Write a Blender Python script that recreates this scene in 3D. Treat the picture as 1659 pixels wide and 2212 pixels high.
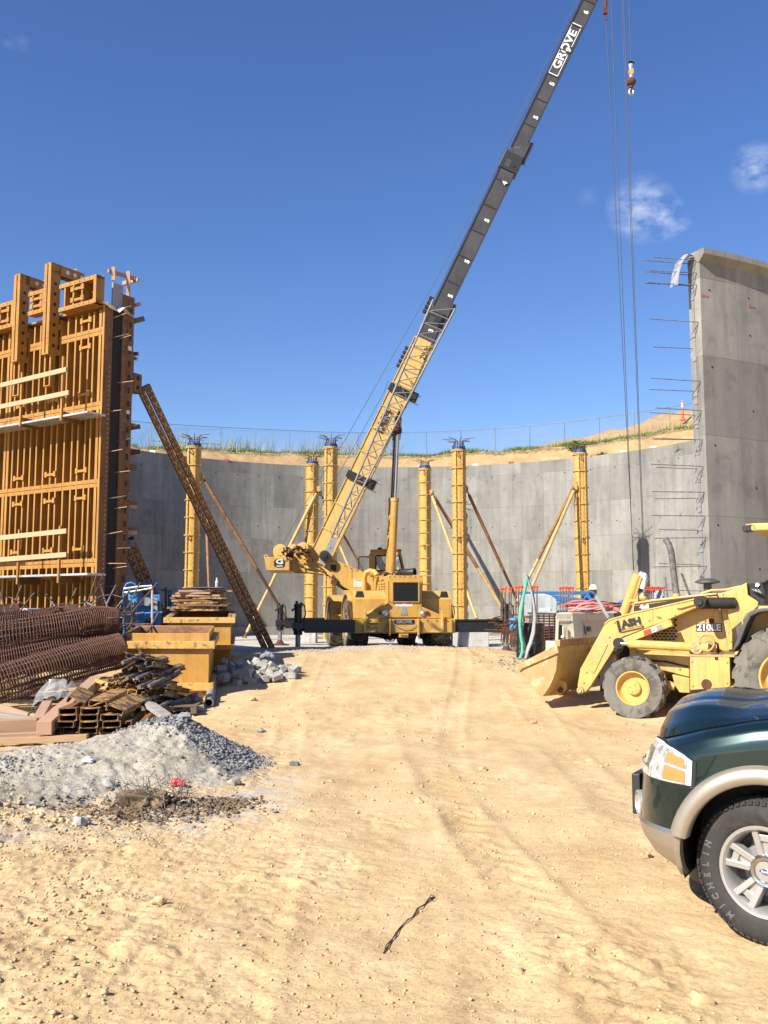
import bpy, math, random
import numpy as np
from mathutils import Vector, Matrix
for _o in list(bpy.data.objects):
    bpy.data.objects.remove(_o)
scene = bpy.context.scene
COL = scene.collection
R = math.radians

# ---------------------------------------------------------------- camera
CAM_H, PITCH, FOC = 1.708, R(5.98), 2033.0
cam_d = bpy.data.cameras.new('camera')
cam = bpy.data.objects.new('camera', cam_d)
COL.objects.link(cam)
cam.location = (0, 0, CAM_H)
cam.rotation_euler = (R(90) + PITCH, 0, 0)
cam_d.sensor_width = 36.0
cam_d.lens = 36.0 * FOC / 2212.0
cam_d.clip_start = 0.05
cam_d.clip_end = 3000
scene.camera = cam

# ---------------------------------------------------------------- sky and sun
SUN_AZ, SUN_EL = R(47), R(38)            # the sun stands behind the camera, to its left
to_sun = Vector((-math.sin(SUN_AZ) * math.cos(SUN_EL), -math.cos(SUN_AZ) * math.cos(SUN_EL), math.sin(SUN_EL)))
world = bpy.data.worlds.new('World')
scene.world = world
world.use_nodes = True
wn, wl = world.node_tree.nodes, world.node_tree.links
wn.clear()
w_out = wn.new('ShaderNodeOutputWorld')
w_bg = wn.new('ShaderNodeBackground')
w_sky = wn.new('ShaderNodeTexSky')
w_sky.sky_type = 'NISHITA'
w_sky.sun_disc = False
w_sky.sun_elevation = SUN_EL
w_sky.sun_rotation = R(180) + SUN_AZ
w_sky.altitude = 100
w_sky.air_density = 1.0
w_sky.dust_density = 0.25
w_sky.ozone_density = 3.0
w_bg.inputs['Strength'].default_value = 0.083
# thin fair-weather clouds, a noise pattern over the sphere of directions kept to a few places
w_tc = wn.new('ShaderNodeTexCoord')
w_map = wn.new('ShaderNodeMapping'); w_map.inputs['Scale'].default_value = (1.0, 1.0, 1.8)
w_noi = wn.new('ShaderNodeTexNoise'); w_noi.inputs["Scale"].default_value = 38; w_noi.inputs['Detail'].default_value = 8; w_noi.inputs['Roughness'].default_value = 0.62
wl.new(w_tc.outputs['Generated'], w_map.inputs['Vector']); wl.new(w_map.outputs['Vector'], w_noi.inputs['Vector'])
def sky_dir(px, py):
    a = (px - 829.5) / FOC; v = (1106 - py) / FOC
    return Vector((a, math.cos(PITCH) - v * math.sin(PITCH), math.sin(PITCH) + v * math.cos(PITCH))).normalized()
w_acc = None
for (cx, cy, rad, amt) in ((1385, 450, .036, 1.0), (1430, 470, .026, .9), (1462, 486, .016, .7), (1632, 362, .026, .85), (1268, 424, .012, .12), (20, 88, .009, .12), (48, 91, .009, .10),
                           (2300, 300, .07, 1.0), (2700, 520, .08, 1.0), (-500, 420, .06, .8), (-900, 200, .08, .9)):
    d = sky_dir(cx, cy)
    dist = wn.new('ShaderNodeVectorMath'); dist.operation = 'DISTANCE'
    nrm = wn.new('ShaderNodeVectorMath'); nrm.operation = 'NORMALIZE'
    wl.new(w_tc.outputs['Generated'], nrm.inputs[0]); wl.new(nrm.outputs[0], dist.inputs[0])
    sc_ = wn.new('ShaderNodeVectorMath'); sc_.operation = 'MULTIPLY'; sc_.inputs[1].default_value = (1, 1, 1.7)
    dist.inputs[1].default_value = d
    mr = wn.new('ShaderNodeMapRange'); mr.inputs['From Min'].default_value = rad; mr.inputs['From Max'].default_value = 0
    mr.inputs['To Min'].default_value = 0; mr.inputs['To Max'].default_value = amt
    wl.new(dist.outputs['Value'], mr.inputs['Value'])
    if w_acc is None:
        w_acc = mr.outputs[0]
    else:
        ad = wn.new('ShaderNodeMath'); ad.operation = 'MAXIMUM'
        wl.new(w_acc, ad.inputs[0]); wl.new(mr.outputs[0], ad.inputs[1]); w_acc = ad.outputs[0]
w_sub = wn.new('ShaderNodeMath'); w_sub.operation = 'SUBTRACT'; w_sub.inputs[1].default_value = 0.40
wl.new(w_noi.outputs['Fac'], w_sub.inputs[0])
w_mul = wn.new('ShaderNodeMath'); w_mul.operation = 'MULTIPLY'
w_m2 = wn.new('ShaderNodeMath'); w_m2.operation = 'MULTIPLY'; w_m2.inputs[1].default_value = 2.4; w_m2.use_clamp = True
wl.new(w_sub.outputs[0], w_mul.inputs[0]); wl.new(w_acc, w_mul.inputs[1]); wl.new(w_mul.outputs[0], w_m2.inputs[0])
w_mix = wn.new('ShaderNodeMix'); w_mix.data_type = 'RGBA'
w_mix.inputs['B'].default_value = (6.2, 6.6, 7.4, 1)
wl.new(w_m2.outputs[0], w_mix.inputs['Factor'])
w_hs = wn.new('ShaderNodeHueSaturation'); w_hs.inputs['Saturation'].default_value = 1.2; w_hs.inputs['Hue'].default_value = .513
wl.new(w_sky.outputs[0], w_hs.inputs['Color']); wl.new(w_hs.outputs[0], w_mix.inputs['A'])
wl.new(w_mix.outputs['Result'], w_bg.inputs['Color']); wl.new(w_bg.outputs[0], w_out.inputs[0])
sun_d = bpy.data.lights.new('sun', 'SUN')
sun_d.energy = 4.6; sun_d.angle = R(0.53); sun_d.color = (1.0, 0.93, 0.82)
sun = bpy.data.objects.new('sun', sun_d); COL.objects.link(sun)
sun.rotation_euler = to_sun.to_track_quat('Z', 'Y').to_euler(); sun.location = (-30, -30, 40)
vs = scene.view_settings
vs.view_transform = 'Standard'; vs.look = 'None'; vs.gamma = 1; vs.use_curve_mapping = False
vs.exposure = 1.0

# ---------------------------------------------------------------- helpers
def ray(px, py):
    a = (px - 829.5) / FOC; v = (1106 - py) / FOC
    return Vector((a, math.cos(PITCH) - v * math.sin(PITCH), math.sin(PITCH) + v * math.cos(PITCH)))
def at(px, py, Y):
    """the point of the place that the photograph shows at (px, py), given how far off (Y metres) it stands"""
    d = ray(px, py); return Vector((0, 0, CAM_H)) + d * (Y / d.y)
def at_z(px, py, Z):
    d = ray(px, py); return Vector((0, 0, CAM_H)) + d * ((Z - CAM_H) / d.z)
def hit(px, py, p0, n):
    d = ray(px, py); o = Vector((0, 0, CAM_H)); t = (Vector(p0) - o).dot(n) / d.dot(n); return o + d * t

class MB:
    """collects shapes of one mesh"""
    def __init__(s): s.v = []; s.f = []
    def add(s, vs, fs):
        b = len(s.v); s.v += [tuple(p) for p in vs]; s.f += [tuple(i + b for i in f) for f in fs]; return s
    def box(s, c, size, ax=None):
        c = Vector(c); hx, hy, hz = size[0] / 2, size[1] / 2, size[2] / 2
        X, Y, Z = ax if ax else (Vector((1, 0, 0)), Vector((0, 1, 0)), Vector((0, 0, 1)))
        vs = [c + X * (sx * hx) + Y * (sy * hy) + Z * (sz * hz) for sz in (-1, 1) for sy in (-1, 1) for sx in (-1, 1)]
        return s.add(vs, [(0, 2, 3, 1), (4, 5, 7, 6), (0, 1, 5, 4), (2, 6, 7, 3), (0, 4, 6, 2), (1, 3, 7, 5)])
    def bar(s, p, q, w, h, up=(0, 0, 1)):
        p, q = Vector(p), Vector(q); d = q - p; L = d.length; d.normalize(); up = Vector(up)
        if abs(d.dot(up.normalized())) > .98: up = Vector((1, 0, 0)) if abs(d.x) < .9 else Vector((0, 1, 0))
        x = d.cross(up).normalized(); z = x.cross(d)
        return s.box((p + q) / 2, (w, L, h), (x, d, z))
    def tube(s, pts, r, n=8, cap=True, closed=False):
        pts = [Vector(p) for p in pts]; m = len(pts)
        if not isinstance(r, (list, tuple)): r = [r] * m
        vs = []; fs = []; ref = None
        for i in range(m):
            if closed: d = pts[(i + 1) % m] - pts[i - 1]
            else: d = pts[min(i + 1, m - 1)] - pts[max(i - 1, 0)]
            if d.length < 1e-9: d = Vector((0, 0, 1))
            d.normalize()
            if ref is None:
                ref = Vector((0, 0, 1)) if abs(d.z) < .9 else Vector((1, 0, 0))
            x = d.cross(ref)
            if x.length < 1e-6: x = d.orthogonal()
            x.normalize(); y = x.cross(d).normalized(); ref = y
            for k in range(n):
                a = 2 * math.pi * k / n
                vs.append(pts[i] + (x * math.cos(a) + y * math.sin(a)) * r[i])
        for i in range(m if closed else m - 1):
            j = (i + 1) % m
            for k in range(n):
                l = (k + 1) % n
                fs.append((i * n + k, i * n + l, j * n + l, j * n + k))
        if cap and not closed:
            fs.append(tuple(range(n - 1, -1, -1))); fs.append(tuple((m - 1) * n + k for k in range(n)))
        return s.add(vs, fs)
    def prism(s, poly, ext):
        poly = [Vector(p) for p in poly]; n = len(poly); ext = Vector(ext)
        nn = Vector((0, 0, 0))
        for i in range(n): nn += (poly[i] - poly[0]).cross(poly[(i + 1) % n] - poly[0])
        if nn.dot(ext) < 0: poly = poly[::-1]
        vs = poly + [p + ext for p in poly]
        fs = [tuple(range(n - 1, -1, -1)), tuple(range(n, 2 * n))] + [(i, (i + 1) % n, (i + 1) % n + n, i + n) for i in range(n)]
        return s.add(vs, fs)
    def lathe(s, prof, o, axis, n=24, closed=False, caps=True):
        """prof: (distance along the axis, radius) pairs"""
        o = Vector(o); a = Vector(axis).normalized(); x = a.orthogonal().normalized(); y = a.cross(x)
        vs = []; fs = []; m = len(prof)
        for (h, r) in prof:
            for k in range(n):
                t = 2 * math.pi * k / n
                vs.append(o + a * h + (x * math.cos(t) + y * math.sin(t)) * max(r, 1e-4))
        for i in range(m if closed else m - 1):
            j = (i + 1) % m
            for k in range(n):
                l = (k + 1) % n
                fs.append((i * n + k, i * n + l, j * n + l, j * n + k))
        if not closed and caps:
            if prof[0][1] > 1e-3: fs.append(tuple(range(n - 1, -1, -1)))
            if prof[-1][1] > 1e-3: fs.append(tuple((m - 1) * n + k for k in range(n)))
        return s.add(vs, fs)
    def ball(s, c, r, n=12, sc=(1, 1, 1)):
        c = Vector(c); m = max(4, n // 2); vs = []; fs = []
        for i in range(m + 1):
            p = math.pi * i / m
            for k in range(n):
                t = 2 * math.pi * k / n
                vs.append(c + Vector((math.sin(p) * math.cos(t) * sc[0], math.sin(p) * math.sin(t) * sc[1], math.cos(p) * sc[2])) * r)
        for i in range(m):
            for k in range(n):
                l = (k + 1) % n
                fs.append((i * n + k, (i + 1) * n + k, (i + 1) * n + l, i * n + l))
        return s.add(vs, fs)
    def grid(s, P):
        """P: rows of points"""
        m, n = len(P), len(P[0]); vs = [p for r_ in P for p in r_]
        fs = [(i * n + k, i * n + k + 1, (i + 1) * n + k + 1, (i + 1) * n + k) for i in range(m - 1) for k in range(n - 1)]
        return s.add(vs, fs)
    def build(s, name, mat, parent=None, smooth=None, bevel=0, label=None, kind=None):
        me = bpy.data.meshes.new(name)
        off = Vector((0, 0, 0)); p = parent
        while p is not None: off += p.location; p = p.parent
        vs = s.v if off.length < 1e-9 else [(a - off.x, b - off.y, c - off.z) for a, b, c in s.v]
        me.from_pydata(vs, [], s.f); me.update()
        return link(me, name, mat, parent, smooth, bevel, label, kind)
def link(me, name, mat, parent=None, smooth=None, bevel=0, label=None, kind=None):
    if mat is not None and not me.materials: me.materials.append(mat)
    if smooth:
        me.polygons.foreach_set('use_smooth', [True] * len(me.polygons))
        me.set_sharp_from_angle(angle=R(smooth))
    o = bpy.data.objects.new(name, me); COL.objects.link(o)
    if parent is not None: o.parent = parent
    if bevel:
        b = o.modifiers.new('edge', 'BEVEL'); b.width = bevel; b.segments = 2; b.limit_method = 'ANGLE'; b.angle_limit = R(40); b.harden_normals = False
    if label: o['label'] = label
    if kind: o['kind'] = kind
    return o
def tag(o, label, cat, group=None):
    o['label'] = label; o['category'] = cat
    if group: o['group'] = group
    return o
def thing(name, label, cat, loc=(0, 0, 0), group=None):
    o = bpy.data.objects.new(name, None); COL.objects.link(o); o.location = loc; o.empty_display_size = .2
    return tag(o, label, cat, group)
KIDS = {}
def kids_of(o):
    return [c for c in bpy.data.objects if c.parent is o]
def dup(o, parent=None, kids=None):
    c = o.copy(); COL.objects.link(c)
    if parent is not None: c.parent = parent
    for k in (kids if kids is not None else kids_of(o)): dup(k, c)
    return c
def inst(o, parent, mat4):
    """another piece like o (shared mesh) placed by a matrix in its parent's space"""
    c = bpy.data.objects.new(o.name.split('.')[0], o.data); COL.objects.link(c); c.parent = parent; c.matrix_basis = mat4
    return c
def text(name, s, o, xd, yd, size, mat, parent=None, fat=0.0, thick=.004, align='CENTER', squeeze=1.0):
    """raised lettering: o = centre point, xd / yd = reading and upward directions"""
    cu = bpy.data.curves.new(name, 'FONT'); cu.body = s; cu.size = size; cu.align_x = align; cu.align_y = 'CENTER'; cu.extrude = thick / 2; cu.offset = fat; cu.resolution_u = 3
    t = bpy.data.objects.new(name, cu); COL.objects.link(t)
    dg = bpy.context.evaluated_depsgraph_get(); me0 = bpy.data.meshes.new_from_object(t.evaluated_get(dg))
    bpy.data.objects.remove(t); bpy.data.curves.remove(cu)
    xd = Vector(xd).normalized(); yd = Vector(yd); yd = (yd - xd * yd.dot(xd)).normalized(); zd = xd.cross(yd); o = Vector(o)
    m = MB(); m.v = [tuple(o + xd * (v.co.x * squeeze) + yd * v.co.y + zd * v.co.z) for v in me0.vertices]; m.f = [tuple(p.vertices) for p in me0.polygons]
    bpy.data.meshes.remove(me0)
    return m.build(name, mat, parent)
# value noise on arrays
def _h(ix, iy, seed):
    n = (ix.astype(np.int64) * 374761393 + iy.astype(np.int64) * 668265263 + seed * 974634521) & 0x7fffffff
    n = ((n ^ (n >> 13)) * 1274126177) & 0x7fffffff
    n = (n ^ (n >> 16)) & 0xffff
    return n / 65535.0
def vnoise(x, y, seed=0):
    x = np.asarray(x, float); y = np.asarray(y, float)
    ix = np.floor(x); iy = np.floor(y); fx = x - ix; fy = y - iy
    fx = fx * fx * (3 - 2 * fx); fy = fy * fy * (3 - 2 * fy)
    a = _h(ix, iy, seed); b = _h(ix + 1, iy, seed); c = _h(ix, iy + 1, seed); d = _h(ix + 1, iy + 1, seed)
    return (a * (1 - fx) + b * fx) * (1 - fy) + (c * (1 - fx) + d * fx) * fy
def fbm(x, y, seed=0, oct=4, gain=.5):
    s = 0; a = 1; t = 0
    for i in range(oct):
        s = s + a * (vnoise(x * 2 ** i, y * 2 ** i, seed + i * 17) - .5); t += a; a *= gain
    return s / t * 2
def np_mesh(name, verts, faces, mat, smooth=False, quads=False):
    me = bpy.data.meshes.new(name); k = 4 if quads else 3
    verts = np.asarray(verts, np.float32); faces = np.asarray(faces, np.int32)
    me.vertices.add(len(verts)); me.vertices.foreach_set('co', verts.ravel())
    me.loops.add(faces.size); me.loops.foreach_set('vertex_index', faces.ravel())
    me.polygons.add(len(faces)); me.polygons.foreach_set('loop_start', np.arange(0, faces.size, k, dtype=np.int32))
    if smooth: me.polygons.foreach_set('use_smooth', np.ones(len(faces), bool))
    me.update(calc_edges=True); me.validate()
    if mat is not None: me.materials.append(mat)
    return me
def grid_faces(m, n):
    i = np.arange(m - 1)[:, None] * n + np.arange(n - 1)[None, :]
    return np.stack([i, i + 1, i + n + 1, i + n], -1).reshape(-1, 4)

# ---------------------------------------------------------------- materials
def new_mat(name):
    m = bpy.data.materials.new(name); m.use_nodes = True; nt = m.node_tree; nt.nodes.clear()
    out = nt.nodes.new('ShaderNodeOutputMaterial'); b = nt.nodes.new('ShaderNodeBsdfPrincipled'); nt.links.new(b.outputs[0], out.inputs[0])
    return m, nt, b
def N(nt, t, **kw):
    n = nt.nodes.new(t)
    for k, v in kw.items(): setattr(n, k, v)
    return n
def ramp(nt, src, stops):
    r = nt.nodes.new('ShaderNodeValToRGB'); e = r.color_ramp.elements
    e[0].position, e[0].color = stops[0][0], (*stops[0][1], 1)
    e[1].position, e[1].color = stops[-1][0], (*stops[-1][1], 1)
    for p, c in stops[1:-1]:
        x = e.new(p); x.color = (*c, 1)
    nt.links.new(src, r.inputs[0]); return r
def noise(nt, vec, scale, detail=5, rough=.6, dist=0):
    n = nt.nodes.new('ShaderNodeTexNoise'); n.inputs['Scale'].default_value = scale; n.inputs['Detail'].default_value = detail; n.inputs['Roughness'].default_value = rough; n.inputs['Distortion'].default_value = dist
    nt.links.new(vec, n.inputs['Vector']); return n
def mixc(nt, fac, a, b, mode='MIX'):
    m = nt.nodes.new('ShaderNodeMix'); m.data_type = 'RGBA'; m.blend_type = mode
    for sock, v in ((m.inputs['Factor'], fac), (m.inputs['A'], a), (m.inputs['B'], b)):
        if isinstance(v, (tuple, list)): sock.default_value = (*v[:3], 1)
        elif isinstance(v, (int, float)): sock.default_value = v
        else: nt.links.new(v, sock)
    return m.outputs['Result']
def coords(nt, scale=(1, 1, 1)):
    tc = nt.nodes.new('ShaderNodeTexCoord'); mp = nt.nodes.new('ShaderNodeMapping'); mp.inputs['Scale'].default_value = scale
    nt.links.new(tc.outputs['Object'], mp.inputs['Vector']); return mp.outputs['Vector']
def bump(nt, b, h, strength=.3, dist=.02):
    n = nt.nodes.new('ShaderNodeBump'); n.inputs['Strength'].default_value = strength; n.inputs['Distance'].default_value = dist
    nt.links.new(h, n.inputs['Height']); nt.links.new(n.outputs[0], b.inputs['Normal']); return n
def painted(name, col, rough=.45, wear=None, amount=.0, wscale=3.0, metal=0, var=.18, grime=(.10, .065, .04), gr=.25, scale=1.0, coat=0, splat=None, dust=0):
    """paint with mottling, grime and chipped patches"""
    m, nt, b = new_mat(name); v = coords(nt, (scale,) * 3)
    n1 = noise(nt, v, 1.7, 6, .6); n2 = noise(nt, v, 14, 4, .6); n3 = noise(nt, v, wscale, 8, .72, .4)
    lo = tuple(c * (1 - var) for c in col); hi = tuple(min(1, c * (1 + var * .6)) for c in col)
    r1 = ramp(nt, n1.outputs['Fac'], [(.3, lo), (.7, hi)])
    g = ramp(nt, n2.outputs['Fac'], [(.52, (0, 0, 0)), (.8, (1, 1, 1))])
    gm = N(nt, 'ShaderNodeMath', operation='MULTIPLY'); gm.inputs[1].default_value = gr; nt.links.new(g.outputs[0], gm.inputs[0])
    c = mixc(nt, gm.outputs[0], r1.outputs[0], grime)
    if wear:
        wr = ramp(nt, n3.outputs['Fac'], [(1 - amount - .06, (0, 0, 0)), (1 - amount, (1, 1, 1))])
        c = mixc(nt, wr.outputs[0], c, wear)
    sk = noise(nt, coords(nt, (6, 6, .45)), 2.2, 5, .6, .2); sr = ramp(nt, sk.outputs['Fac'], [(.30, (.66, .60, .54)), (.50, (1, 1, 1)), (.9, (1, 1, 1))]); c = mixc(nt, .7, c, sr.outputs[0], 'MULTIPLY')
    if dust:
        dn = noise(nt, v, 2.6, 6, .7, .5); dr = ramp(nt, dn.outputs['Fac'], [(.46, (0, 0, 0)), (.75, (dust, dust, dust))]); c = mixc(nt, dr.outputs[0], c, (.44, .34, .21))
    if splat:
        sn = noise(nt, v, 7, 7, .78, .6); s2 = ramp(nt, sn.outputs['Fac'], [(.60, (0, 0, 0)), (.66, (.8, .8, .8))]); c = mixc(nt, s2.outputs[0], c, splat)
    nt.links.new(c, b.inputs['Base Color'])
    rr = N(nt, 'ShaderNodeMapRange'); rr.inputs['To Min'].default_value = max(.05, rough - .12); rr.inputs['To Max'].default_value = min(1, rough + .18)
    nt.links.new(n2.outputs['Fac'], rr.inputs['Value']); nt.links.new(rr.outputs[0], b.inputs['Roughness'])
    b.inputs['Metallic'].default_value = metal
    b.inputs['Coat Weight'].default_value = coat
    bump(nt, b, n2.outputs['Fac'], .12, .01)
    return m
def plain(name, col, rough=.5, metal=0, **kw):
    m, nt, b = new_mat(name); b.inputs['Base Color'].default_value = (*col, 1); b.inputs['Roughness'].default_value = rough; b.inputs['Metallic'].default_value = metal
    for k, v in kw.items(): b.inputs[k.replace('_', ' ')].default_value = v
    return m
def timber(name, col, dark, scale=(2, 2, 14)):
    m, nt, b = new_mat(name); v = coords(nt, scale)
    n1 = noise(nt, v, 2.2, 6, .6, .6); n2 = noise(nt, coords(nt), .8, 3, .5); n3 = noise(nt, coords(nt), 30, 3, .6)
    c = ramp(nt, n1.outputs['Fac'], [(.3, dark), (.62, col)])
    c2 = mixc(nt, n2.outputs['Fac'], c.outputs[0], tuple(x * .7 for x in col)); 
    nt.links.new(c2, b.inputs['Base Color']); b.inputs['Roughness'].default_value = .8
    bump(nt, b, n1.outputs['Fac'], .25, .01); return m
M = {}
M['crane_yellow'] = painted('crane_yellow', (0.54, 0.305, 0.06), .5, (.16, .075, .03), .26, 4.0, gr=.30, dust=0.45)
M['boom_yellow'] = painted('boom_yellow', (0.62, 0.41, 0.13), .5, (.30, .16, .06), .22, 3.0, gr=.18)
M['hoe_yellow'] = painted('hoe_yellow', (0.6, 0.37, 0.1), .42, (.18, .10, .05), .25, 4.0, gr=.28, dust=0.55)
M['hoe_worn'] = painted('hoe_worn', (0.52, 0.31, 0.09), .6, (.30, .18, .10), .40, 2.6, gr=.5, dust=0.7)
M['hoe_rust'] = painted('hoe_rust', (.42, .27, .11), .7, (.50, .38, .22), .42, 5.0, gr=.4)
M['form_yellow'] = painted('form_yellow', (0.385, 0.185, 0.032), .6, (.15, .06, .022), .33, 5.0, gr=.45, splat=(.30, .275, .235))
M['form_skin_shaded'] = painted('form_skin_shaded', (0.15, 0.066, 0.018), .7, (.10, .045, .02), .36, 3.0, gr=.5, splat=(.30, .275, .235))  # rust brown, darkened further to paint in the shade between the ribs
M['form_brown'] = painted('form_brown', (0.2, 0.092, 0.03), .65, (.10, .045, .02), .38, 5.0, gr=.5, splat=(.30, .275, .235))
M['column_yellow'] = painted('column_yellow', (0.55, 0.33, 0.085), .5, (.24, .11, .035), .27, 5.0, gr=.28)
M['brace_yellow'] = painted('brace_yellow', (0.55, 0.35, 0.13), .55, (.28, .13, .05), .35, 6.0, gr=.3)
M['brace_rust'] = painted('brace_rust', (0.28, 0.135, 0.045), .65, (.16, .07, .03), .42, 4.0, gr=.4)
M['box_yellow'] = painted('box_yellow', (.40, .20, .026), .5, (.30, .15, .05), .24, 3.0, gr=.25, dust=0.3)
M['box_top'] = painted('box_top', (0.5, 0.3, 0.07), .55, (.20, .10, .05), .40, 9.0, gr=.4)
M['box_rust'] = painted('box_rust', (.28, .13, .06), .75, (.16, .07, .035), .45, 3.0, gr=.5)
M['box_worn'] = painted('box_worn', (.42, .23, .08), .7, (.15, .085, .06), .46, 3.0, gr=.55)
M['clamp'] = painted('clamp', (.50, .27, .06), .6, (.10, .07, .05), .46, 9.0, gr=.5)
M['clamp_dark'] = painted('clamp_dark', (.22, .14, .085), .6, (.05, .04, .035), .46, 9.0, gr=.5)
M['rust'] = painted('rust', (0.08, 0.03, 0.014), .8, (.10, .038, .02), .48, 14.0, gr=.4)
M['rebar'] = painted('rebar', (.13, .085, .065), .75, (.07, .045, .035), .46, 14.0, gr=.4)
M['bar_grey'] = painted('bar_grey', (.17, .16, .16), .6, (.09, .08, .075), .46, 14.0, gr=.3)
M['blue'] = painted('blue', (.030, .17, .47), .42, (.16, .18, .21), .28, 8.0, gr=.25)
M['blue_dark'] = painted('blue_dark', (.014, .07, .22), .45, gr=.3)
M['blue_light'] = painted('blue_light', (.04, .34, .70), .4, gr=.1)
M['grey_dark'] = painted('grey_dark', (.075, .075, .08), .55, gr=.25)
M['grey_paint'] = painted('grey_paint', (.27, .27, .285), .5, gr=.2)
M['jib_grey'] = painted('jib_grey', (.22, .215, .22), .5, (.12, .10, .09), .35, 8, gr=.2)
M['boom_black'] = painted('boom_black', (.048, .047, .052), .5, (.14, .135, .125), .30, 1.3, var=.35, gr=.15)
M['boom_edge'] = plain('boom_edge', (.018, .018, .02), .5)
M['black_paint'] = painted('black_paint', (.018, .018, .020), .4, (.05, .05, .05), .30, 6, gr=.2)
M['black'] = plain('black', (.012, .012, .013), .55)
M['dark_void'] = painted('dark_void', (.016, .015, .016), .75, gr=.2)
M['chrome'] = plain('chrome', (.62, .62, .64), .16, 1.0)
M['chrome_dark'] = plain('chrome_dark', (.20, .15, .12), .35, .7)
M['steel'] = painted('steel', (.42, .42, .42), .38, (.26, .25, .24), .4, 6, metal=.8, gr=.15)
M['alu'] = painted('alu', (.66, .67, .68), .35, (.45, .45, .45), .4, 6, metal=.6, gr=.15)
M['white'] = plain('white', (.78, .78, .77), .5)
M['decal_white'] = painted('decal_white', (.72, .72, .70), .5, gr=.15)
M['decal_black'] = plain('decal_black', (.015, .014, .014), .5)
M['decal_red'] = plain('decal_red', (.60, .045, .03), .5)
M['lamp_clear'] = plain('lamp_clear', (.75, .75, .72), .12, .4)
M['lamp_red'] = plain('lamp_red', (.16, .02, .015), .25)
M['orange_cap'] = plain('orange_cap', (.62, .10, .03), .6)
M['cone_orange'] = plain('cone_orange', (.85, .12, .03), .5)
M['tyre'] = painted('tyre', (.045, .042, .038), .85, (.17, .145, .115), .44, 3.5, var=.3, gr=.5, grime=(.22, .18, .13), dust=0.5)
M['tyre_dusty'] = painted('tyre_dusty', (.155, .145, .125), .9, (.085, .08, .07), .42, 4.0, var=.25, gr=.35, grime=(.26, .21, .15))
M['tyre_side'] = painted('tyre_side', (.098, .092, .082), .85, (.14, .125, .10), .42, 3.0, var=.25, gr=.3, grime=(.22, .18, .13))
M['tyre_car'] = painted('tyre_car', (.026, .024, .023), .7, (.05, .043, .037), .38, 6.0, var=.2, gr=.25, grime=(.10, .085, .065))
M['timber'] = timber('timber', (0.44, 0.29, 0.165), (.38, .22, .12))
M['timber_pale'] = timber('timber_pale', (0.54, 0.385, 0.22), (.50, .33, .18))
M['timber_pink'] = timber('timber_pink', (0.47, 0.3, 0.2), (.44, .25, .15))
M['timber_grey'] = timber('timber_grey', (.40, .36, .31), (.22, .19, .16))
M['timber_dark'] = timber('timber_dark', (.17, .12, .09), (.08, .055, .045))
M['cream'] = painted('cream', (0.74, 0.68, 0.48), .4, gr=.18)
M['cream_shaded'] = painted('cream_shaded', (0.62, 0.57, 0.43), .45, gr=.2)  # darker copy of cream: shade of the compressor's side put into the paint
M['hose_red'] = plain('hose_red', (.44, .12, .11), .55)
M['hose_pink'] = plain('hose_pink', (.58, .24, .22), .55)
M['hose_green'] = plain('hose_green', (.08, .42, .27), .5)
M['conduit'] = plain('conduit', (.30, .31, .32), .5)
M['wire_dark'] = plain('wire_dark', (.03, .025, .022), .6)
M['tank_poly'] = painted('tank_poly', (.42, .46, .47), .35, gr=.1)
M['pebble_grey'] = painted('pebble_grey', (.25, .255, .26), .9, (.34, .34, .33), .45, 5, var=.3, gr=.2)
M['block'] = painted('block', (0.33, 0.315, 0.285), .9, (.37, .35, .32), .45, 6, var=.15, gr=.25)
M['pipe_grey'] = painted('pipe_grey', (.22, .225, .23), .6, (.30, .29, .27), .3, 6, gr=.2)
M['skin'] = plain('skin', (.28, .14, .09), .55)
M['cloth_black'] = plain('cloth_black', (.012, .011, .014), .9)
M['cloth_blue'] = plain('cloth_blue', (.23, .28, .36), .9)
M['cloth_pale'] = plain('cloth_pale', (.36, .40, .48), .9)
M['jeans'] = plain('jeans', (.05, .07, .12), .9)
M['hat_white'] = plain('hat_white', (.80, .80, .78), .35)
M['red'] = plain('red', (.55, .03, .06), .5)
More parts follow.
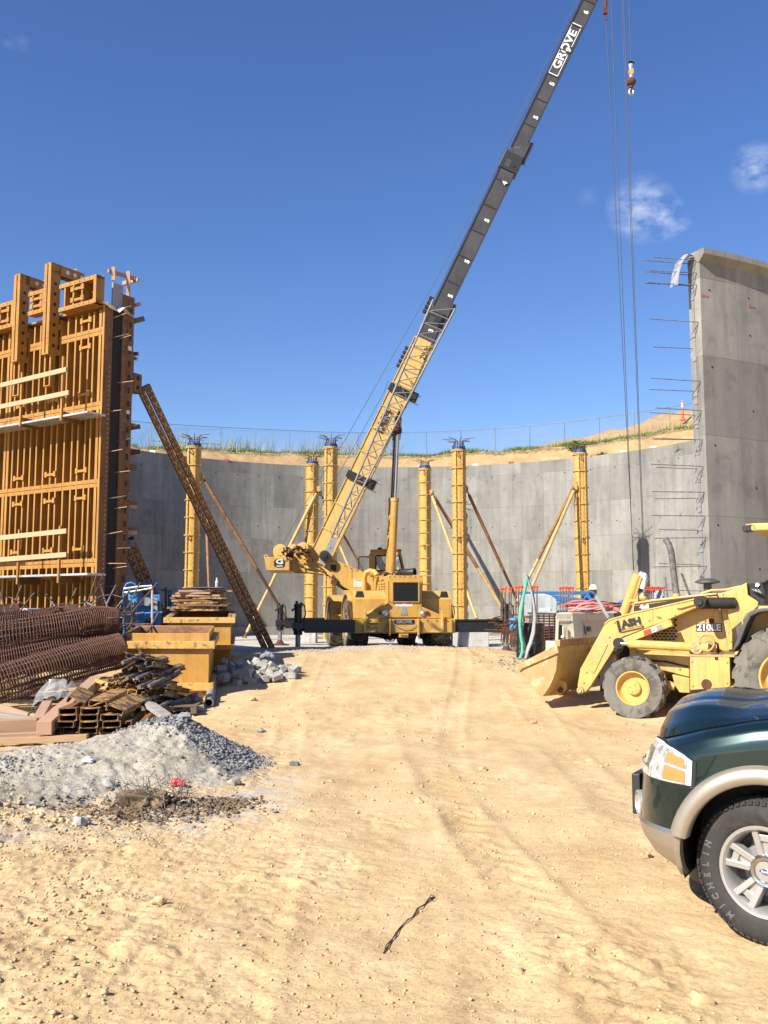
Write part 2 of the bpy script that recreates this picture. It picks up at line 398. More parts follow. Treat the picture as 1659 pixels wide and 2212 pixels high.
# ================================================================ SETTING
rng = np.random.default_rng(7); random.seed(7)
TC = Vector((0.2, 34.6, 0)); TR = 16.0; FLOOR_Z = .45; WALL_TOP = 9.45
def sstep(t):
    t = np.clip(t, 0, 1); return t * t * (3 - 2 * t)
def gh_base(x, y):
    x = np.asarray(x, float); y = np.asarray(y, float)
    k = sstep((x - 2.3) / 2.2)
    top = .72 - .15 * k; yc = 24.6 - 3.0 * k
    b = top * sstep((y - 12.2) / (yc - 12.2))
    e = sstep((y - yc - .9) / 2.2)
    z = b * (1 - e) + .33 * e
    z = z + .10 * np.exp(-(((x + .1) / 1.5) ** 2 + ((y - 24.4) / .8) ** 2)) * (1 - e)
    return z
def gh(x, y):
    return float(gh_base(x, y))
def ground_detail(x, y):
    near = np.clip(1.25 - y / 26, .35, 1)
    z = .055 * fbm(x / 2.2, y / 2.2, 3, 3) + .020 * fbm(x / .5, y / .5, 11, 3) * near
    # churned strips and shallow wheel tracks that run up the ramp
    s = x + .10 * y + .6 * fbm(x / 5, y / 5, 31, 2)
    z = z + .012 * np.sin(s * 5.2) * np.clip(fbm(x / 3, y / 3, 8, 2) + .4, 0, 1)
    cr = np.clip(fbm(x / 1.1, y / 1.6, 21, 3) - .08, 0, 1)
    z = z + .10 * cr * np.abs(fbm(x / .16, y / .11, 5, 3)) * near
    left = sstep((-.6 - x + .12 * y) / 2.2) * (1 - sstep((y - 13) / 5))
    z = z + left * (.035 * np.abs(fbm(x / .22, y / .22, 9, 3)) + .02 * np.abs(fbm(x / .07, y / .07, 13, 2)))
    z = z + .006 * fbm(x / .06, y / .06, 15, 2) * np.clip(1.4 - y / 9, 0, 1)
    fz = np.clip(1.5 - y / 7, 0, 1); pt = np.clip(fbm(x / .7, y / .8, 71, 3) * 1.6 + .45, .12, 1) * (.5 + .6 * sstep((.3 - x) / 1.6))
    z = z + .75 * fz * pt * (.016 * np.abs(fbm(x / .055, y / .05, 72, 3)) + .006 * fbm(x / .022, y / .022, 73, 2))
    for (xa, ka, w_) in ((.95, -.055, .17), (-.75, -.05, .16), (2.05, .02, .2), (.35, .075, .15)):      # wheel tracks that run up to the crane
        dx = x - (xa + ka * (y - 4) + .12 * np.sin(y * .35 + xa)); g_ = np.exp(-(dx / w_) ** 4) * np.clip(fbm(x / 1.6, y / 2.6, int(80 + xa * 4), 2) * 1.7 + .5, 0, 1)
        z = z - .55 * g_ * (.012 + .011 * np.sign(np.sin(2 * np.pi * (y * 3.4 + np.abs(dx) * 4.5))) * np.clip(1.5 - y / 12, .3, 1)) + .012 * np.exp(-((np.abs(dx) - w_ * 1.25) / .06) ** 2) * np.clip(fbm(x / 1.6, y / 2.6, int(80 + xa * 4), 2) * 1.7 + .5, 0, 1)
    return z
# ---- soil material shared by ground and bank
def soil_material(name, base, dark, pale, grass=False):
    m, nt, b = new_mat(name); v = coords(nt)
    big = noise(nt, v, .55, 5, .6); mid = noise(nt, v, 3.2, 6, .65, .3); fine = noise(nt, v, 42, 5, .7)
    st = noise(nt, coords(nt, (1.0, .35, 1)), 2.3, 5, .6, .5)
    c = ramp(nt, big.outputs['Fac'], [(.30, dark), (.50, base), (.72, pale)])
    c2 = ramp(nt, mid.outputs['Fac'], [(.30, tuple(x * .80 for x in base)), (.55, base), (.75, pale)])
    c = mixc(nt, .55, c.outputs[0], c2.outputs[0])
    c3 = ramp(nt, st.outputs['Fac'], [(.36, (.84, .80, .75)), (.62, (1, 1, 1))])
    c = mixc(nt, 1.0, c, c3.outputs[0], 'MULTIPLY')
    f = ramp(nt, fine.outputs['Fac'], [(.30, (.60, .54, .47)), (.50, (1, 1, 1)), (.8, (1.0, 1.0, 1.0))])
    spk = noise(nt, v, 17, 4, .75, .4); sr = ramp(nt, spk.outputs['Fac'], [(.26, (.50, .42, .33)), (.37, (1, 1, 1)), (.9, (1, 1, 1))]); c = mixc(nt, .8, c, sr.outputs[0], 'MULTIPLY')
    c = mixc(nt, .8, c, f.outputs[0], 'MULTIPLY')
    at_ = N(nt, 'ShaderNodeAttribute', attribute_name='zone'); sep = N(nt, 'ShaderNodeSeparateColor'); nt.links.new(at_.outputs['Color'], sep.inputs[0])
    gn = noise(nt, v, 9, 5, .7)
    gcol = ramp(nt, gn.outputs['Fac'], [(.3, (.30, .285, .25)), (.7, (.48, .45, .39))]) if not grass else ramp(nt, gn.outputs['Fac'], [(.3, (.10, .12, .03)), (.7, (.22, .21, .07))])
    edge = noise(nt, v, 5, 5, .7)
    def fac(ch):
        a = N(nt, 'ShaderNodeMath', operation='MULTIPLY_ADD'); a.inputs[1].default_value = 1.0; nt.links.new(sep.outputs[ch], a.inputs[0])
        e2 = N(nt, 'ShaderNodeMath', operation='MULTIPLY_ADD'); e2.inputs[1].default_value = 1.1; e2.inputs[2].default_value = -.55; nt.links.new(edge.outputs['Fac'], e2.inputs[0]); nt.links.new(e2.outputs[0], a.inputs[2])
        r_ = ramp(nt, a.outputs[0], [(.35, (0, 0, 0)), (.65, (1, 1, 1))]); return r_.outputs[0]
    c = mixc(nt, fac(0), c, gcol.outputs[0])
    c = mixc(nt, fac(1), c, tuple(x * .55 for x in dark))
    nt.links.new(c, b.inputs['Base Color']); b.inputs['Roughness'].default_value = .95; b.inputs['Specular IOR Level'].default_value = .2
    h = N(nt, 'ShaderNodeMath', operation='MULTIPLY_ADD'); h.inputs[1].default_value = .5
    nt.links.new(fine.outputs['Fac'], h.inputs[0]); nt.links.new(mid.outputs['Fac'], h.inputs[2])
    bump(nt, b, h.outputs[0], .55, .03)
    return m
M['soil'] = soil_material('soil', (.60, .44, .24), (.47, .325, .165), (.70, .545, .32))
M['bank'] = soil_material('bank', (.43, .295, .15), (.28, .19, .10), (.53, .38, .21), grass=True)
# near sheet
xs = np.concatenate([np.linspace(-12.5, 12.5, 640)])
ys = [1.2]
while ys[-1] < 28.5: ys.append(ys[-1] + max(.014, .0045 * ys[-1]))
ys = np.array(ys); X, Y = np.meshgrid(xs, ys); Z = gh_base(X, Y) + ground_detail(X, Y)
Z = np.where(Y > 26.4, np.minimum(Z, .38), Z); Z = np.where((np.abs(X) < 5.4) & (Y < 8.3), Z - .25, Z)
me = np_mesh('ground', np.stack([X.ravel(), Y.ravel(), Z.ravel()], 1), grid_faces(len(ys), len(xs)), M['soil'], True, True)
ca = me.color_attributes.new('zone', 'FLOAT_COLOR', 'POINT')
zr = np.exp(-(((X + 3.0) / 2.4) ** 2 + ((Y - 9.0) / 2.2) ** 2)) * .95        # spilled grey fines round the heap
zr = np.maximum(zr, sstep((Y - 22.6 - .3 * X) / 2.0) * .72)                 # grey gravel on the crest
zr = np.maximum(zr, .55 * np.exp(-(((X - 4.0) / 1.2) ** 2 + ((Y - 20.5) / 1.5) ** 2)))
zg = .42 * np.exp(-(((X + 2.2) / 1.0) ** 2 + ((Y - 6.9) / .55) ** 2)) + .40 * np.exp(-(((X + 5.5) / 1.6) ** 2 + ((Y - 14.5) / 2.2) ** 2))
zone = np.stack([zr.ravel(), zg.ravel(), 0 * zr.ravel(), 1 + 0 * zr.ravel()], 1).astype(np.float32)
ca.data.foreach_set('color', zone.ravel())
g = link(me, 'ground', None); g['kind'] = 'structure'; g['label'] = 'churned tan dirt of the building site'
# the nearest ground, finely modelled
xs = np.linspace(-5.45, 5.45, 900); ys = [1.3]
while ys[-1] < 8.45: ys.append(ys[-1] + max(.0105, .0030 * ys[-1]))
ys = np.array(ys); X, Y = np.meshgrid(xs, ys); Z = gh_base(X, Y) + ground_detail(X, Y)
me = np_mesh('ground', np.stack([X.ravel(), Y.ravel(), Z.ravel()], 1), grid_faces(len(ys), len(xs)), M['soil'], True, True)
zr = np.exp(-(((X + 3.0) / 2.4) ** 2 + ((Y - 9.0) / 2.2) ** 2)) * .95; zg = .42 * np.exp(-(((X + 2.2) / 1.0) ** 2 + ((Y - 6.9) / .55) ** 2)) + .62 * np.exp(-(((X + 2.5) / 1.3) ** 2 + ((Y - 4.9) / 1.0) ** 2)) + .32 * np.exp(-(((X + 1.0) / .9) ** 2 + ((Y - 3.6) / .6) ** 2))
me.color_attributes.new('zone', 'FLOAT_COLOR', 'POINT').data.foreach_set('color', np.stack([zr.ravel(), zg.ravel(), 0 * zr.ravel(), 1 + 0 * zr.ravel()], 1).astype(np.float32).ravel())
g = link(me, 'ground', None); g['kind'] = 'structure'; g['label'] = 'trodden tan dirt in the foreground'
# the wide sheet round it, out to the horizon
gx = np.concatenate([-np.geomspace(900, 13, 26), np.linspace(-12.4, 12.4, 26), np.geomspace(13, 900, 26)])
gy = np.concatenate([-np.geomspace(900, 2, 24), np.linspace(-1, 18.5, 24), np.linspace(19, 30, 14), np.geomspace(31, 1500, 26)])
X, Y = np.meshgrid(gx, gy); Z = gh_base(X, np.minimum(Y, 24)) + .15 * fbm(X / 9, Y / 9, 2, 3)
inn = (np.abs(X) < 13.2) & (Y > 0) & (Y < 29); rr = np.hypot(X - TC.x, Y - TC.y)
Z = np.where(inn | (rr < 20), -.35, Z - .12)
me = np_mesh('ground_sheet', np.stack([X.ravel(), Y.ravel(), Z.ravel()], 1), grid_faces(len(gy), len(gx)), M['soil'], True, True)
g2 = link(me, 'ground', None); g2['kind'] = 'structure'; g2['label'] = 'wide sheet of tan dirt round the site'
# ---- concrete floor of the tank
def concrete(name, base, lo, hi, lines=None, stain=.5, panel=False):
    m, nt, b = new_mat(name); v = coords(nt)
    n1 = noise(nt, v, .45, 6, .65, .6); n2 = noise(nt, coords(nt, (1.6, 1.6, .28)), 1.3, 6, .62, .3); n3 = noise(nt, v, 26, 4, .7); n4 = noise(nt, v, 2.4, 5, .7, .8)
    c1 = ramp(nt, n1.outputs['Fac'], [(.28, lo), (.5, base), (.74, hi)]).outputs[0]
    c2 = ramp(nt, n2.outputs['Fac'], [(.30, lo), (.55, base), (.8, hi)]).outputs[0]
    c = mixc(nt, stain, c1, c2)
    bl = ramp(nt, n4.outputs['Fac'], [(.28, (.66, .65, .64)), (.45, (.96, .96, .96)), (.60, (1, 1, 1)), (.72, (1.18, 1.16, 1.13))])
    c = mixc(nt, .85, c, bl.outputs[0], 'MULTIPLY')
    n5 = noise(nt, coords(nt, (2.4, 2.4, .10)), 2.0, 5, .62, .15); c = mixc(nt, .8, c, ramp(nt, n5.outputs['Fac'], [(.30, (.72, .70, .67)), (.46, (1, 1, 1)), (.62, (1, 1, 1)), (.72, (1.16, 1.15, 1.13))]).outputs[0], 'MULTIPLY')
    c = mixc(nt, .3, c, ramp(nt, n3.outputs['Fac'], [(.3, (.75, .75, .75)), (.6, (1, 1, 1))]).outputs[0], 'MULTIPLY')
    hgt = n3.outputs['Fac']
    if lines:
        tc = N(nt, 'ShaderNodeTexCoord'); sp = N(nt, 'ShaderNodeSeparateXYZ'); nt.links.new(tc.outputs['Object'], sp.inputs[0])
        def line(src, period, off, w):
            a = N(nt, 'ShaderNodeMath', operation='ADD'); a.inputs[1].default_value = off; nt.links.new(src, a.inputs[0])
            p = N(nt, 'ShaderNodeMath', operation='PINGPONG'); p.inputs[1].default_value = period / 2; nt.links.new(a.outputs[0], p.inputs[0])
            r_ = N(nt, 'ShaderNodeMapRange'); r_.inputs['From Min'].default_value = w; r_.inputs['From Max'].default_value = w * .3; nt.links.new(p.outputs[0], r_.inputs['Value']); return r_.outputs[0]
        at2 = N(nt, 'ShaderNodeMath', operation='ARCTAN2'); nt.links.new(sp.outputs[1], at2.inputs[0]); nt.links.new(sp.outputs[0], at2.inputs[1])
        ar = N(nt, 'ShaderNodeMath', operation='MULTIPLY'); ar.inputs[1].default_value = TR; nt.links.new(at2.outputs[0], ar.inputs[0])
        l1 = line(sp.outputs[2], lines[0], .2, .016); l2 = line(ar.outputs[0], lines[1], .4, .012); l3 = line(sp.outputs[2], lines[0] / 3, .05, .007)
        mx = N(nt, 'ShaderNodeMath', operation='MAXIMUM'); nt.links.new(l1, mx.inputs[0]); nt.links.new(l2, mx.inputs[1])
        wob = ramp(nt, n4.outputs['Fac'], [(.35, (.25, .25, .25)), (.6, (.9, .9, .9))])
        f = N(nt, 'ShaderNodeMath', operation='MULTIPLY'); nt.links.new(mx.outputs[0], f.inputs[0]); nt.links.new(wob.outputs[0], f.inputs[1])
        f2 = N(nt, 'ShaderNodeMath', operation='MULTIPLY'); f2.inputs[1].default_value = .75; nt.links.new(f.outputs[0], f2.inputs[0])
        c = mixc(nt, f2.outputs[0], c, tuple(x * .45 for x in base))
        # panel-to-panel tone: every lift and every sheet took the cement a little differently
        fl = [N(nt, 'ShaderNodeMath', operation='FLOOR') for _ in range(2)]
        for k, (src, per, off) in enumerate(((sp.outputs[2], lines[0], .2), (ar.outputs[0], lines[1], .4))):
            d = N(nt, 'ShaderNodeMath', operation='ADD'); d.inputs[1].default_value = off; nt.links.new(src, d.inputs[0])
            q = N(nt, 'ShaderNodeMath', operation='DIVIDE'); q.inputs[1].default_value = per; nt.links.new(d.outputs[0], q.inputs[0]); nt.links.new(q.outputs[0], fl[k].inputs[0])
        cb = N(nt, 'ShaderNodeCombineXYZ'); nt.links.new(fl[0].outputs[0], cb.inputs[0]); nt.links.new(fl[1].outputs[0], cb.inputs[1])
        wn_ = N(nt, 'ShaderNodeTexWhiteNoise'); nt.links.new(cb.outputs[0], wn_.inputs['Vector'])
        pr = N(nt, 'ShaderNodeMapRange'); pr.inputs['To Min'].default_value = .82; pr.inputs['To Max'].default_value = 1.10; nt.links.new(wn_.outputs['Value'], pr.inputs['Value'])
        mv = N(nt, 'ShaderNodeVectorMath', operation='SCALE'); nt.links.new(c, mv.inputs[0]); nt.links.new(pr.outputs[0], mv.inputs['Scale']); c = mv.outputs[0]
    nt.links.new(c, b.inputs['Base Color']); b.inputs['Roughness'].default_value = .82; bump(nt, b, hgt, .12, .01)
    return m
M['wall'] = concrete('wall', (.255, .246, .218), (.155, .149, .135), (.345, .335, .305), lines=(1.72, 1.22), stain=.55)
M['wall_pale'] = concrete('wall_pale', (.50, .49, .46), (.40, .39, .37), (.58, .57, .54))
M['floor_conc'] = concrete('floor_conc', (.50, .475, .42), (.38, .355, .31), (.60, .57, .51))
m = MB(); rim = [(TC.x + (TR - .02) * math.cos(2 * math.pi * k / 96), max(25.9, TC.y + (TR - .02) * math.sin(2 * math.pi * k / 96)), FLOOR_Z - .3) for k in range(96)]
rim = [p for i, p in enumerate(rim) if p[1] > 25.91 or rim[i - 1][1] > 25.91 or rim[(i + 1) % 96][1] > 25.91]
m.prism(rim, (0, 0, .3))
fl = m.build('floor', M['floor_conc']); fl['kind'] = 'structure'; fl['label'] = 'pale concrete floor slab of the tank'
# ---- tank wall: one ring, open towards the camera
wall = thing('tank_wall', 'curved grey concrete tank wall ringing the crane, open at the front', 'wall', (TC.x, TC.y, FLOOR_Z))
A0, A1 = R(-66.2), R(226); NSEG = 132; TH = .36
def wp(a, r, z): return Vector((TC.x + r * math.cos(a), TC.y + r * math.sin(a), z))
angs = [A0 + (A1 - A0) * i / NSEG for i in range(NSEG + 1)]
m = MB()
prof = [(TR, .40), (TR, WALL_TOP), (TR + TH + .0, WALL_TOP), (TR + TH, .3)]
P = [[wp(a, r, z) for a in angs] for r, z in prof]; m.grid(P)
m.add([wp(A0, r, z) for r, z in prof], [(0, 1, 2, 3)]); m.add([wp(A1, r, z) for r, z in prof], [(3, 2, 1, 0)])
m.build('wall_body', M['wall'], wall, smooth=20)
m = MB(); pc = [(TR + TH - .004, WALL_TOP - .27), (TR + TH + .16, WALL_TOP - .12), (TR + TH + .16, WALL_TOP + .004), (TR - .004, WALL_TOP + .004), (TR - .004, WALL_TOP - .03)]
ac = [A0 - .001 + (R(0) - A0) * i / 30 for i in range(31)]
m.grid([[wp(a, r, z) for a in ac] for r, z in pc]); m.add([wp(ac[0], r, z) for r, z in pc], [tuple(range(5))]); m.add([wp(ac[-1], r, z) for r, z in pc], [tuple(range(4, -1, -1))])
m.build('cornice', M['wall'], wall, smooth=20)
m = MB(); pf = [(TR + .002, FLOOR_Z - .02), (TR - .55, FLOOR_Z - .02), (TR - .55, FLOOR_Z + .42), (TR + .002, FLOOR_Z + .42)]
af = [R(8) + (R(232) - R(8)) * i / 90 for i in range(91)]
m.grid([[wp(a, r, z) for a in af] for r, z in pf]); m.add([wp(af[0], r, z) for r, z in pf], [(0, 1, 2, 3)]); m.add([wp(af[-1], r, z) for r, z in pf], [(3, 2, 1, 0)])
m.build('footing_ledge', M['wall'], wall, smooth=20)
# end face: keyway, bar dowels and the waterstop
en = Vector((math.cos(A0), math.sin(A0), 0)); et = Vector((-math.sin(A0), math.cos(A0), 0)); ec = wp(A0, TR, 0)   # en outward, et into the wall
m = MB(); m.box(ec + en * .13 - et * .006 + Vector((0, 0, 4.9)), (.012, .085, 8.6), (et, en, Vector((0, 0, 1)))); m.build('keyway', M['pipe_grey'], wall)
dow = []
for zx, zy in ((320, 124), (218, 153), (272, 255), (242, 265), (262, 372), (232, 376), (276, 726), (315, 1001), (290, 1308), (275, 1418), (340, 1599), (280, 1645), (300, 1895), (315, 1908), (292, 2150), (343, 2180)):
    dow.append((1341.8 + .2205 * zx, 528.6 + .2205 * zy))
for zx, zy in ((898, 548), (920, 595), (897, 704), (943, 796), (917, 854)): dow.append((1111.4 + .33 * zx, 881 + .33 * zy))
for zx, zy in ((945, 320), (910, 343), (980, 495)): dow.append((1111.4 + .33 * zx, 1111.4 + .33 * zy))
for i, (px, py) in enumerate(dow):
    off = .07 if i % 2 else .27
    dn = Vector((.14, -.99, 0)); p = hit(px, py, ec + en * off, dn); q = ec + en * off; q.z = p.z + random.uniform(-.03, .03) ; 
    m = MB(); m.tube([p, q + et * .02], .0095, 6)
    if i % 2 == 0 and i < 22: m.tube([q - et * .012, q - et * .012 + Vector((0, 0, -.22)) - en * .07], .008, 5)
    m.build('dowel', M['bar_grey'], wall)
    m = MB(); m.box(q - et * .012 + Vector((0, 0, -.25)) - en * (off - .13), (.03, .10, .10), (et, en, Vector((0, 0, 1)))); m.build('key_block', M['grey_paint'], wall)
# the loose end of the waterstop curls away from the wall head
ws = [ec + en * .13 + Vector((0, 0, 8.9)), ec + en * .13 - et * .02 + Vector((0, 0, 9.28))]
cur = [(1478, 551), (1466, 566), (1460, 585), (1457, 602), (1456, 616)]
cp = [ec + en * .13 + Vector((0, 0, 9.38)) - et * .05] + [hit(x, y, ec + en * .13, en) for x, y in cur]
m = MB()
for k, (o1, w, t) in enumerate(((0, .24, .008),)):
    L = []
    for i, p in enumerate(cp):
        L.append([p + en * (-.12 + .04 * j) + Vector((0, 0, -.03 * abs(j - 3) / 3)) for j in range(7)])
    m.grid(L); m.grid([[q + Vector((.006, 0, .012)) for q in r_[::-1]] for r_ in L])
m.build('waterstop', M['alu'], wall, smooth=50)
# form-tie holes in the outer and inner face
hole = None
hz = [1.75, 2.6, 3.5, 4.35, 5.2, 6.05, 6.9, 7.75, 8.6]
for ia in range(9):
    for zz in hz[ia % 2::2] + ([8.6] if ia % 2 else []):
        a = A0 + (.25 + 1.15 * ia) / TR
        m = MB(); c = wp(a, TR + TH + .002, zz); n_ = Vector((math.cos(a), math.sin(a), 0)); m.lathe([(-.01, .022), (.002, .022)], c, n_, 10); m.build('tie_hole', M['black'], wall)
hc = 0
for ia in range(46):
    a = R(14) + R(4.6) * ia
    for zz in (8.75, 6.1):
        if a > R(226): continue
        m = MB(); c = wp(a + R(.8) * math.sin(ia * 7), TR - .003, zz); n_ = -Vector((math.cos(a), math.sin(a), 0)); m.lathe([(-.01, .035), (.003, .035)], c, n_, 8); m.build('tie_hole', M['dark_void'], wall)
# red crayon marks on the near face
m = MB()
for ia in (0.12, 1.5, 2.4):
    a = A0 + ia / TR * 1.0; c = wp(a, TR + TH + .003, 8.43 - .02 * ia)
    t_ = Vector((-math.sin(a), math.cos(a), 0))
    m.bar(c - t_ * .11, c + t_ * .10 + Vector((0, 0, .03)), .004, .018); m.bar(c - t_ * .10 + Vector((0, 0, .06)), c + t_ * .08, .004, .014)
m.build('crayon_mark', M['hose_red'], wall)
for a_, col in ((R(168), 'white'), (R(160), 'white'), (R(150.5), 'white'), (R(143), 'white'), (R(136), 'white'), (R(128.5), 'white'), (R(121.4), 'decal_red'), (R(73), 'white'), (R(66), 'box_rust'), (R(50), 'timber'), (R(44), 'white'), (R(38), 'white')):
    m = MB(); m.box(wp(a_, TR + .1, WALL_TOP + .04), (.28, .16, .10)); m.build('cap_marker', M[col], wall)
# ---- concrete blocks that stand on the floor
def footing(px0, px1, py, Y, h, dep, lab):
    p, q = at(px0, py, Y), at(px1, py, Y); z = FLOOR_Z
    m = MB(); c = (p + q) / 2; m.box((c.x, c.y + dep / 2, z + h / 2), (abs(q.x - p.x), dep, h)); o = m.build('footing_block', M['wall_pale'], None, bevel=.02)
    tag(o, lab, 'concrete block', 'concrete footing blocks on the tank floor')
footing(980, 1056, 1392, 33, .60, 1.4, 'long pale concrete footing block behind the black outrigger beam')
footing(650, 682, 1376, 37, .5, 1.0, 'low concrete block behind the two left outrigger jacks')
footing(748, 790, 1403, 30.5, .75, .9, 'pale concrete block beside the crane tyres')
footing(1193, 1230, 1412, 19.5, .62, .8, 'pale footing block between plastic-wrapped pier and loader bucket')
# ---- bank, hilltop, weeds
def bank_h(a, r):
    right = sstep((R(108) - a) / R(75)); left = sstep((a - R(105)) / R(45))
    zb = 10.45 + .15 * right - .55 * left
    f = sstep((r - (TR + .35)) / 2.3)
    z = (WALL_TOP - .12) * (1 - f) + zb * f
    z = z + .35 * sstep((r - 18.8) / 3) + (1.95 * sstep((R(92) - a) / R(50))) * sstep((r - 20.5) / 4.5) - sstep((r - 27) / 60) * 3.5 - .9 * left * sstep((r - 22) / 5)
    return z
av = np.linspace(R(-40), R(225), 520); rv = np.concatenate([np.linspace(TR + .37, 22, 46), np.geomspace(22.3, 220, 44)])
AA, RR = np.meshgrid(av, rv); XX = TC.x + RR * np.cos(AA); YY = TC.y + RR * np.sin(AA)
ZZ = bank_h(AA, RR) + (.16 * fbm(XX / 1.3, YY / 1.3, 5, 4) + .10 * np.abs(fbm(XX / .4, YY / .4, 6, 3))) * sstep((RR - TR - .5) / 1.2) + sstep((RR - 21) / 4) * .55 * fbm(XX / 4.5, YY / 4.5, 9, 4)
front = sstep((R(12) - AA) / R(40)) + sstep((AA - R(188)) / R(40))
ZZ = ZZ * (1 - np.clip(front, 0, 1)) + np.clip(front, 0, 1) * .1
me = np_mesh('hillside', np.stack([XX.ravel(), YY.ravel(), ZZ.ravel()], 1), grid_faces(len(rv), len(av)), M['bank'], True, True)
ca = me.color_attributes.new('zone', 'FLOAT_COLOR', 'POINT')
zr = np.clip(1 - np.abs(RR - 19.7) / 1.5, 0, 1) * .9 + .25 * sstep((AA - R(95)) / R(20)) * (RR > 20); zg = np.clip(1 - np.abs(RR - 18.15) / .5, 0, 1) * .62
ca.data.foreach_set('color', np.stack([zr.ravel(), zg.ravel(), 0 * zr.ravel(), 1 + 0 * zr.ravel()], 1).astype(np.float32).ravel())
hl = link(me, 'hillside', None); hl['kind'] = 'structure'; hl['label'] = 'cut tan earth bank and hilltop beyond the tank wall'
def bank_z(a, r): return float(bank_h(np.array(a), np.array(r)))
def blades(name, n, a0, a1, r0, r1, h0, h1, w, mat, lab, seed, dens=None):
    g_ = np.random.default_rng(seed)
    a = g_.uniform(a0, a1, n); r = r0 + (r1 - r0) * g_.beta(2, 2.4, n); keep = (fbm(a * 16 * 0.7, r * 1.2, seed, 3) * 1.3 + .42) > g_.uniform(0, .8, n); a = a[keep]; r = r[keep]; n = len(a)
    x = TC.x + r * np.cos(a); y = TC.y + r * np.sin(a); z = bank_h(a, r) - .03 + .16 * fbm(x / 1.3, y / 1.3, 5, 4)
    h = g_.uniform(h0, h1, n) * (.6 + .7 * vnoise(a * 9, r, seed)); ph = g_.uniform(0, 6.28, n); lx = g_.normal(0, .30, n) * h; ly = g_.normal(0, .30, n) * h
    b = np.stack([x, y, z], 1); s = np.stack([np.cos(ph) * w, np.sin(ph) * w, 0 * ph], 1); t = b + np.stack([lx, ly, h], 1); mid = b + np.stack([lx * .35, ly * .35, h * .55], 1)
    V = np.stack([b - s, b + s, mid + s * .8, mid - s * .8, t], 1).reshape(-1, 3); k = np.arange(n)[:, None] * 5
    F = np.concatenate([k + np.array([[0, 1, 2]]), k + np.array([[0, 2, 3]]), k + np.array([[3, 2, 4]])])
    o = link(np_mesh(name, V, F, mat), name, None); o['kind'] = 'stuff'; o['label'] = lab; return o
def leafmat(name, lo, hi):
    m, nt, b = new_mat(name); n_ = noise(nt, coords(nt), 1.6, 4, .6); nt.links.new(ramp(nt, n_.outputs['Fac'], [(.3, lo), (.7, hi)]).outputs[0], b.inputs['Base Color']); b.inputs['Roughness'].default_value = .7; return m
M['grass'] = leafmat('grass', (.06, .115, .018), (.17, .225, .05)); M['weed'] = leafmat('weed', (.20, .21, .11), (.36, .36, .22)); M['dry'] = leafmat('dry', (.30, .25, .10), (.42, .36, .18))
blades('grass', 38000, R(18), R(168), 18.3, 20.9, .10, .38, .022, M['grass'], 'green weeds along the top of the bank', 3)
blades('grass', 5200, R(88), R(168), 19.0, 22.0, .45, 1.35, .010, M['weed'], 'tall pale flowering weeds by the fence', 4)
blades('grass', 2600, R(18), R(160), 18.0, 19.2, .1, .3, .02, M['grass'], 'sparse tufts on the bank edge', 5)
blades('grass', 5000, R(20), R(120), 19.5, 23.5, .15, .45, .015, M['dry'], 'dry straw-coloured grass on the hilltop', 6)
# two bushes that grow out of the bank
for (px, py, r_, lab) in ((1100, 967, .33, 'small round green shrub on the bank, near the shorter column'), (1481, 972, .40, 'small green shrub on the bank beside the wall end'), (1244, 967, .45, 'low green shrub on the bank top above the right column'), (1302, 988, .26, 'little dry tuft of leaves low on the bank')):
    d = ray(px, py); c = None
    for s in range(400, 620):
        p = Vector((0, 0, CAM_H)) + d * (s * .1)
        rr_ = math.hypot(p.x - TC.x, p.y - TC.y)
        if rr_ > TR + .4 and p.z < bank_z(math.atan2(p.y - TC.y, p.x - TC.x), rr_) + .12: c = p; break
    if c is None: continue
    b_ = thing('shrub', lab, 'shrub', c, 'shrubs on the bank')
    g_ = np.random.default_rng(int(px)); n = 260
    u = g_.normal(0, 1, (n, 3)); u /= np.linalg.norm(u, axis=1)[:, None]; u *= (r_ * g_.uniform(.35, 1, n) ** .6)[:, None]; u[:, 2] = np.abs(u[:, 2]) * .8; u[:, 0] *= 1.25
    dr = g_.normal(0, 1, (n, 3)) * .07; sd = np.cross(dr, g_.normal(0, 1, (n, 3))); sd = sd / (np.linalg.norm(sd, axis=1)[:, None] + 1e-6) * .035
    V = np.stack([u - dr, u + sd, u + dr, u - sd], 1).reshape(-1, 3); F = np.arange(n)[:, None] * 4 + np.array([[0, 1, 2, 3]])
    o = link(np_mesh('foliage', V, F, M['grass'], quads=True), 'foliage', None, b_)
    m = MB()
    for k in range(5): m.tube([(0, 0, -.1), (math.cos(k) * r_ * .3, math.sin(k) * r_ * .3, r_ * .5)], .012, 5)
    m.build('stem', M['timber_dark'], None).parent = b_
# ---- chain-link fence along the bank
fence = thing('chain_link_fence', 'grey chain-link fence on the bank top above the tank wall', 'fence', wp(R(90), 21, 10.7))
FR = 21.0
def ftop(a):
    z0 = bank_z(a, FR); return z0 + 1.55
fa = []; a = R(22)
while a < R(162): fa.append(a); a += R(5.6)
for i, a in enumerate(fa):
    m = MB(); z0 = bank_z(a, FR); big = i % 5 == 2
    m.tube([wp(a, FR, z0 - .3), wp(a, FR, ftop(a) + .02)], .030 if big else .019, 7); m.build('post', M['steel'], fence)
for i in range(len(fa) - 1):
    m = MB(); m.tube([wp(fa[i], FR, ftop(fa[i])), wp(fa[i + 1], FR, ftop(fa[i + 1]))], .016, 6); m.build('top_rail', M['steel'], fence)
    if i in (17, 18): m = MB(); m.tube([wp(fa[i], FR, ftop(fa[i]) - 1.0), wp(fa[i + 1], FR, ftop(fa[i + 1]) - 1.0)], .02, 6); m.build('middle_rail', M['steel'], fence)
mm, nt, b = new_mat('chain_link'); b.inputs['Base Color'].default_value = (.32, .33, .34, 1); b.inputs['Metallic'].default_value = .6; b.inputs['Roughness'].default_value = .5
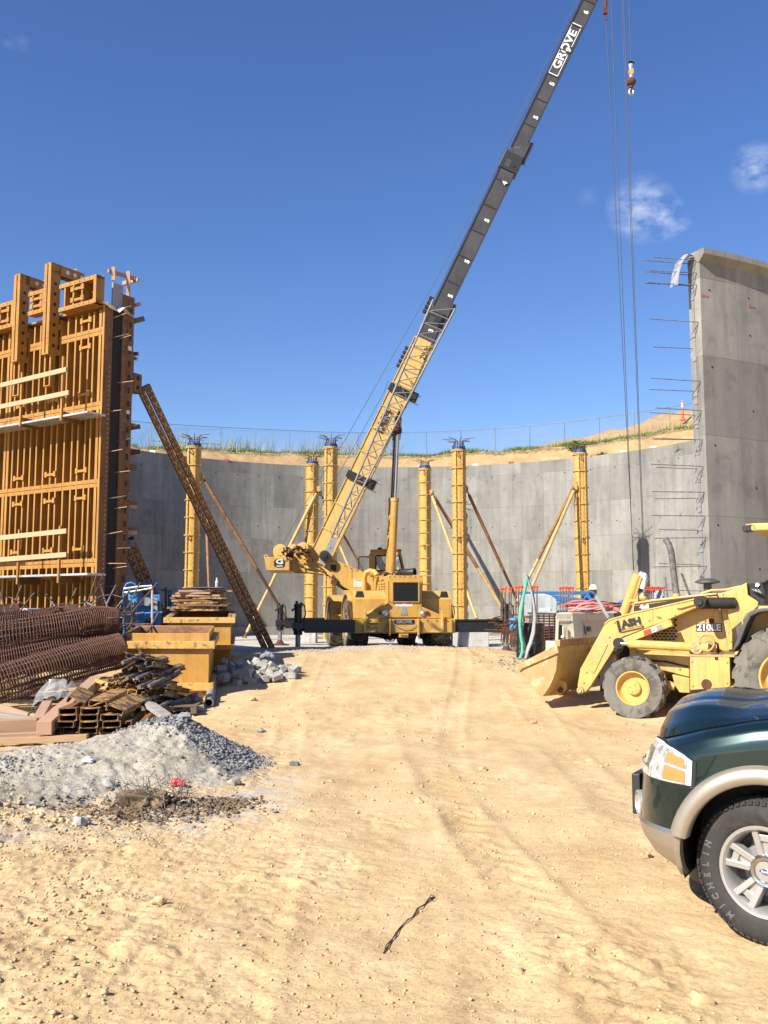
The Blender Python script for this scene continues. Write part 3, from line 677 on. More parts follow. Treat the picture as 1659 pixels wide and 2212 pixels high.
wv = MB(); NW = 520                                                       # woven wires: two families of slanting strands
for k in range(NW):
    a = fa[0] + (fa[-1] - fa[0] - .08) * k / NW
    for sgn in (0, 1):
        a2 = a + .062; p = wp(a if sgn else a2, FR + .03, ftop(a) - 1.45); q = wp(a2 if sgn else a, FR + .03, ftop(a2) - .02)
        wv.tube([p, q], .0030, 3, cap=False)
o = wv.build('chain_link', mm, fence, kind='stuff')
p = at(1305, 949.5, 53.5); m = MB(); m.box(p, (.34, .012, .19)); m.build('notice', M['white'], fence, label='blank white notice wired to the fence')
# orange delineator post by the fence
p = at(1475, 908, 50.5); d_ = thing('delineator_cone', 'orange traffic delineator post standing on the dirt hill', 'traffic cone', p)
m = MB(); m.lathe([(0, .17), (.05, .17), (.055, .085), (1.05, .055), (1.1, .03)], p, (0, 0, 1), 14); m.build('post', M['cone_orange'], d_, smooth=40)
m = MB(); m.lathe([(.72, .071), (.82, .068)], p, (0, 0, 1), 14); m.build('reflective_band', M['white'], d_); m = MB(); m.lathe([(.88, .068), (.95, .064)], p, (0, 0, 1), 14); m.build('reflective_band', M['white'], d_)
# ================================================================ WALL FORMWORK (near left)
FA = Vector((-6.0, 20.2, 0)); FD = Vector((-.835, .55, 0)).normalized(); FN = Vector((FD.y * -1, FD.x, 0)); UP = Vector((0, 0, 1))
if FN.y > 0: FN = -FN
def FP(t, off, z): return FA + FD * t + FN * off + UP * z
def fhit(px, py, off):
    p = hit(px, py, FA + FN * off, FN); return (p - FA).dot(FD), p.z
def ehit(px, py, t=0):
    p = hit(px, py, FA + FD * t, FD); return (p - FA).dot(FN), p.z
def fbox(m, t0, t1, o0, o1, z0, z1):
    c = FP((t0 + t1) / 2, (o0 + o1) / 2, (z0 + z1) / 2); return m.box(c, (abs(t1 - t0), abs(o1 - o0), abs(z1 - z0)), (FD, FN, UP))
form = thing('wall_form', 'tall ribbed ochre steel wall formwork with timber walkways, outer side', 'formwork', FP(3, .1, .3))
m = MB(); fbox(m, 0.012, 7.6, -.015, 0, .3, 8.36); m.build('face_sheet', M['form_skin_shaded'], form)
rows = [(.35, 1.05), (1.05, 2.73), (2.73, 4.44), (4.44, 6.14), (6.14, 7.80), (7.80, 8.36)]
ribs_t = [.10, .33, .50, .74, .94, 1.20, 1.46, 1.66, 1.92, 2.18, 2.40, 2.62, 2.84, 3.06, 3.22, 3.34, 3.6, 3.84, 4.1, 4.35, 4.6, 4.85, 5.1, 5.4, 5.65, 5.9, 6.2, 6.5]
def rib_mesh(h, wide=False):
    m = MB(); w = .08 if wide else .048
    m.box((0, -.095, h / 2), (.012, .19, h)); m.box((-w / 2 + .006, -.196, h / 2), (w, .012, h))
    k = 0; z = .16
    while z < h - .15:
        m.box((.0085, -.15, z), (.004, .022, .022))
        k += 1; z += .13 if (k % 5) else .42
    return m
def FM(t, off, z):
    p = FP(t, off, z); return Matrix(((FD.x, -FN.x, 0, p.x - form.location.x), (FD.y, -FN.y, 0, p.y - form.location.y), (0, 0, 1, p.z - form.location.z), (0, 0, 0, 1)))
proto = {}
for i, t in enumerate(ribs_t):
    for (z0, z1) in rows:
        h = z1 - z0 - .17; key = (round(h, 3), i in (0, 14, 15))
        if key not in proto:
            m = rib_mesh(h, key[1]); m2 = MB(); m2.v = [(a * -1, b, c) for a, b, c in m.v]; m2.f = [f[::-1] for f in m.f]
            o = m2.build('rib', M['form_yellow'], None); o.parent = form; o.matrix_basis = FM(t, 0, z0 + .085); proto[key] = o
        else:
            inst(proto[key], form, FM(t, 0, z0 + .085))
for z in (1.05, 2.73, 4.44, 6.14, 7.80):
    for (a, b) in ((.02, 1.24), (1.25, 3.2), (3.215, 5.2), (5.21, 7.5)):
        for s in (-1, 1):
            if z > 7.5 and a < .5 and False: continue
            m = MB(); zc = z + s * .046; fbox(m, a, b, 0, .205, zc - .04, zc + .04)
            t = a + .1
            while t < b: fbox(m, t - .012, t + .012, .205, .212, zc - .012, zc + .012); t += .20
            m.build('joint_angle', M['form_yellow'], form)
m = MB(); fbox(m, .02, 7.5, 0, .2, 8.36, 8.40); m.build('top_angle', M['form_yellow'], form)
# clip frames between ribs, above and below the joints
cl = None
for (t0, t1) in ((.42, .74), (1.46, 1.80), (2.62, 2.92), (3.9, 4.2)):
    for z, ss in ((1.05, (-1, 1)), (2.73, (-1, 1)), (4.44, (-1, 1)), (6.14, (1,)), (7.80, (-1, 1))):
        for s in ss:
            zc = z + s * .30; w = t1 - t0
            if cl is None:
                m = MB(); m.box((0, -.222, 0), (.27, .03, .055)); m.box((-.15, -.225, .01 * 1), (.075, .035, .12)); m.box((.15, -.225, .01), (.075, .035, .12))
                cl = m.build('clip', M['form_yellow'], None); cl.parent = form; cl.matrix_basis = FM((t0 + t1) / 2, 0, zc)
            else: inst(cl, form, FM((t0 + t1) / 2, 0, zc))
# end plate; the column of pale studs paints in holes with light behind
m = MB(); fbox(m, -.012, 0.0, -.02, .205, .3, 8.36); m.build('end_plate', M['form_brown'], form)
m = MB(); fbox(m, 0.0, .055, .192, .206, .3, 8.36); m.build('end_flange', M['form_yellow'], form)
m = MB(); z = .5; k = 0
while z < 7.1:
    m.box(FP(-.016, .04, z), (.010, .020, .028), (FD, FN, UP)); k += 1; z += .105
m.build('bolt_and_lit_hole_row', M['boom_yellow'], form, kind='stuff')
# strongbacks that hang over the head of the form, with the arm that reaches back
for (pl, pr, ptop, pbot, plow) in ((97, 111, 570, 759, 829), (31, 44, 594, 775, 850)):
    (t1, zt), (t0, _) = fhit(pl, ptop, .5), fhit(pr, ptop, .5); _, zb = fhit(pr, pbot, .5); _, zl = fhit(pr, plow, .45)
    for s in (0, 1):
        a = t0 + s * (t1 - t0) * .58; b = a + (t1 - t0) * .42
        m = MB(); fbox(m, a, b, .24, .26, zb, zt); fbox(m, a, b, .48, .5, zb, zt); e = a if s == 0 else b - .012; fbox(m, e, e + .012, .26, .48, zb, zt)
        z = zb + .1
        while z < zt: fbox(m, (a + b) / 2 - .01, (a + b) / 2 + .01, .5, .504, z - .01, z + .01); z += .12
        m.build('strongback_channel', M['form_yellow'], form)
    m = MB(); 
    for z in [zb + .18 + k * .24 for k in range(int((zt - zb - .3) / .24))]:
        c = FP(t0 - .003, .37, z); m.lathe([(0, .038), (.004, .038)], c, -FD, 12)
    m.build('web_hole', M['black'], form, kind='stuff')
    m = MB(); fbox(m, t0, t1, .24, .5, zb - .03, zb); m.build('strongback_foot', M['form_yellow'], form)
    m = MB(); fbox(m, t0, t0 + .05, .3, .42, zl, zb); fbox(m, t1 - .05, t1, .3, .42, zl, zb); fbox(m, t0, t1, .28, .42, zl - .02, zl); m.build('hanger_strap', M['form_yellow'], form)
    m = MB(); fbox(m, t0, t1, -.42, .5, zt - .02, zt); fbox(m, t0, t0 + .015, -.42, .5, zt - .24, zt - .02); fbox(m, t1 - .015, t1, -.42, .5, zt - .24, zt - .02); m.build('head_arm', M['form_yellow'], form)
    m = MB()
    for k in range(3): m.lathe([(0, .05), (.004, .05)], FP(t0 - .003, .05 - .2 * k, zt - .12), -FD, 12)
    m.build('arm_hole', M['decal_white'], form, kind='stuff')
    m = MB(); m.tube([FP((t0 + t1) / 2 - .06, -.25, zt), FP((t0 + t1) / 2 - .06, -.25, zt + .07), FP((t0 + t1) / 2 + .06, -.25, zt + .07), FP((t0 + t1) / 2 + .06, -.25, zt)], .018, 6); m.build('lifting_eye', M['timber_pink'], form)
# raised head panels between the strongbacks
for (pr, pl, py0, py1) in ((209, 129, 592, 652), (97, 62, 622, 672), (30, -12, 648, 704), (-20, -80, 670, 735)):
    t0, zt = fhit(pr, py0, .42); t1, _ = fhit(pl, py0, .42); _, zb = fhit(pr, py1, .42)
    m = MB(); fbox(m, t0, t1, .20, .42, zt - .09, zt); m.build('head_rail', M['form_yellow'], form)
    m = MB(); fbox(m, t0, t1, .20, .42, zb, zb + .09); m.build('head_rail', M['form_yellow'], form)
    m = MB(); fbox(m, t0, t0 + .09, .20, .425, zb, zt); m.build('head_end', M['form_yellow'], form)
    m = MB(); fbox(m, t0 + .09, t1, .20, .215, zb + .09, zt - .09); m.build('head_sheet', M['form_skin_shaded'], form)
    w = t1 - t0; c = (t0 + t1) / 2
    for (a, b) in ((c - .17, c - .12), (c + .12, c + .17), (c + .42, c + .46)):
        if b < t1: m = MB(); fbox(m, a, b, .215, .41, zb + .09, zt - .09); m.build('head_stiffener', M['form_yellow'], form)
    for z in (zb + .19, zt - .19):
        m = MB(); fbox(m, c - .12, c + .12, .36, .41, z - .03, z + .03); fbox(m, c - .22, c - .12, .38, .43, z - .055, z + .055); fbox(m, c + .12, c + .22, .38, .43, z - .055, z + .055); m.build('clip', M['form_yellow'], form)
    m = MB(); t = t0 + .08
    while t < t1:
        for z in (zt - .045, zb + .045): fbox(m, t - .012, t + .012, .42, .427, z - .012, z + .012)
        t += .16
    m.build('bolt_and_lit_hole_row', M['form_brown'], form, kind='stuff')
# walkways
def walkway(rails, posts, deck, ledger_h, off=.78):
    for k, (x0, y0, x1, y1) in enumerate(rails):
        t0, z0 = fhit(x0, y0, off); t1, z1 = fhit(x1, y1, off); d = (t1 - t0)
        p, q = FP(t0 + d * 1.0, off, z1), FP(t0, off, z0)
        far = p + (p - q) * .9
        m = MB(); m.bar(q, p, .04, .105); m.build('guard_rail', M['timber_pale' if k else 'timber_pale'], form, bevel=.004)
        m = MB(); m.bar(p + FN * .045 - UP * .02, far + FN * .045, .04, .105); m.build('guard_rail', M['timber_pink'], form, bevel=.004)
    for (x, y0, y1) in posts:
        t, zt = fhit(x, y0, off - .05); _, zb = fhit(x, y1, off - .05)
        m = MB(); fbox(m, t - .025, t + .025, off - .07, off - .02, zb, zt); m.build('guard_post', M['form_yellow'], form)
        m = MB(); fbox(m, t - .03, t + .03, .2, off - .07, zb, zb + .20); m.build('walkway_bracket', M['form_brown'], form)
    (x0, y0, x1, y1) = deck; t0, z0 = fhit(x0, y0, off - .05); t1, z1 = fhit(x1, y1, off - .05)
    for k in range(3):
        o0 = .24 + k * .165
        m = MB(); m.box((FP(t0, o0 + .08, z0) + FP(t1 + 3, o0 + .08, z0)) / 2, (t1 + 3 - t0, .155, .045), (FD, FN, UP)); m.build('deck_plank', M['alu'], form, bevel=.004)
walkway([(144, 798, 0, 833), (149, 848, 0, 879)], [(138, 770, 908), (49, 805, 920)], (188, 889, 0, 922), .2)
walkway([(144, 1147, 0, 1162), (144, 1198, 0, 1209)], [(131, 1136, 1259), (43, 1144, 1262)], (188, 1240, 0, 1249), .2)
# ---- inner form and bulkhead
inner = thing('wall_form', 'narrow brown steel end of the inner wall formwork with timber guard rails', 'formwork', FP(0, -.45, .3))
m = MB(); fbox(m, .021, .07, -.34, -.0, .3, 8.4); m.build('bulkhead_board', M['dark_void'], inner)
m = MB(); fbox(m, .05, 7.0, -.315, -.30, .3, 8.36); m.build('face_sheet', M['form_skin_shaded'], inner)
m = MB(); fbox(m, .015, .06, -.30, -.02, 8.36, 8.95); m.build('bulkhead_board', M['grey_paint'], inner)
m = MB(); fbox(m, -.012, .02, -.62, -.30, .3, 8.75); m.build('end_plate', M['form_brown'], inner)
m = MB(); fbox(m, -.022, -.0125, -.47, -.44, .3, 8.7); m.build('plate_seam', M['form_brown'], inner)
m = MB(); fbox(m, .03, .1, -.63, -.31, 8.7, 8.76); m.build('top_angle', M['form_yellow'], inner)
m = MB(); z = .6
while z < 8.6:
    c = FP(-.016, -.515, z)
    m.box(c, (.006, .06, .13), (FD, FN, UP)); z += .30
m.build('slot', M['black'], inner, kind='stuff')
m = MB(); z = .5; k = 0
while z < 8.6:
    m.box(FP(-.014, -.35, z), (.006, .016, .016), (FD, FN, UP)); m.box(FP(-.014, -.60, z), (.006, .014, .014), (FD, FN, UP)); k += 1; z += .115
m.build('bolt_and_lit_hole_row', M['timber_pink'], inner, kind='stuff')
for t in (1.2, 2.6, 4.0, 5.4):
    m = MB(); fbox(m, t, t + .06, -.55, -.316, .4, 8.3); m.build('rib', M['form_brown'], inner)
def ebar(x0, y0, x1, y1, t0, t1, w, h, mat, name='guard_rail'):
    a, z0 = ehit(x0, y0, t0); b, z1 = ehit(x1, y1, t1)
    m = MB(); m.bar(FP(t0, a, z0), FP(t1, b, z1), w, h); return m.build(name, M[mat], inner, bevel=.004)
ebar(234, 585, 298, 604, .1, .1, .045, .085, 'timber')
ebar(266, 612, 299, 604, .6, -.1, .045, .09, 'timber_pink')
ebar(245.5, 577, 245.5, 606, .06, .06, .05, .08, 'timber_pink', 'guard_post')
ebar(277.5, 586, 276.5, 692, .05, .05, .045, .085, 'timber_pink', 'guard_post')
ebar(220, 597, 219, 632, .2, .2, .06, .10, 'timber_pale', 'guard_post')
ebar(272, 666, 303, 656, .3, -.1, .05, .07, 'timber_pink'); ebar(272, 665, 289, 671, .02, .02, .05, .07, 'timber')
ebar(273, 698, 312, 688, .15, -.1, .05, .11, 'timber_dark', 'ledger'); ebar(273, 690, 280, 696, .2, .2, .05, .07, 'timber_pink', 'ledger')
ebar(285, 765, 298, 764, .2, .0, .05, .08, 'timber_dark', 'ledger'); ebar(285, 772, 296, 776, .2, .0, .05, .07, 'timber_pink', 'ledger')
ebar(273, 851, 284, 850, .2, 0, .06, .14, 'timber_dark', 'ledger'); ebar(273, 858, 283, 859, .2, 0, .05, .06, 'timber_pink', 'ledger')
ebar(273, 914, 294, 919, .2, 0, .05, .06, 'timber', 'ledger'); ebar(273, 926, 303, 921, .2, 0, .05, .10, 'timber_dark', 'ledger')
ebar(273, 969, 303, 975, .25, .1, .05, .05, 'timber', 'ledger'); ebar(273, 980, 303, 975, .2, 0, .05, .10, 'rust', 'ledger')
ebar(273, 1010, 295, 1010, .1, 0, .05, .14, 'timber_dark', 'ledger')
ebar(273, 1086, 296, 1086, .1, 0, .05, .10, 'timber_dark', 'ledger'); ebar(273, 1094, 296, 1095, .1, 0, .05, .08, 'timber', 'ledger')
ebar(273, 1142, 301, 1141, .1, 0, .05, .07, 'timber_dark', 'ledger'); ebar(273, 1151, 296, 1151, .1, 0, .05, .08, 'timber_pink', 'ledger')
ebar(273, 1173, 300, 1174, .1, 0, .05, .16, 'bar_grey', 'ledger')
# bracket boxes that take the rakers
def ebox(x0, y0, x1, y1, name, mat):
    a, zt = ehit(x0, y0, 0); b, _ = ehit(x1, y0, 0); _, zb = ehit((x0 + x1) / 2, y1, 0)
    m = MB(); fbox(m, .0, .014, b, a, zb, zt); fbox(m, .17, .184, b, a, zb, zt); fbox(m, .014, .17, b, b + .02, zb, zt); fbox(m, .014, .17, b, a, zt - .02, zt); fbox(m, .014, .17, b, a, zb, zb + .02); o = m.build(name, M[mat], inner)
    m = MB(); n = max(2, int((zt - zb) / .33))
    for k in range(n): m.lathe([(0, .05), (.005, .05)], FP(-.002, (a + b) / 2, zb + (k + .5) * (zt - zb) / n), -FD, 12)
    m.build('web_hole', M['black'], inner, kind='stuff'); return o
ebox(274, 759, 290, 846, 'bracket_box', 'form_brown'); ebox(290, 805, 307, 848, 'bracket_box', 'form_brown')
m = MB(); m.box(FP(-.03, -.50, 7.55), (.02, .10, .10), (FD, FN, UP)); m.build('anchor_plate', M['decal_white'], inner)
m = MB(); m.box(FP(-.03, -.50, 6.1), (.02, .08, .08), (FD, FN, UP)); m.build('anchor_plate', M['decal_white'], inner)
# wall bars that stick out of the pour
bars = [(541, 540), (663, 653), (681, 671), (684, 674), (867, 857), (914, 910), (938, 930), (1336 - 272, 0)]
for i, z in enumerate((8.42, 8.15, 7.72, 7.70, 6.72, 6.05, 5.42, 5.15, 4.72, 4.12, 3.92, 3.35, 3.05, 2.72, 2.62, 2.22, 1.82, 1.55, 1.42)):
    off = -.06 if i % 2 else -.24; L = random.uniform(.30, .62); s = random.uniform(-.03, .05)
    m = MB(); m.tube([FP(.03, off, z), FP(-L, off, z + s)], .009, 6); m.build('starter_bar', M['timber_pink' if i % 3 else 'bar_grey'], inner)
m = MB(); P = []
for i in range(7):
    u = i / 6; P.append([FP(.12 - .30 * u + .03 * math.sin(9 * u + j), .25 - .16 * j + .05 * u, 8.40 - .10 * u * (j % 3) + .03 * math.sin(5 * u + 2 * j)) for j in range(6)])
m.grid(P); m.grid([[q + Vector((.004, .004, .01)) for q in r_[::-1]] for r_ in P]); tag(m.build('plastic_sheet', M['white'], None, smooth=60), 'crumpled white sheet draped over the head of the wall formwork', 'plastic sheet')
# ---- raker braces: twin perforated channels
def raker(p, q, w, lab, mat='form_brown'):
    p, q = Vector(p), Vector(q); b = thing('raker_brace', lab, 'brace', q, 'raker braces of the wall formwork'); d = (q - p).normalized(); L = (q - p).length
    view = Vector((.30, -.95, 0)); x = d.cross(view).normalized(); v = x.cross(d).normalized()
    if v.y > 0: v = -v
    for s in (-1, 1):
        c = x * (s * w * .29)
        m = MB(); cc = (p + q) / 2 + c
        m.box(cc, (w * .42, .012, L), (x, v, d)); m.box(cc + x * (s * w * .21) - v * .06, (.012, .13, L), (x, v, d)); m.box(cc - x * (s * w * .21) - v * .06, (.012, .13, L), (x, v, d))
        m.build('channel', M[mat], b)
        m = MB(); k = .12
        while k < L - .1:
            for e in (-.13, .13): m.box(p + d * k + c + x * (e * w) + v * .007, (.026, .006, .040), (x, v, d))
            if int(k * 10) % 3 == 0: m.box(p + d * (k + .05) + c + v * .007, (.03, .006, .09), (x, v, d))
            k += .135
        m.build('hole_row', M['timber_pale' if mat == 'form_brown' else mat], b, kind='stuff')
    for k in (.5, .58, .75, .83, .91):
        m = MB(); m.box(p + d * (L * k) - v * .03, (w * .95, .10, .02), (x, v, d)); m.build('batten', M[mat], b)
    m = MB(); m.box(p + d * .0 - v * .03, (w * 1.05, .14, .10), (x, v, d)); m.build('head_bracket', M[mat], b)
ra = FP(.1, -1.12, 0); ra = at(312, 840, ra.y); rb = at(585, 1409, 25.2)
raker(ra, rb, .30, 'long perforated steel raker brace leaning from the inner formwork down to the ground')
rc = at(277, 1172, 21.2); rd = at(352, 1345, 23.0)
raker(rc, rd + (rd - rc) * .15, .30, 'short brown raker brace low behind the blue lift basket')
# ================================================================ COLUMN FORMS AND BRACES
CH = 8.4
def make_column(nb, seams):
    r = thing('column_form', '', 'column form', (0, 0, 0), 'round column forms in the tank')
    m = MB(); m.lathe([(0, .295), (CH, .295)], (0, 0, 0), (0, 0, 1), 40); m.build('form_shell', M['column_yellow'], r, smooth=40)
    zs = [.02 + k * (CH - .04) / nb for k in range(nb + 1)] + [CH * .53 + .1]
    b0 = None
    for k, z in enumerate(zs):
        if b0 is None:
            m = MB(); m.lathe([(-.02, .296), (-.02, .342), (.02, .342), (.02, .296)], (0, 0, 0), (0, 0, 1), 40)
            for q in range(8):
                a = q * math.pi / 4 + .3; m.box((math.cos(a) * .345, math.sin(a) * .345, 0), (.03, .03, .05))
            b0 = m.build('band', M['column_yellow'], r); b0.location.z = z
        else:
            c = inst(b0, r, Matrix.Translation((0, 0, z)))
    for a in seams:
        m = MB(); x = Vector((math.cos(a), math.sin(a), 0)); y = Vector((-x.y, x.x, 0)); m.box(x * .318 + UP * CH / 2, (.075, .035, CH), (x, y, UP)); m.build('seam_flange', M['column_yellow'], r)
        m = MB(); z = .2
        while z < CH: m.box(x * .35 + y * .0 + UP * z, (.02, .055, .03), (x, y, UP)); z += .21
        m.build('bolt_and_lit_hole_row', M['brace_rust'], r, kind='stuff')
    for a in (-1.75, 1.2):
        for z in (CH - .18, CH * .53):
            m = MB(); x = Vector((math.cos(a), math.sin(a), 0)); m.tube([x * .30 + UP * (z + .10), x * .40 + UP * (z + .06), x * .40 + UP * (z - .06), x * .30 + UP * (z - .10)], .022, 6); m.build('lifting_lug', M['brace_rust'], r)
    m = MB(); m.lathe([(CH + .02, .33), (CH + .06, .33), (CH + .062, .25)], (0, 0, 0), (0, 0, 1), 32); m.build('rim', M['column_yellow'], r)
    m = MB(); m.lathe([(CH + .06, .27), (CH + .20, .262), (CH + .21, .20)], (0, 0, 0), (0, 0, 1), 24)
    for q in range(9):
        a = q * .7; m.box((math.cos(a) * .27, math.sin(a) * .27, CH + .11 + .03 * (q % 3)), (.03, .10, .11 + .03 * (q % 2)), (Vector((math.cos(a), math.sin(a), 0)), Vector((-math.sin(a), math.cos(a), 0)), UP))
    m.build('foam_collar', M['blue_dark'], r)
    for q in range(12):
        a = q * math.pi / 6 + .2; x = Vector((math.cos(a), math.sin(a), 0)); h = CH + .44 + .08 * (q % 2) + random.uniform(-.04, .04); L = .20 + .10 * (q % 3)
        m = MB(); m.tube([x * .21 + UP * (CH + .05), x * .21 + UP * (h - .07), x * .235 + UP * (h - .02), x * .30 + UP * h, x * (.30 + L) + UP * (h + .02)], .0145, 6); m.build('rebar', M['rebar'], r)
    for k in range(3):
        m = MB(); z = CH + .27 + .075 * k; m.tube([(math.cos(t) * .225, math.sin(t) * .225, z) for t in [q * math.pi / 8 for q in range(16)]], .011, 5, closed=True); m.build('hoop', M['rebar'], r)
    return r
colA = make_column(11, (-1.2, -2.05)); colB = make_column(13, (-1.42, -2.9))
kA, kB = kids_of(colA), kids_of(colB)
cols = [(420, 968, 39.0, 'A', 'round yellow column form half hidden by the long raker brace'),
        (675, 1006, 44.8, 'B', 'narrow yellow column form right above the crane winches, set farther back than its neighbour'),
        (715, 969, 41.0, 'A', 'tall yellow column form half hidden behind the foot of the crane boom'),
        (918, 1015, 48.3, 'B', 'narrow yellow column form nearest the far wall, just past the crane cab'),
        (991, 975, 39.6, 'A', 'tall yellow column form rising above the black outrigger beam with a pole leaning each way'),
        (1253, 982, 41.6, 'A', 'yellow column form behind the blue boom lift, braced on one side by twin poles')]
usedA = usedB = False
COLP = []
for (px, py, Y, k, lab) in cols:
    p = at(px, py, Y); s = (p.z - FLOOR_Z) / CH
    if k == 'A':
        r = colA if not usedA else dup(colA, None, kA); usedA = True
    else:
        r = colB if not usedB else dup(colB, None, kB); usedB = True
    r.location = (p.x, p.y, FLOOR_Z); r.scale = (1, 1, s); r.rotation_euler = (0, 0, random.uniform(-.12, .12)); r['label'] = lab; COLP.append(p)
def pole(x0, y0, Y0, x1, y1, Y1, r, mat, lab, low=None):
    p, q = at(x0, y0, Y0), at(x1, y1, Y1); q.z = max(q.z, FLOOR_Z + .05)
    o = thing('brace_pole', lab, 'brace', q, 'tilt-up brace poles of the column forms'); d = (q - p).normalized(); L = (q - p).length
    m = MB(); m.tube([p + d * .25, p + d * (L * .62)], r, 12); m.build('outer_tube', M[mat], o, smooth=40)
    m = MB(); m.tube([p + d * (L * .62), q - d * .25], r * .86, 12); m.build('inner_tube', M[low or mat], o, smooth=40)
    m = MB(); m.tube([p, p + d * .25], r * .45, 8); m.build('screw', M['black_paint'], o); m = MB(); m.tube([q - d * .25, q], r * .5, 8); m.build('screw', M['brace_rust'], o)
    m = MB(); m.box(q, (.22, .18, .06)); m.build('shoe', M['brace_rust'], o); m = MB(); m.box(p, (.14, .14, .26)); m.build('head_plate', M['column_yellow'], o)
pole(437, 1030, 39, 628, 1352, 39.5, .075, 'brace_rust', 'rusty pole from the column behind the raker, sloping towards the outrigger jacks', 'rust')
pole(688, 1056, 44.6, 528, 1385, 43.5, .085, 'brace_yellow', 'pale yellow pole sloping left under the crane counterweight')
pole(692, 1066, 44.9, 800, 1262, 45.5, .07, 'brace_rust', 'thin rusty pole behind the boom that ends behind the crane cab')
pole(699, 1098, 44.5, 770, 1262, 43.5, .075, 'brace_yellow', 'pale pole seen between the boom foot and the cab', None)
pole(931, 1064, 48.1, 1033, 1345, 44.0, .08, 'brace_yellow', 'pale yellow pole that passes behind the tall column above the outrigger')
pole(934, 1066, 48.2, 1092, 1325, 48.3, .085, 'brace_rust', 'brown pole from the far narrow column, close before the wall', 'brace_yellow')
pole(1008, 1058, 39.6, 1134, 1334, 41.5, .07, 'brace_rust', 'long dark rusty pole from the tall column down to the capped bars', 'rust')
pole(1242, 1046, 41.4, 1112, 1310, 40.5, .075, 'brace_rust', 'brown pole of the twin pair on the column behind the blue lift', 'brace_yellow')
pole(1243, 1052, 41.3, 1124, 1325, 38.2, .075, 'brace_yellow', 'pale yellow pole of the twin pair on the column behind the blue lift')
pole(446, 1128, 38.9, 452, 1290, 37.0, .06, 'brace_rust', 'thin pole standing close beside the column at the raker brace')
# ================================================================ WHEELS
def add_wheel(root, c, axis, r, w, rim_r, mats, lugs=18, lug_h=.035, style='chevron', holes=5, rim_prof=None, up=Vector((0, 0, 1)), name='wheel', side_text=None):
    """tyre, rim and hub; axis points to the outer face"""
    c = Vector(c); a = Vector(axis).normalized(); f = a.cross(up).normalized(); u = f.cross(a).normalized(); h = w / 2
    wh = MB(); s = .16 * (r - rim_r) / .3
    prof = [(-h * .80, rim_r), (-h * .96, rim_r + (r - rim_r) * .18), (-h, rim_r + (r - rim_r) * .5), (-h * .95, r - .06 * r), (-h * .80, r - lug_h), (0, r - lug_h * .8), (h * .80, r - lug_h), (h * .95, r - .06 * r), (h, rim_r + (r - rim_r) * .5), (h * .985, rim_r + (r - rim_r) * .30), (h * .93, rim_r + (r - rim_r) * .10), (h * .80, rim_r)]
    wh.lathe(prof, c, a, 56, caps=False)
    ty = wh.build(name, mats[0], root, smooth=35)
    m = MB()
    for k in range(lugs):
        for sd in (-1, 1):
            t0 = 2 * math.pi * (k + (.5 if sd > 0 else 0)) / lugs
            def pt(rad, off, ang): return c + a * off + (f * math.cos(ang) + u * math.sin(ang)) * rad
            ro = r; dt = 2 * math.pi / lugs
            if style == 'chevron':
                st = [(.02, 0), (.42, -.16), (.80, -.42), (1.0, -.48)]; wd = .20
            else:
                st = [(.0, 0), (.45, -.06), (.8, -.10), (1.0, -.10)]; wd = .36
            vs = []
            for (o, sh) in st:
                an = t0 + sh * dt * (1 if style == 'chevron' else 1); rr = ro if o < .9 else ro - .035 * r / .5
                ri = r - lug_h * 1.3 if o < .9 else r - lug_h * 2.6
                oo = sd * h * (.97 if o >= 1 else o * .95)
                vs += [pt(ri, oo, an - wd * dt), pt(rr, oo, an - wd * dt * .9), pt(rr, oo, an + wd * dt * .9), pt(ri, oo, an + wd * dt)]
            fs = []
            for i in range(3):
                b = i * 4
                for q in range(3): fs.append((b + q, b + q + 1, b + q + 5, b + q + 4))
            fs += [(0, 3, 2, 1), (12, 13, 14, 15)]
            m.add(vs, fs)
    m.build('tread', mats[0], ty)
    if rim_prof is None:
        rim_prof = [(-h * .7, .05), (-h * .7, rim_r), (h * .78, rim_r), (h * .90, rim_r * 1.02), (h * .90, rim_r * .95), (h * .50, rim_r * .90), (h * .28, rim_r * .80), (h * .22, rim_r * .42), (h * .55, rim_r * .40), (h * .60, rim_r * .36), (h * .60, .001)]
    m = MB(); m.lathe(rim_prof, c, a, 40); rm = m.build('rim', mats[1], ty, smooth=35)
    for k in range(holes):
        an = 2 * math.pi * k / holes + .3; m = MB(); p = c + (f * math.cos(an) + u * math.sin(an)) * rim_r * .22 + a * (h * .60)
        m.lathe([(-.01, rim_r * .045), (.012, rim_r * .045)], p, a, 8); m.build('wheel_nut', mats[2], ty)
    return ty
# ================================================================ CRANE
YAW = R(10.5); EX = Vector((math.cos(YAW), math.sin(YAW), 0)); EY = Vector((-math.sin(YAW), math.cos(YAW), 0)); CB = Vector((.66, 28.0, .45))
def C(lx, ly, z): return CB + EX * lx + EY * ly + UP * (z - .45)
def chit(px, py, ly=0.0): return hit(px, py, CB + EY * ly, EY)
def cl_(px, py, ly=0.0):
    p = chit(px, py, ly); return (p - CB).dot(EX), p.z
def cbox(m, x0, x1, y0, y1, z0, z1): return m.box(C((x0 + x1) / 2, (y0 + y1) / 2, (z0 + z1) / 2), (abs(x1 - x0), abs(y1 - y0), abs(z1 - z0)), (EX, EY, UP))
crane = thing('mobile_crane', 'big yellow rough-terrain mobile crane with a black telescopic boom raised high', 'crane', C(0, 3, .45))
CY, BY = M['crane_yellow'], M['boom_yellow']
def cpart(name, mat, fn, smooth=None, bevel=0, label=None, parent=None):
    m = MB(); fn(m); return m.build(name, mat if not isinstance(mat, str) else M[mat], parent or crane, smooth, bevel, label)
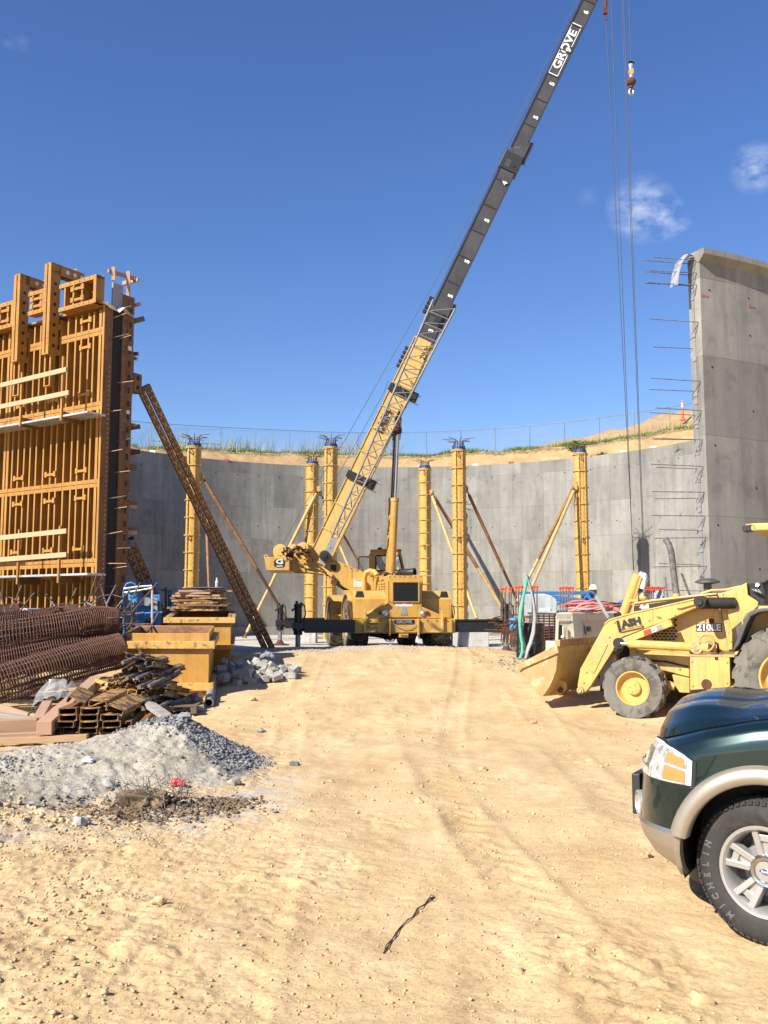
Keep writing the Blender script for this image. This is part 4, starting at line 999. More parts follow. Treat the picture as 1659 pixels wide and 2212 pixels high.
cpart('chassis', CY, lambda m: (cbox(m, -.62, .62, .3, 8.2, 1.02, 1.52), cbox(m, -1.2, 1.2, 2.9, 5.0, 1.2, 1.6)), bevel=.02)
cpart('underbody', 'dark_void', lambda m: (cbox(m, -.5, .5, .5, 8, .86, 1.02), cbox(m, -1.1, 1.1, 1.45, 1.75, 1.15, 1.4), cbox(m, -1.1, 1.1, 5.75, 6.05, 1.15, 1.4)))
wm = (M['tyre'], CY, M['rust'])
for lx in (-1.28, 1.28):
    for ly in (1.6, 5.9):
        add_wheel(crane, C(lx, ly, .45 + .83), EX * (1 if lx > 0 else -1), .83, .64, .36, wm, 14, .05)
# bumper, outrigger boxes, beams, jacks
L0, z_t = cl_(788, 1337); R0, z_b = cl_(977, 1366)
cpart('bumper_plate', CY, lambda m: cbox(m, L0, R0, 0, .10, z_b, z_t), bevel=.008)
cpart('bumper_shelf', CY, lambda m: cbox(m, L0 - .05, R0 + .05, .1, .9, z_t - .06, z_t - .005))
for ly, nm in ((.32, 0), (7.35, 1)):
    cpart('outrigger_box', CY, lambda m: cbox(m, -1.52, 1.52, ly - .22, ly + .22, 1.04, 1.47), bevel=.012)
    for s in (-1, 1):
        cpart('outrigger_beam', 'black_paint', lambda m: cbox(m, s * 1.3, s * 3.02, ly - .17, ly + .17, 1.09, 1.43), bevel=.012)
        cpart('beam_flange', 'black_paint', lambda m: (cbox(m, s * 1.53, s * 3.0, ly - .20, ly - .171, 1.40, 1.45), cbox(m, s * 1.53, s * 3.0, ly - .20, ly - .171, 1.06, 1.11)))
        jx = s * 3.17
        cpart('jack_housing', 'black_paint', lambda m: (m.lathe([(0, .13), (.12, .13), (.13, .16), (.36, .16), (.37, .115), (.80, .105), (.81, .13), (.90, .12), (.92, .05)], C(jx, ly, 1.0), UP, 20), cbox(m, jx - .16, jx + .16, ly - .16, ly + .16, 1.18, 1.36)), smooth=35)
        cpart('jack_hose', 'black', lambda m: (m.tube([C(jx + .05, ly - .12, 1.95), C(jx + .17, ly - .16, 1.85), C(jx + .20, ly - .15, 1.6), C(jx + .12, ly - .15, 1.35)], .022, 8), m.tube([C(jx - .10, ly - .1, 1.78), C(jx - .2, ly - .14, 1.7)], .03, 8), m.lathe([(0, .04), (.09, .04)], C(jx - .05, ly - .05, 1.9), UP, 8)))
        cpart('jack_rod', 'steel', lambda m: m.tube([C(jx, ly, 1.02), C(jx, ly, .55)], .075, 16), smooth=40)
        cpart('float_pad', 'rust', lambda m: m.lathe([(0, .34), (.03, .34), (.06, .16), (.16, .09), (.18, .09)], C(jx, ly, .455), UP, 20), smooth=30)
def pxbox(name, mat, x0, y0, x1, y1, ly0, ly1, bevel=.006):
    a, z0 = cl_(x0, y1, ly0); b, z1 = cl_(x1, y0, ly0)
    return cpart(name, mat, lambda m: cbox(m, a, b, ly0, ly1, z0, z1), bevel=bevel)
def pxpoly(name, mat, pts, ly, th, bevel=.006):
    P = [chit(x, y, ly) for x, y in pts]; return cpart(name, mat, lambda m: m.prism(P, EY * th), bevel=bevel)
# engine hood
hx0, hz1 = cl_(839, 1243, .05); hx1, _ = cl_(911, 1243, .05)
cpart('engine_hood', CY, lambda m: cbox(m, hx0, hx1, .05, 2.5, 1.5, hz1), bevel=.02)
gx0, gz1 = cl_(849, 1258, .04); gx1, gz0 = cl_(903, 1299, .04)
gr = cpart('grille', 'dark_void', lambda m: cbox(m, gx0, gx1, .030, .049, gz0, gz1))
for k in range(9):
    z = gz0 + (k + .5) * (gz1 - gz0) / 9; cpart('grille_slat', 'black', lambda m: cbox(m, gx0 + .02, gx1 - .02, .012, .03, z - .012, z + .012), parent=gr)
cpart('grille_frame', CY, lambda m: (cbox(m, gx0 - .04, gx1 + .04, .012, .049, gz1 + .002, gz1 + .03), cbox(m, gx0 - .04, gx1 + .04, .012, .049, gz0 - .03, gz0 - .002), cbox(m, gx0 - .04, gx0 - .002, .012, .049, gz0, gz1), cbox(m, gx1 + .002, gx1 + .04, .012, .049, gz0, gz1)), parent=gr)
cpart('louvre', 'black', lambda m: [cbox(m, hx0 - .008, hx0 + .0, .55 + c * .42, .55 + c * .42 + .28, 1.75 + k * .075, 1.775 + k * .075) for k in range(11) for c in range(3)])
cpart('side_step_plate', CY, lambda m: m.prism([C(hx0 - .01, .06, 1.98), C(hx0 - .01, 2.4, 1.98), C(hx0 - .30, 2.4, 1.5), C(hx0 - .30, .2, 1.5), C(hx0 - .01, .06, 1.5)], EX * .01))
for sgn, w in ((0, 1), (1, 1)):
    pass
pxbox('warning_sticker', 'decal_white', 855, 1302, 891, 1310, .045, .052, 0)
pxbox('sticker_stripe', 'decal_red', 857, 1302.6, 869, 1304.5, .038, .044, 0); pxbox('sticker_stripe', 'decal_red', 877, 1302.6, 889, 1304.5, .038, .044, 0)
pxpoly('reflector', 'grey_paint', [(869, 1312), (876, 1311), (880, 1328), (865, 1328)], .035, .012, 0)
pxpoly('wing_plate', CY, [(784, 1336), (791, 1326), (838, 1301), (838, 1336)], .06, .05)
pxpoly('wing_plate', CY, [(911, 1310), (968, 1335), (911, 1336)], .06, .05)
pxpoly('wing_edge', BY, [(789, 1327), (838, 1300), (838, 1303), (792, 1329)], -.06, .3)
pxbox('step_box', CY, 784, 1294, 836, 1318, .9, 1.6)
pxbox('lock_box', CY, 780, 1287, 800, 1295, 1.0, 1.25)
for x in (832, 912): 
    p = chit(x, 1324, .04); hl_ = cpart('headlamp', 'lamp_clear', lambda m: m.lathe([(-.02, .075), (.03, .07), (.055, .04), (.06, .001)], p, -EY, 18), smooth=50)
    cpart('lamp_rim', 'chrome', lambda m: m.lathe([(.0, .085), (.03, .085), (.035, .072)], p, -EY, 18), parent=hl_)
for x in (821, 923):
    p = chit(x, 1324, .04); cpart('tail_lamp', 'lamp_red', lambda m: m.lathe([(-.02, .06), (.02, .06), (.025, .001)], p, -EY, 16), smooth=40)
for x in (842.5, 904.5):
    pxbox('bumper_rib', CY, x - 1.6, 1336, x + 1.6, 1373, -.10, -.005)
    s = -1 if x < 880 else 1
    pxpoly('rib_gusset', CY, [(x, 1338), (x + s * -14 * -1, 1366), (x + s * 13, 1366), (x + s * 1, 1338)], -.05, .045, 0)
for x in (788, 955):
    p = chit(x, 1322, -.06); q = chit(x + .5, 1366, -.06)
    cpart('tow_strap', BY, lambda m: (m.bar(q, p, .07, .05, EY), m.lathe([(-.025, .035), (.025, .035)], p, EX, 10)), bevel=.006)
pxbox('bumper_foot', BY, 790, 1362, 812, 1366, -.10, -.002, 0); pxbox('bumper_foot', BY, 933, 1362, 956, 1366, -.10, -.002, 0)
pxbox('tow_hitch', CY, 863, 1369, 882, 1377, -.05, .25)
cpart('hitch_pin', 'black', lambda m: [m.lathe([(-.01, .02), (.01, .02)], chit(x, 1373, -.06), -EY, 10) for x in (868, 873, 878)])
pxbox('name_plate', 'decal_black', 851, 1338.5, 895, 1347.5, -.022, -.003, 0)
text('name_lettering', 'GROVE', chit(873, 1343, -.024), EX, UP, .145, M['pipe_grey'], crane, .006, .004)
cpart('rope_loop', 'timber_pale', lambda m: m.tube([chit(847, 1344, -.03) , chit(858, 1353, -.04), chit(872, 1358, -.05), chit(886, 1356, -.05), chit(903, 1345, -.04)], .010, 6))
cpart('hose_loop', 'black', lambda m: (m.tube([C(-.75, .5, 1.02), C(-.6, .4, .88), C(-.4, .4, .84), C(-.22, .4, .92), C(-.15, .5, 1.02)], .022, 8), m.tube([C(-.7, .6, 1.02), C(-.5, .5, .80), C(-.3, .5, .80), C(-.1, .6, 1.0)], .018, 8)))
cpart('rag', 'decal_white', lambda m: m.prism([chit(900.5, 1374, -.08), chit(903, 1374, -.08), chit(905, 1384, -.08), chit(903, 1388, -.08), chit(898, 1388, -.08), chit(898, 1383, -.08)], EY * .03))
# fenders over the four wheels
def fender(lx0, lx1, ly, ro, front):
    def fn(m):
        P = []; n = 18; o = C(0, ly, 1.28)
        for r_ in (ro, ro + .05):
            P.append([o + EX * lx0 + EY * (math.cos(t) * -r_) + UP * (math.sin(t) * r_) for t in [math.pi * k / n for k in range(n + 1)]])
        Q = [[p + EX * (lx1 - lx0) for p in row] for row in P]
        m.grid([P[0], P[1], Q[1], Q[0], P[0]])
        if front:
            pass
    cpart('fender', CY, fn, smooth=40)
for s in (-1, 1):
    fender(s * 1.60, s * .42, 1.6, .93, True); fender(s * 1.60, s * .62, 5.9, .93, False)
    x0, x1 = sorted((s * 1.50, s * .50))
    cpart('fender_front', CY, lambda m: m.prism([C(x0, .46, 1.48), C(x0, .46, 2.05), C(x0, .66, 2.30), C(x0, 2.65, 2.36), C(x0, 2.65, 2.25), C(x0, .8, 2.05), C(x0, .72, 1.48)], EX * (x1 - x0)), bevel=.012)
    cpart('grip_patch', 'black', lambda m: m.prism([C(s * 1.30 - .16, .50, 2.10), C(s * 1.30 + .12, .50, 2.10), C(s * 1.30 + .10, .64, 2.285), C(s * 1.30 - .08, .64, 2.285)], (EY * -.3 + UP * .3) * .02))
cpart('deck_plate', CY, lambda m: cbox(m, -1.5, 1.5, 2.3, 7.6, 1.53, 1.58))
# on the hood: air cleaner, exhaust, cap
cpart('exhaust_muffler', 'black_paint', lambda m: m.lathe([(0, .02), (0, .10), (.03, .12), (.42, .12), (.43, .145), (.47, .145), (.47, .10), (.40, .10)], C(.02, .9, hz1 + .12), (EX * .8 - EY * .62), 18), smooth=35)
cpart('breather_cap', 'black_paint', lambda m: m.lathe([(0, .05), (.06, .05), (.065, .17), (.10, .15), (.14, .04), (.145, .001)], C(-.44, 1.0, hz1), UP, 18), smooth=40)
cpart('intake_pipe', CY, lambda m: (m.tube([C(-.95, 1.9, 1.9), C(-.95, 1.9, 2.75), C(-.9, 1.85, 2.9), C(-.78, 1.8, 2.95), C(-.66, 1.7, 2.92), C(-.60, 1.6, 2.8)], .085, 12), m.lathe([(0, .11), (.2, .11)], C(-.80, 1.75, 2.86), EX, 14)), smooth=40)
cpart('hood_mirror', 'chrome', lambda m: m.ball(C(-.22, .8, hz1 + .06), .07, 10))
cpart('hood_handle', 'chrome', lambda m: m.bar(C(.3, .5, hz1 + .02), C(.9, .5, hz1 + .02), .02, .03))
# slewing ring and superstructure side plates
cpart('slew_ring', 'rust', lambda m: m.lathe([(0, .80), (.16, .80), (.17, .7), (.34, .7)], C(-.1, 3.6, 1.6), UP, 36), smooth=35)
SY0, SY1 = 30.55, 31.75
outl = [(628, 1205), (690, 1205), (716, 1206), (787, 1236), (818, 1249), (820, 1278), (750, 1280), (728, 1266), (716, 1255), (697, 1240), (660, 1236), (629, 1235)]
for Y, lab in ((SY0, None), (SY1 - .08, None)):
    P = [at(x, y, SY0) for x, y in outl]; P = [p + Vector((-.0, Y - SY0, 0)) for p in P]
    cpart('turret_plate', CY, lambda m: m.prism(P, (0, .08, 0)), bevel=.01)
def sat(x, y, dy=0): 
    p = at(x, y, SY0); p.y += dy; return p
cpart('turret_deck', CY, lambda m: m.prism([sat(740, 1262, .1), sat(820, 1262, .1), sat(820, 1278, .1), sat(750, 1280, .1)], (0, 1.05, 0)))
cpart('turret_box', CY, lambda m: m.prism([sat(763, 1249, -.22), sat(786, 1249, -.22), sat(786, 1276, -.22), sat(763, 1276, -.22)], (0, .2, 0)), bevel=.01)
sg = cpart('danger_sign', 'decal_white', lambda m: m.prism([sat(765.5, 1253, -.235), sat(783, 1253, -.235), sat(783.5, 1268, -.235), sat(765, 1268, -.235)], (0, .012, 0)))
text('sign_lettering', 'DANGER', sat(774.3, 1254.8, -.238), (1, 0, 0), UP, .048, M['decal_red'], crane, .002, .002)
cpart('sign_lines', 'jib_grey', lambda m: [m.bar(sat(767, y, -.238), sat(781.5 - (k % 3), y, -.238), .002, .008) for k, y in enumerate((1257.4, 1259.2, 1261, 1262.8, 1264.6, 1266.2))])
cpart('parking_plate', 'hose_pink', lambda m: m.prism([sat(811, 1267.5, -.2), sat(816.5, 1267.5, -.2), sat(816.5, 1273.5, -.2), sat(811, 1273.5, -.2)], (0, .01, 0)))
text('plate_lettering', 'P', sat(813.6, 1270.5, -.205), (1, 0, 0), UP, .085, M['decal_white'], crane, .004, .002)
cpart('access_slot', 'black', lambda m: m.prism([sat(714, 1221, -.02), sat(718, 1219.5, -.02), sat(727, 1220, -.02), sat(727, 1232, -.02), sat(722, 1234, -.02), sat(715, 1230, -.02)], (0, .015, 0)))
cpart('slot_frame', BY, lambda m: m.tube([sat(711.5, 1217, -.03), sat(729, 1217.5, -.03), sat(729, 1222, -.03)], .03, 6))
# counterweight with its emblem
cw = [(574.5, 1205), (628.5, 1205.5), (628.5, 1233.5), (580, 1234)]
P = [sat(x, y, -.5) for x, y in cw]; cpart('counterweight', CY, lambda m: m.prism(P, (0, 2.2, 0)), bevel=.015)
for x in (578.5, 615.5):
    p = sat(x, 1204, -.45); cpart('lifting_eye', CY, lambda m: m.lathe([(-.03, .075), (.03, .075), (.03, .035), (-.03, .035)], p, (0, 1, 0), 16, closed=True), smooth=35)
def disc_sq(m, c, w, h, off, n=28, e=3.2):
    P = []
    for k in range(n):
        t = 2 * math.pi * k / n; cx, sx = math.cos(t), math.sin(t)
        P.append(c + Vector((math.copysign(abs(cx) ** (2 / e), cx) * w / 2, off, math.copysign(abs(sx) ** (2 / e), sx) * h / 2)))
    m.prism(P, (0, .006, 0))
ec_ = sat(607.5, 1218.5, -.5)
cpart('emblem', 'decal_black', lambda m: disc_sq(m, ec_, .355, .275, -.008))
text('emblem_letter', 'G', ec_ + Vector((0, -.012, .045)), (1, 0, 0), UP, .20, M['lamp_clear'], crane, .012, .004, squeeze=1.55)
text('emblem_lettering', 'GROVE', ec_ + Vector((0, -.012, -.092)), (1, 0, 0), UP, .055, M['lamp_clear'], crane, .004, .004, squeeze=1.1)
# winches, motors, hoses
def wdrum(x, y, r, L, Y, mat=CY, nm='winch_drum'):
    p = at(x, y, Y); return cpart(nm, mat, lambda m: m.lathe([(0, .02), (0, r * .55), (.03, r * .6), (.035, r), (.08, r), (.085, r * .72), (L - .09, r * .72), (L - .085, r), (L - .04, r), (L - .035, r * .6), (L, r * .5), (L, .02)], p, Vector((.25, .97, 0)), 22), smooth=35)
wdrum(604, 1191, .24, 1.1, 30.2); wdrum(648, 1184, .16, 1.0, 30.3); wdrum(668 - 14, 1182, .17, .9, 30.25, CY); wdrum(656, 1203, .13, .6, 30.2, CY, 'winch_motor'); wdrum(633, 1183, .12, .8, 30.3, CY, 'winch_motor')
cpart('drum_rope', 'wire_dark', lambda m: (m.lathe([(.1, .19), (.95, .19)], at(604, 1191, 30.2), Vector((.25, .97, 0)), 20), m.lathe([(.1, .125), (.8, .125)], at(648, 1184, 30.3), Vector((.25, .97, 0)), 18)))
cpart('winch_frame', CY, lambda m: (m.prism([at(592, 1205, 30.5), at(594, 1178, 30.5), at(612, 1176, 30.5), at(620, 1205, 30.5)], (.02, .06, 0)), m.prism([at(632, 1205, 30.55), at(636, 1195, 30.55), at(668, 1195, 30.55), at(672, 1205, 30.55)], (.02, .06, 0)), m.prism([at(630, 1206, 30.6), at(672, 1206, 30.6), at(672, 1214, 30.6), at(640, 1216, 30.6)], (0, .9, 0))))
g_ = random.Random(4)
for k in range(11):
    x, y = g_.uniform(596, 672), g_.uniform(1186, 1206); pts = [at(x, y, 30.1)]
    for q in range(4): x += g_.uniform(-9, 12); y += g_.uniform(-7, 8); pts.append(at(min(675, max(592, x)), min(1212, max(1180, y)), 30.1 + g_.uniform(-.1, .15)))
    cpart('winch_hose', 'black' if k % 3 else 'brace_rust', lambda m: m.tube(pts, .025, 6))
for off in (0, 4, 8):
    cpart('hydraulic_pipe', BY, lambda m: m.tube([sat(634 + off * .4, 1210 + off * .2, -.06), sat(648 + off * .6, 1219 + off * .3, -.06), sat(663 + off, 1227 - off * .3, -.06), sat(686 + off * .5, 1228 - off * .4, -.06), sat(702, 1235 - off * .7, -.06), sat(718, 1247 - off * .8, -.06)], .022, 7), smooth=50)
cpart('valve_block', 'rust', lambda m: (m.prism([sat(716, 1246, -.15), sat(724, 1246, -.15), sat(726, 1258, -.15), sat(718, 1256, -.15)], (0, .14, 0)), m.box(sat(722, 1258, -.1), (.2, .1, .12))))
for k in range(4):
    cpart('chassis_hose', 'black', lambda m: m.tube([sat(722 + k * 2, 1256, -.1), sat(733 + k * 3, 1266 + k, -.12), sat(742 + k * 4, 1272 + k, -.05), sat(750 + k * 4, 1278, .1)], .018, 6))
# ---- boom
b0, b1 = at(697, 1195, 31.15), at(1291, -34, 29.4); bd = (b1 - b0).normalized(); BL = (b1 - b0).length
bv = Vector((-bd.y * 0 , -1, 0)); bv = (bv - bd * bv.dot(bd)).normalized(); bu = bv.cross(bd).normalized()      # bv to the camera, bu across the boom
if bu.x > 0: bu = -bu                                                                                         # bu = the upper side (left)
def by_y(py):
    lo, hi = 0.0, 1.0
    for _ in range(40):
        mid = (lo + hi) / 2; p = b0 + (b1 - b0) * mid; d = p - Vector((0, 0, CAM_H)); dep = d.y * math.cos(PITCH) + d.z * math.sin(PITCH); upv = d.z * math.cos(PITCH) - d.y * math.sin(PITCH)
        if 1106 - FOC * upv / dep > py: lo = mid
        else: hi = mid
    return lo * BL
def bbox(m, s0, s1, u0, u1, v0, v1): return m.box(b0 + bd * ((s0 + s1) / 2) + bu * ((u0 + u1) / 2) + bv * ((v0 + v1) / 2), (abs(u1 - u0), abs(v1 - v0), abs(s1 - s0)), (bu, bv, bd))
sY, sK, s2, sT = by_y(738), by_y(690), by_y(352), BL + .6
cpart('boom_base', BY, lambda m: bbox(m, -.35, sY, -.34, .34, -.30, .30), bevel=.012)
cpart('boom_edge_plate', BY, lambda m: (bbox(m, -.2, sY - .05, .34, .365, -.33, .33), bbox(m, -.2, sY - .05, -.365, -.34, -.33, .33)))
for k, py in enumerate((1150, 1096, 1030, 985, 935, 888, 838, 795, 760)):
    s = by_y(py); cpart('boom_stiffener', BY, lambda m: bbox(m, s, s + .03, -.34, .34, .30, .325))
cpart('boom_lower_box', BY, lambda m: bbox(m, by_y(870), sY + .10, -.40, -.366, -.15, .25))
cpart('boom_section', 'boom_black', lambda m: bbox(m, sY - .4, sK + .3, -.30, .30, -.26, .26), bevel=.01)
cpart('boom_section', 'boom_black', lambda m: bbox(m, sK - .3, s2 + .25, -.27, .27, -.235, .235), bevel=.01)
cpart('boom_section', 'boom_black', lambda m: bbox(m, s2 - .2, sT, -.232, .232, -.20, .20), bevel=.01)
def edges(s0, s1, h, w, pitch):
    cpart('section_edge', 'brace_rust' if False else 'boom_edge', lambda m: (bbox(m, s0, s1, h - .035, h + .012, w, w + .02), bbox(m, s0, s1, -h - .012, -h + .012, w, w + .02)))
    n = int((s1 - s0) / pitch)
    for k in range(1, n + 1):
        s = s0 + k * (s1 - s0) / (n + .5); cpart('section_batten', 'boom_edge', lambda m: bbox(m, s - .016, s + .016, -h + .012, h - .035, w, w + .018))
edges(sK + .35, s2 - .3, .27, .235, 1.02); edges(s2 + .4, sT, .232, .20, .93); edges(sY, sK, .30, .26, .6)
def collar(s, h, w, L, nm='boom_collar'):
    c = cpart(nm, 'boom_edge', lambda m: (bbox(m, s - L, s + L * .4, -h - .05, h + .05, -w - .04, w + .04)), bevel=.01)
    cpart('collar_shield', 'boom_black', lambda m: m.prism([b0 + bd * (s + L * .4) + bu * (h + .05) + bv * (w + .01), b0 + bd * (s + L * .4) - bu * (h + .05) + bv * (w + .01), b0 + bd * (s + L * 1.8) - bu * (h + .05) + bv * (w + .01)], bv * .025), parent=c)
    cpart('collar_block', 'boom_edge', lambda m: bbox(m, s + L * .2, s + L * 1.8, -h - .14, -h - .05, -.1, w), parent=c)
    cpart('collar_window', 'boom_black', lambda m: bbox(m, s - L * .8, s - L * .2, -.02, h * .6, w + .042, w + .05), parent=c)
    cpart('collar_pin', 'black', lambda m: m.lathe([(0, .05), (.02, .05)], b0 + bd * (s - L * .5) - bu * (h * .5) + bv * (w + .04), bv, 12), parent=c)
collar(s2 + .05, .27, .235, .42); collar(sK + .05, .30, .26, .34); 
for py, up_ in ((848, 1), (1034, 1)):
    s = by_y(py); cpart('jib_bracket', 'black_paint', lambda m: (bbox(m, s - .12, s + .12, -.46, .40, .33, .42), bbox(m, s - .16, s + .16, -.62, -.38, .1, .5)), bevel=.01)
    cpart('bracket_pin', 'steel', lambda m: (bbox(m, s - .2, s - .16, -.75, -.42, .38, .42), bbox(m, s + .1, s + .13, -.78, -.42, .30, .34)))
for py, n in ((805, 5), (688, 4)):
    s = by_y(py)
    cpart('rope_guide', 'black', lambda m: [(bbox(m, s + k * .16, s + k * .16 + .09, .36, .50, -.1, .15)) for k in range(n)])
cpart('boom_pivot', 'black_paint', lambda m: m.lathe([(-.1, .17), (.72, .17), (.73, .08), (.76, .08)], at(704, 1203, 30.95), Vector((0, -1, 0)), 22), smooth=35)
# lettering on the boom: it reads up the boom
face = lambda s, u, w: b0 + bd * s + bu * u + bv * (w + .006)
for py, ch, u, w in ((32, '6', -.08, .20), (112, '5', -.10, .203), (185, '5', -.10, .20), (257, '5', -.10, .20), (328, '5', -.10, .20), (399, '4', -.12, .276), (478, '5', -.13, .235), (566, '5', -.13, .235), (640, '5', -.13, .235), (717, '3', -.05, .26)):
    s = by_y(py)
    if ch == '5' and py == 112:
        cpart('number_patch', 'boom_edge', lambda m: bbox(m, s - .12, s + .12, u - .12, u + .08, w + .002, w + .004))
    text('boom_number', ch, face(s, u, w), bd, bu, .215, M['white'], crane, .010, .004)
s_a, s_b = by_y(168), by_y(60); L = s_b - s_a
gv = text('boom_lettering', 'GROVE', face((s_a + s_b) / 2, .02, .20), bd, bu, .36, M['white'], crane, .009, .003, squeeze=1.20)
cpart('lettering_border', 'white', lambda m: (bbox(m, s_a, s_b, .165, .185, .204, .208), bbox(m, s_a, (s_a + s_b) / 2 - .14, -.155, -.135, .204, .208), bbox(m, (s_a + s_b) / 2 + .16, s_b, -.155, -.135, .204, .208), bbox(m, s_a, s_a + .03, -.155, .185, .204, .208), bbox(m, s_b - .03, s_b, -.155, .185, .204, .208)))
text('owner_lettering', 'LASH', face(by_y(914), .06, .33), bd, bu, .34, M['decal_black'], crane, .010, .003, squeeze=1.0)
cpart('lettering_bar', 'decal_black', lambda m: bbox(m, by_y(936), by_y(890), -.10, -.075, .33, .334))
text('boom_number', '29 ft', face(by_y(762), -.20, .30), bd, bu, .24, M['decal_black'], crane, .006, .003)
# ---- stowed lattice jib along the near side
jA = [at(716, 1160, 30.42), at(936, 647, 29.75)]; jB = [at(728, 1163, 30.42), at(983, 667, 29.75)]
def jp(side, t): q = jA if side == 0 else jB; return q[0].lerp(q[1], t)
for sd in (0, 1):
    cpart('jib_chord', 'jib_grey', lambda m: m.tube([jp(sd, 0), jp(sd, 1)], .036, 8), smooth=50)
n = 19; ts = [((k / n) ** .92) for k in range(n + 1)]
for k in range(n):
    cpart('jib_lacing', 'jib_grey', lambda m: m.tube([jp(0, ts[k]), jp(1, ts[k])], .020, 5)); off = Vector((0, .12, 0))
    cpart('jib_lacing', 'jib_grey', lambda m: m.tube([jp(0, ts[k]), jp(1, ts[k + 1])], .017, 5)) if k % 2 == 0 else cpart('jib_lacing', 'jib_grey', lambda m: m.tube([jp(0, ts[k]), jp(1, ts[k + 1] * .6 + ts[k] * .4)], .017, 5))
    cpart('jib_lacing', 'jib_grey', lambda m: m.tube([jp(0, ts[k + 1]) + off, jp(1, ts[k]) + off], .017, 5)) if k < 13 else None
gp = [(690, 1216), (714, 1161), (729.5, 1165), (706, 1220), (698, 1221)]
cpart('jib_plate', 'grey_paint', lambda m: m.prism([at(x, y, 30.36) for x, y in gp], (0, .07, 0)), bevel=.006)
cpart('plate_pin', 'jib_grey', lambda m: m.lathe([(0, .09), (.05, .09), (.06, .001)], at(703, 1202, 30.36), (0, -1, 0), 16))
cpart('plate_bolt', 'alu', lambda m: m.lathe([(0, .03), (.02, .03)], at(712, 1181, 30.355), (0, -1, 0), 8))
# ---- lift cylinders
def cyl(p, q, r, rod_r, split, nm):
    p, q = Vector(p), Vector(q); s = p.lerp(q, split)
    cpart('lift_cylinder', CY, lambda m: m.lathe([(0, r * .8), (.05, r), ((s - p).length - .12, r), ((s - p).length - .11, r * 1.12), ((s - p).length, r * 1.12), ((s - p).length + .01, rod_r)], p, q - p, 22), smooth=35)
    cpart('cylinder_rod', nm, lambda m: m.tube([s, q], rod_r, 18), smooth=40)
cyl(at(845, 1252, 30.7), at(859.5, 925, 30.5), .125, .068, .535, 'chrome'); cyl(at(840, 1252, 31.5), at(855, 925, 31.3), .125, .068, .535, 'chrome_dark')
cpart('cylinder_head', 'rust', lambda m: (m.prism([at(848, 938, 30.35), at(866, 936, 30.35), at(868, 905, 30.35), at(862, 885, 30.35), at(852, 905, 30.35)], (0, 1.2, 0)), m.box(at(858, 930, 30.4), (.30, .3, .14))), bevel=.01)
# ---- cab
glass, nt, gb = new_mat('cab_glass'); gb.inputs['Base Color'].default_value = (.55, .70, .62, 1); gb.inputs['Roughness'].default_value = .03; gb.inputs['Alpha'].default_value = .30
M['glass'] = glass
KY = 31.9
def kat(x, y, d=0): p = at(x, y, KY); p.y += d; return p
def kpoly(nm, mat, pts, d, th, bevel=.008): return cpart(nm, mat, lambda m: m.prism([kat(x, y, d) for x, y in pts], (0, th, 0)), bevel=bevel)
cab = kpoly('cab_front_panel', CY, [(797, 1233), (873, 1233), (875, 1262), (797, 1262)], 0, .06)
kpoly('cab_pillar', CY, [(796.5, 1200), (801, 1191), (811, 1191), (811, 1233), (796.5, 1233)], 0, .07); kpoly('cab_pillar', CY, [(838, 1191), (850, 1191), (852, 1233), (839, 1233)], 0, .07); kpoly('cab_pillar', CY, [(862, 1191), (866, 1191), (875, 1233), (871, 1233)], 0, .07)
kpoly('cab_header', CY, [(803, 1188.5), (865, 1188.5), (866, 1200), (800, 1200)], -.01, .08)
kpoly('cab_roof', CY, [(801, 1187), (866, 1187), (866, 1189.5), (799, 1190)], -.05, 1.5); kpoly('roof_hatch', 'rust', [(826, 1185.5), (867, 1186), (868, 1188), (826, 1187)], .1, 1.0)
kpoly('cab_rear_wall', CY, [(797, 1225), (873, 1225), (875, 1262), (797, 1262)], 1.35, .05); kpoly('cab_side', CY, [(797, 1215), (799, 1215), (799, 1262), (797, 1262)], .07, 1.3); kpoly('cab_side', CY, [(872, 1228), (875, 1228), (876, 1262), (873, 1262)], .07, 1.3)
kpoly('cab_pillar', CY, [(797, 1191), (801, 1191), (801, 1230), (797, 1230)], 1.3, .06); kpoly('cab_pillar', CY, [(862, 1191), (866, 1191), (873, 1230), (869, 1230)], 1.3, .06)
def kwin(pts, d):
    c = (sum(p[0] for p in pts) / len(pts), sum(p[1] for p in pts) / len(pts))
    cpart('window_seal', 'black', lambda m: m.tube([kat(x, y, d - .02) for x, y in pts], .028, 6, closed=True)); kpoly('window', glass, pts, d, .008, 0)
kwin([(812, 1202), (814, 1200.5), (837, 1200.5), (837.5, 1232), (814, 1233), (812, 1231)], .02); kwin([(852, 1200), (862, 1200), (869, 1231), (853, 1232)], .02)
kpoly('door_frame', CY, [(772.5, 1200), (797, 1200), (797, 1203), (775.5, 1203)], .3, .05); kpoly('door_frame', CY, [(772.5, 1203), (775.5, 1203), (775.5, 1232), (772.5, 1232)], .3, .05); kpoly('door_frame', CY, [(772.5, 1232), (797, 1232), (797, 1236), (772.5, 1236)], .3, .05)
kpoly('door_window', glass, [(775.5, 1203), (795, 1203), (795, 1232), (775.5, 1232)], .32, .008, 0)
kpoly('cab_seat', 'black', [(806, 1238), (832, 1238), (832, 1246), (806, 1246)], .5, .5); kpoly('seat_back', 'black', [(806, 1214), (811, 1214), (812, 1240), (806, 1240)], .5, .5)
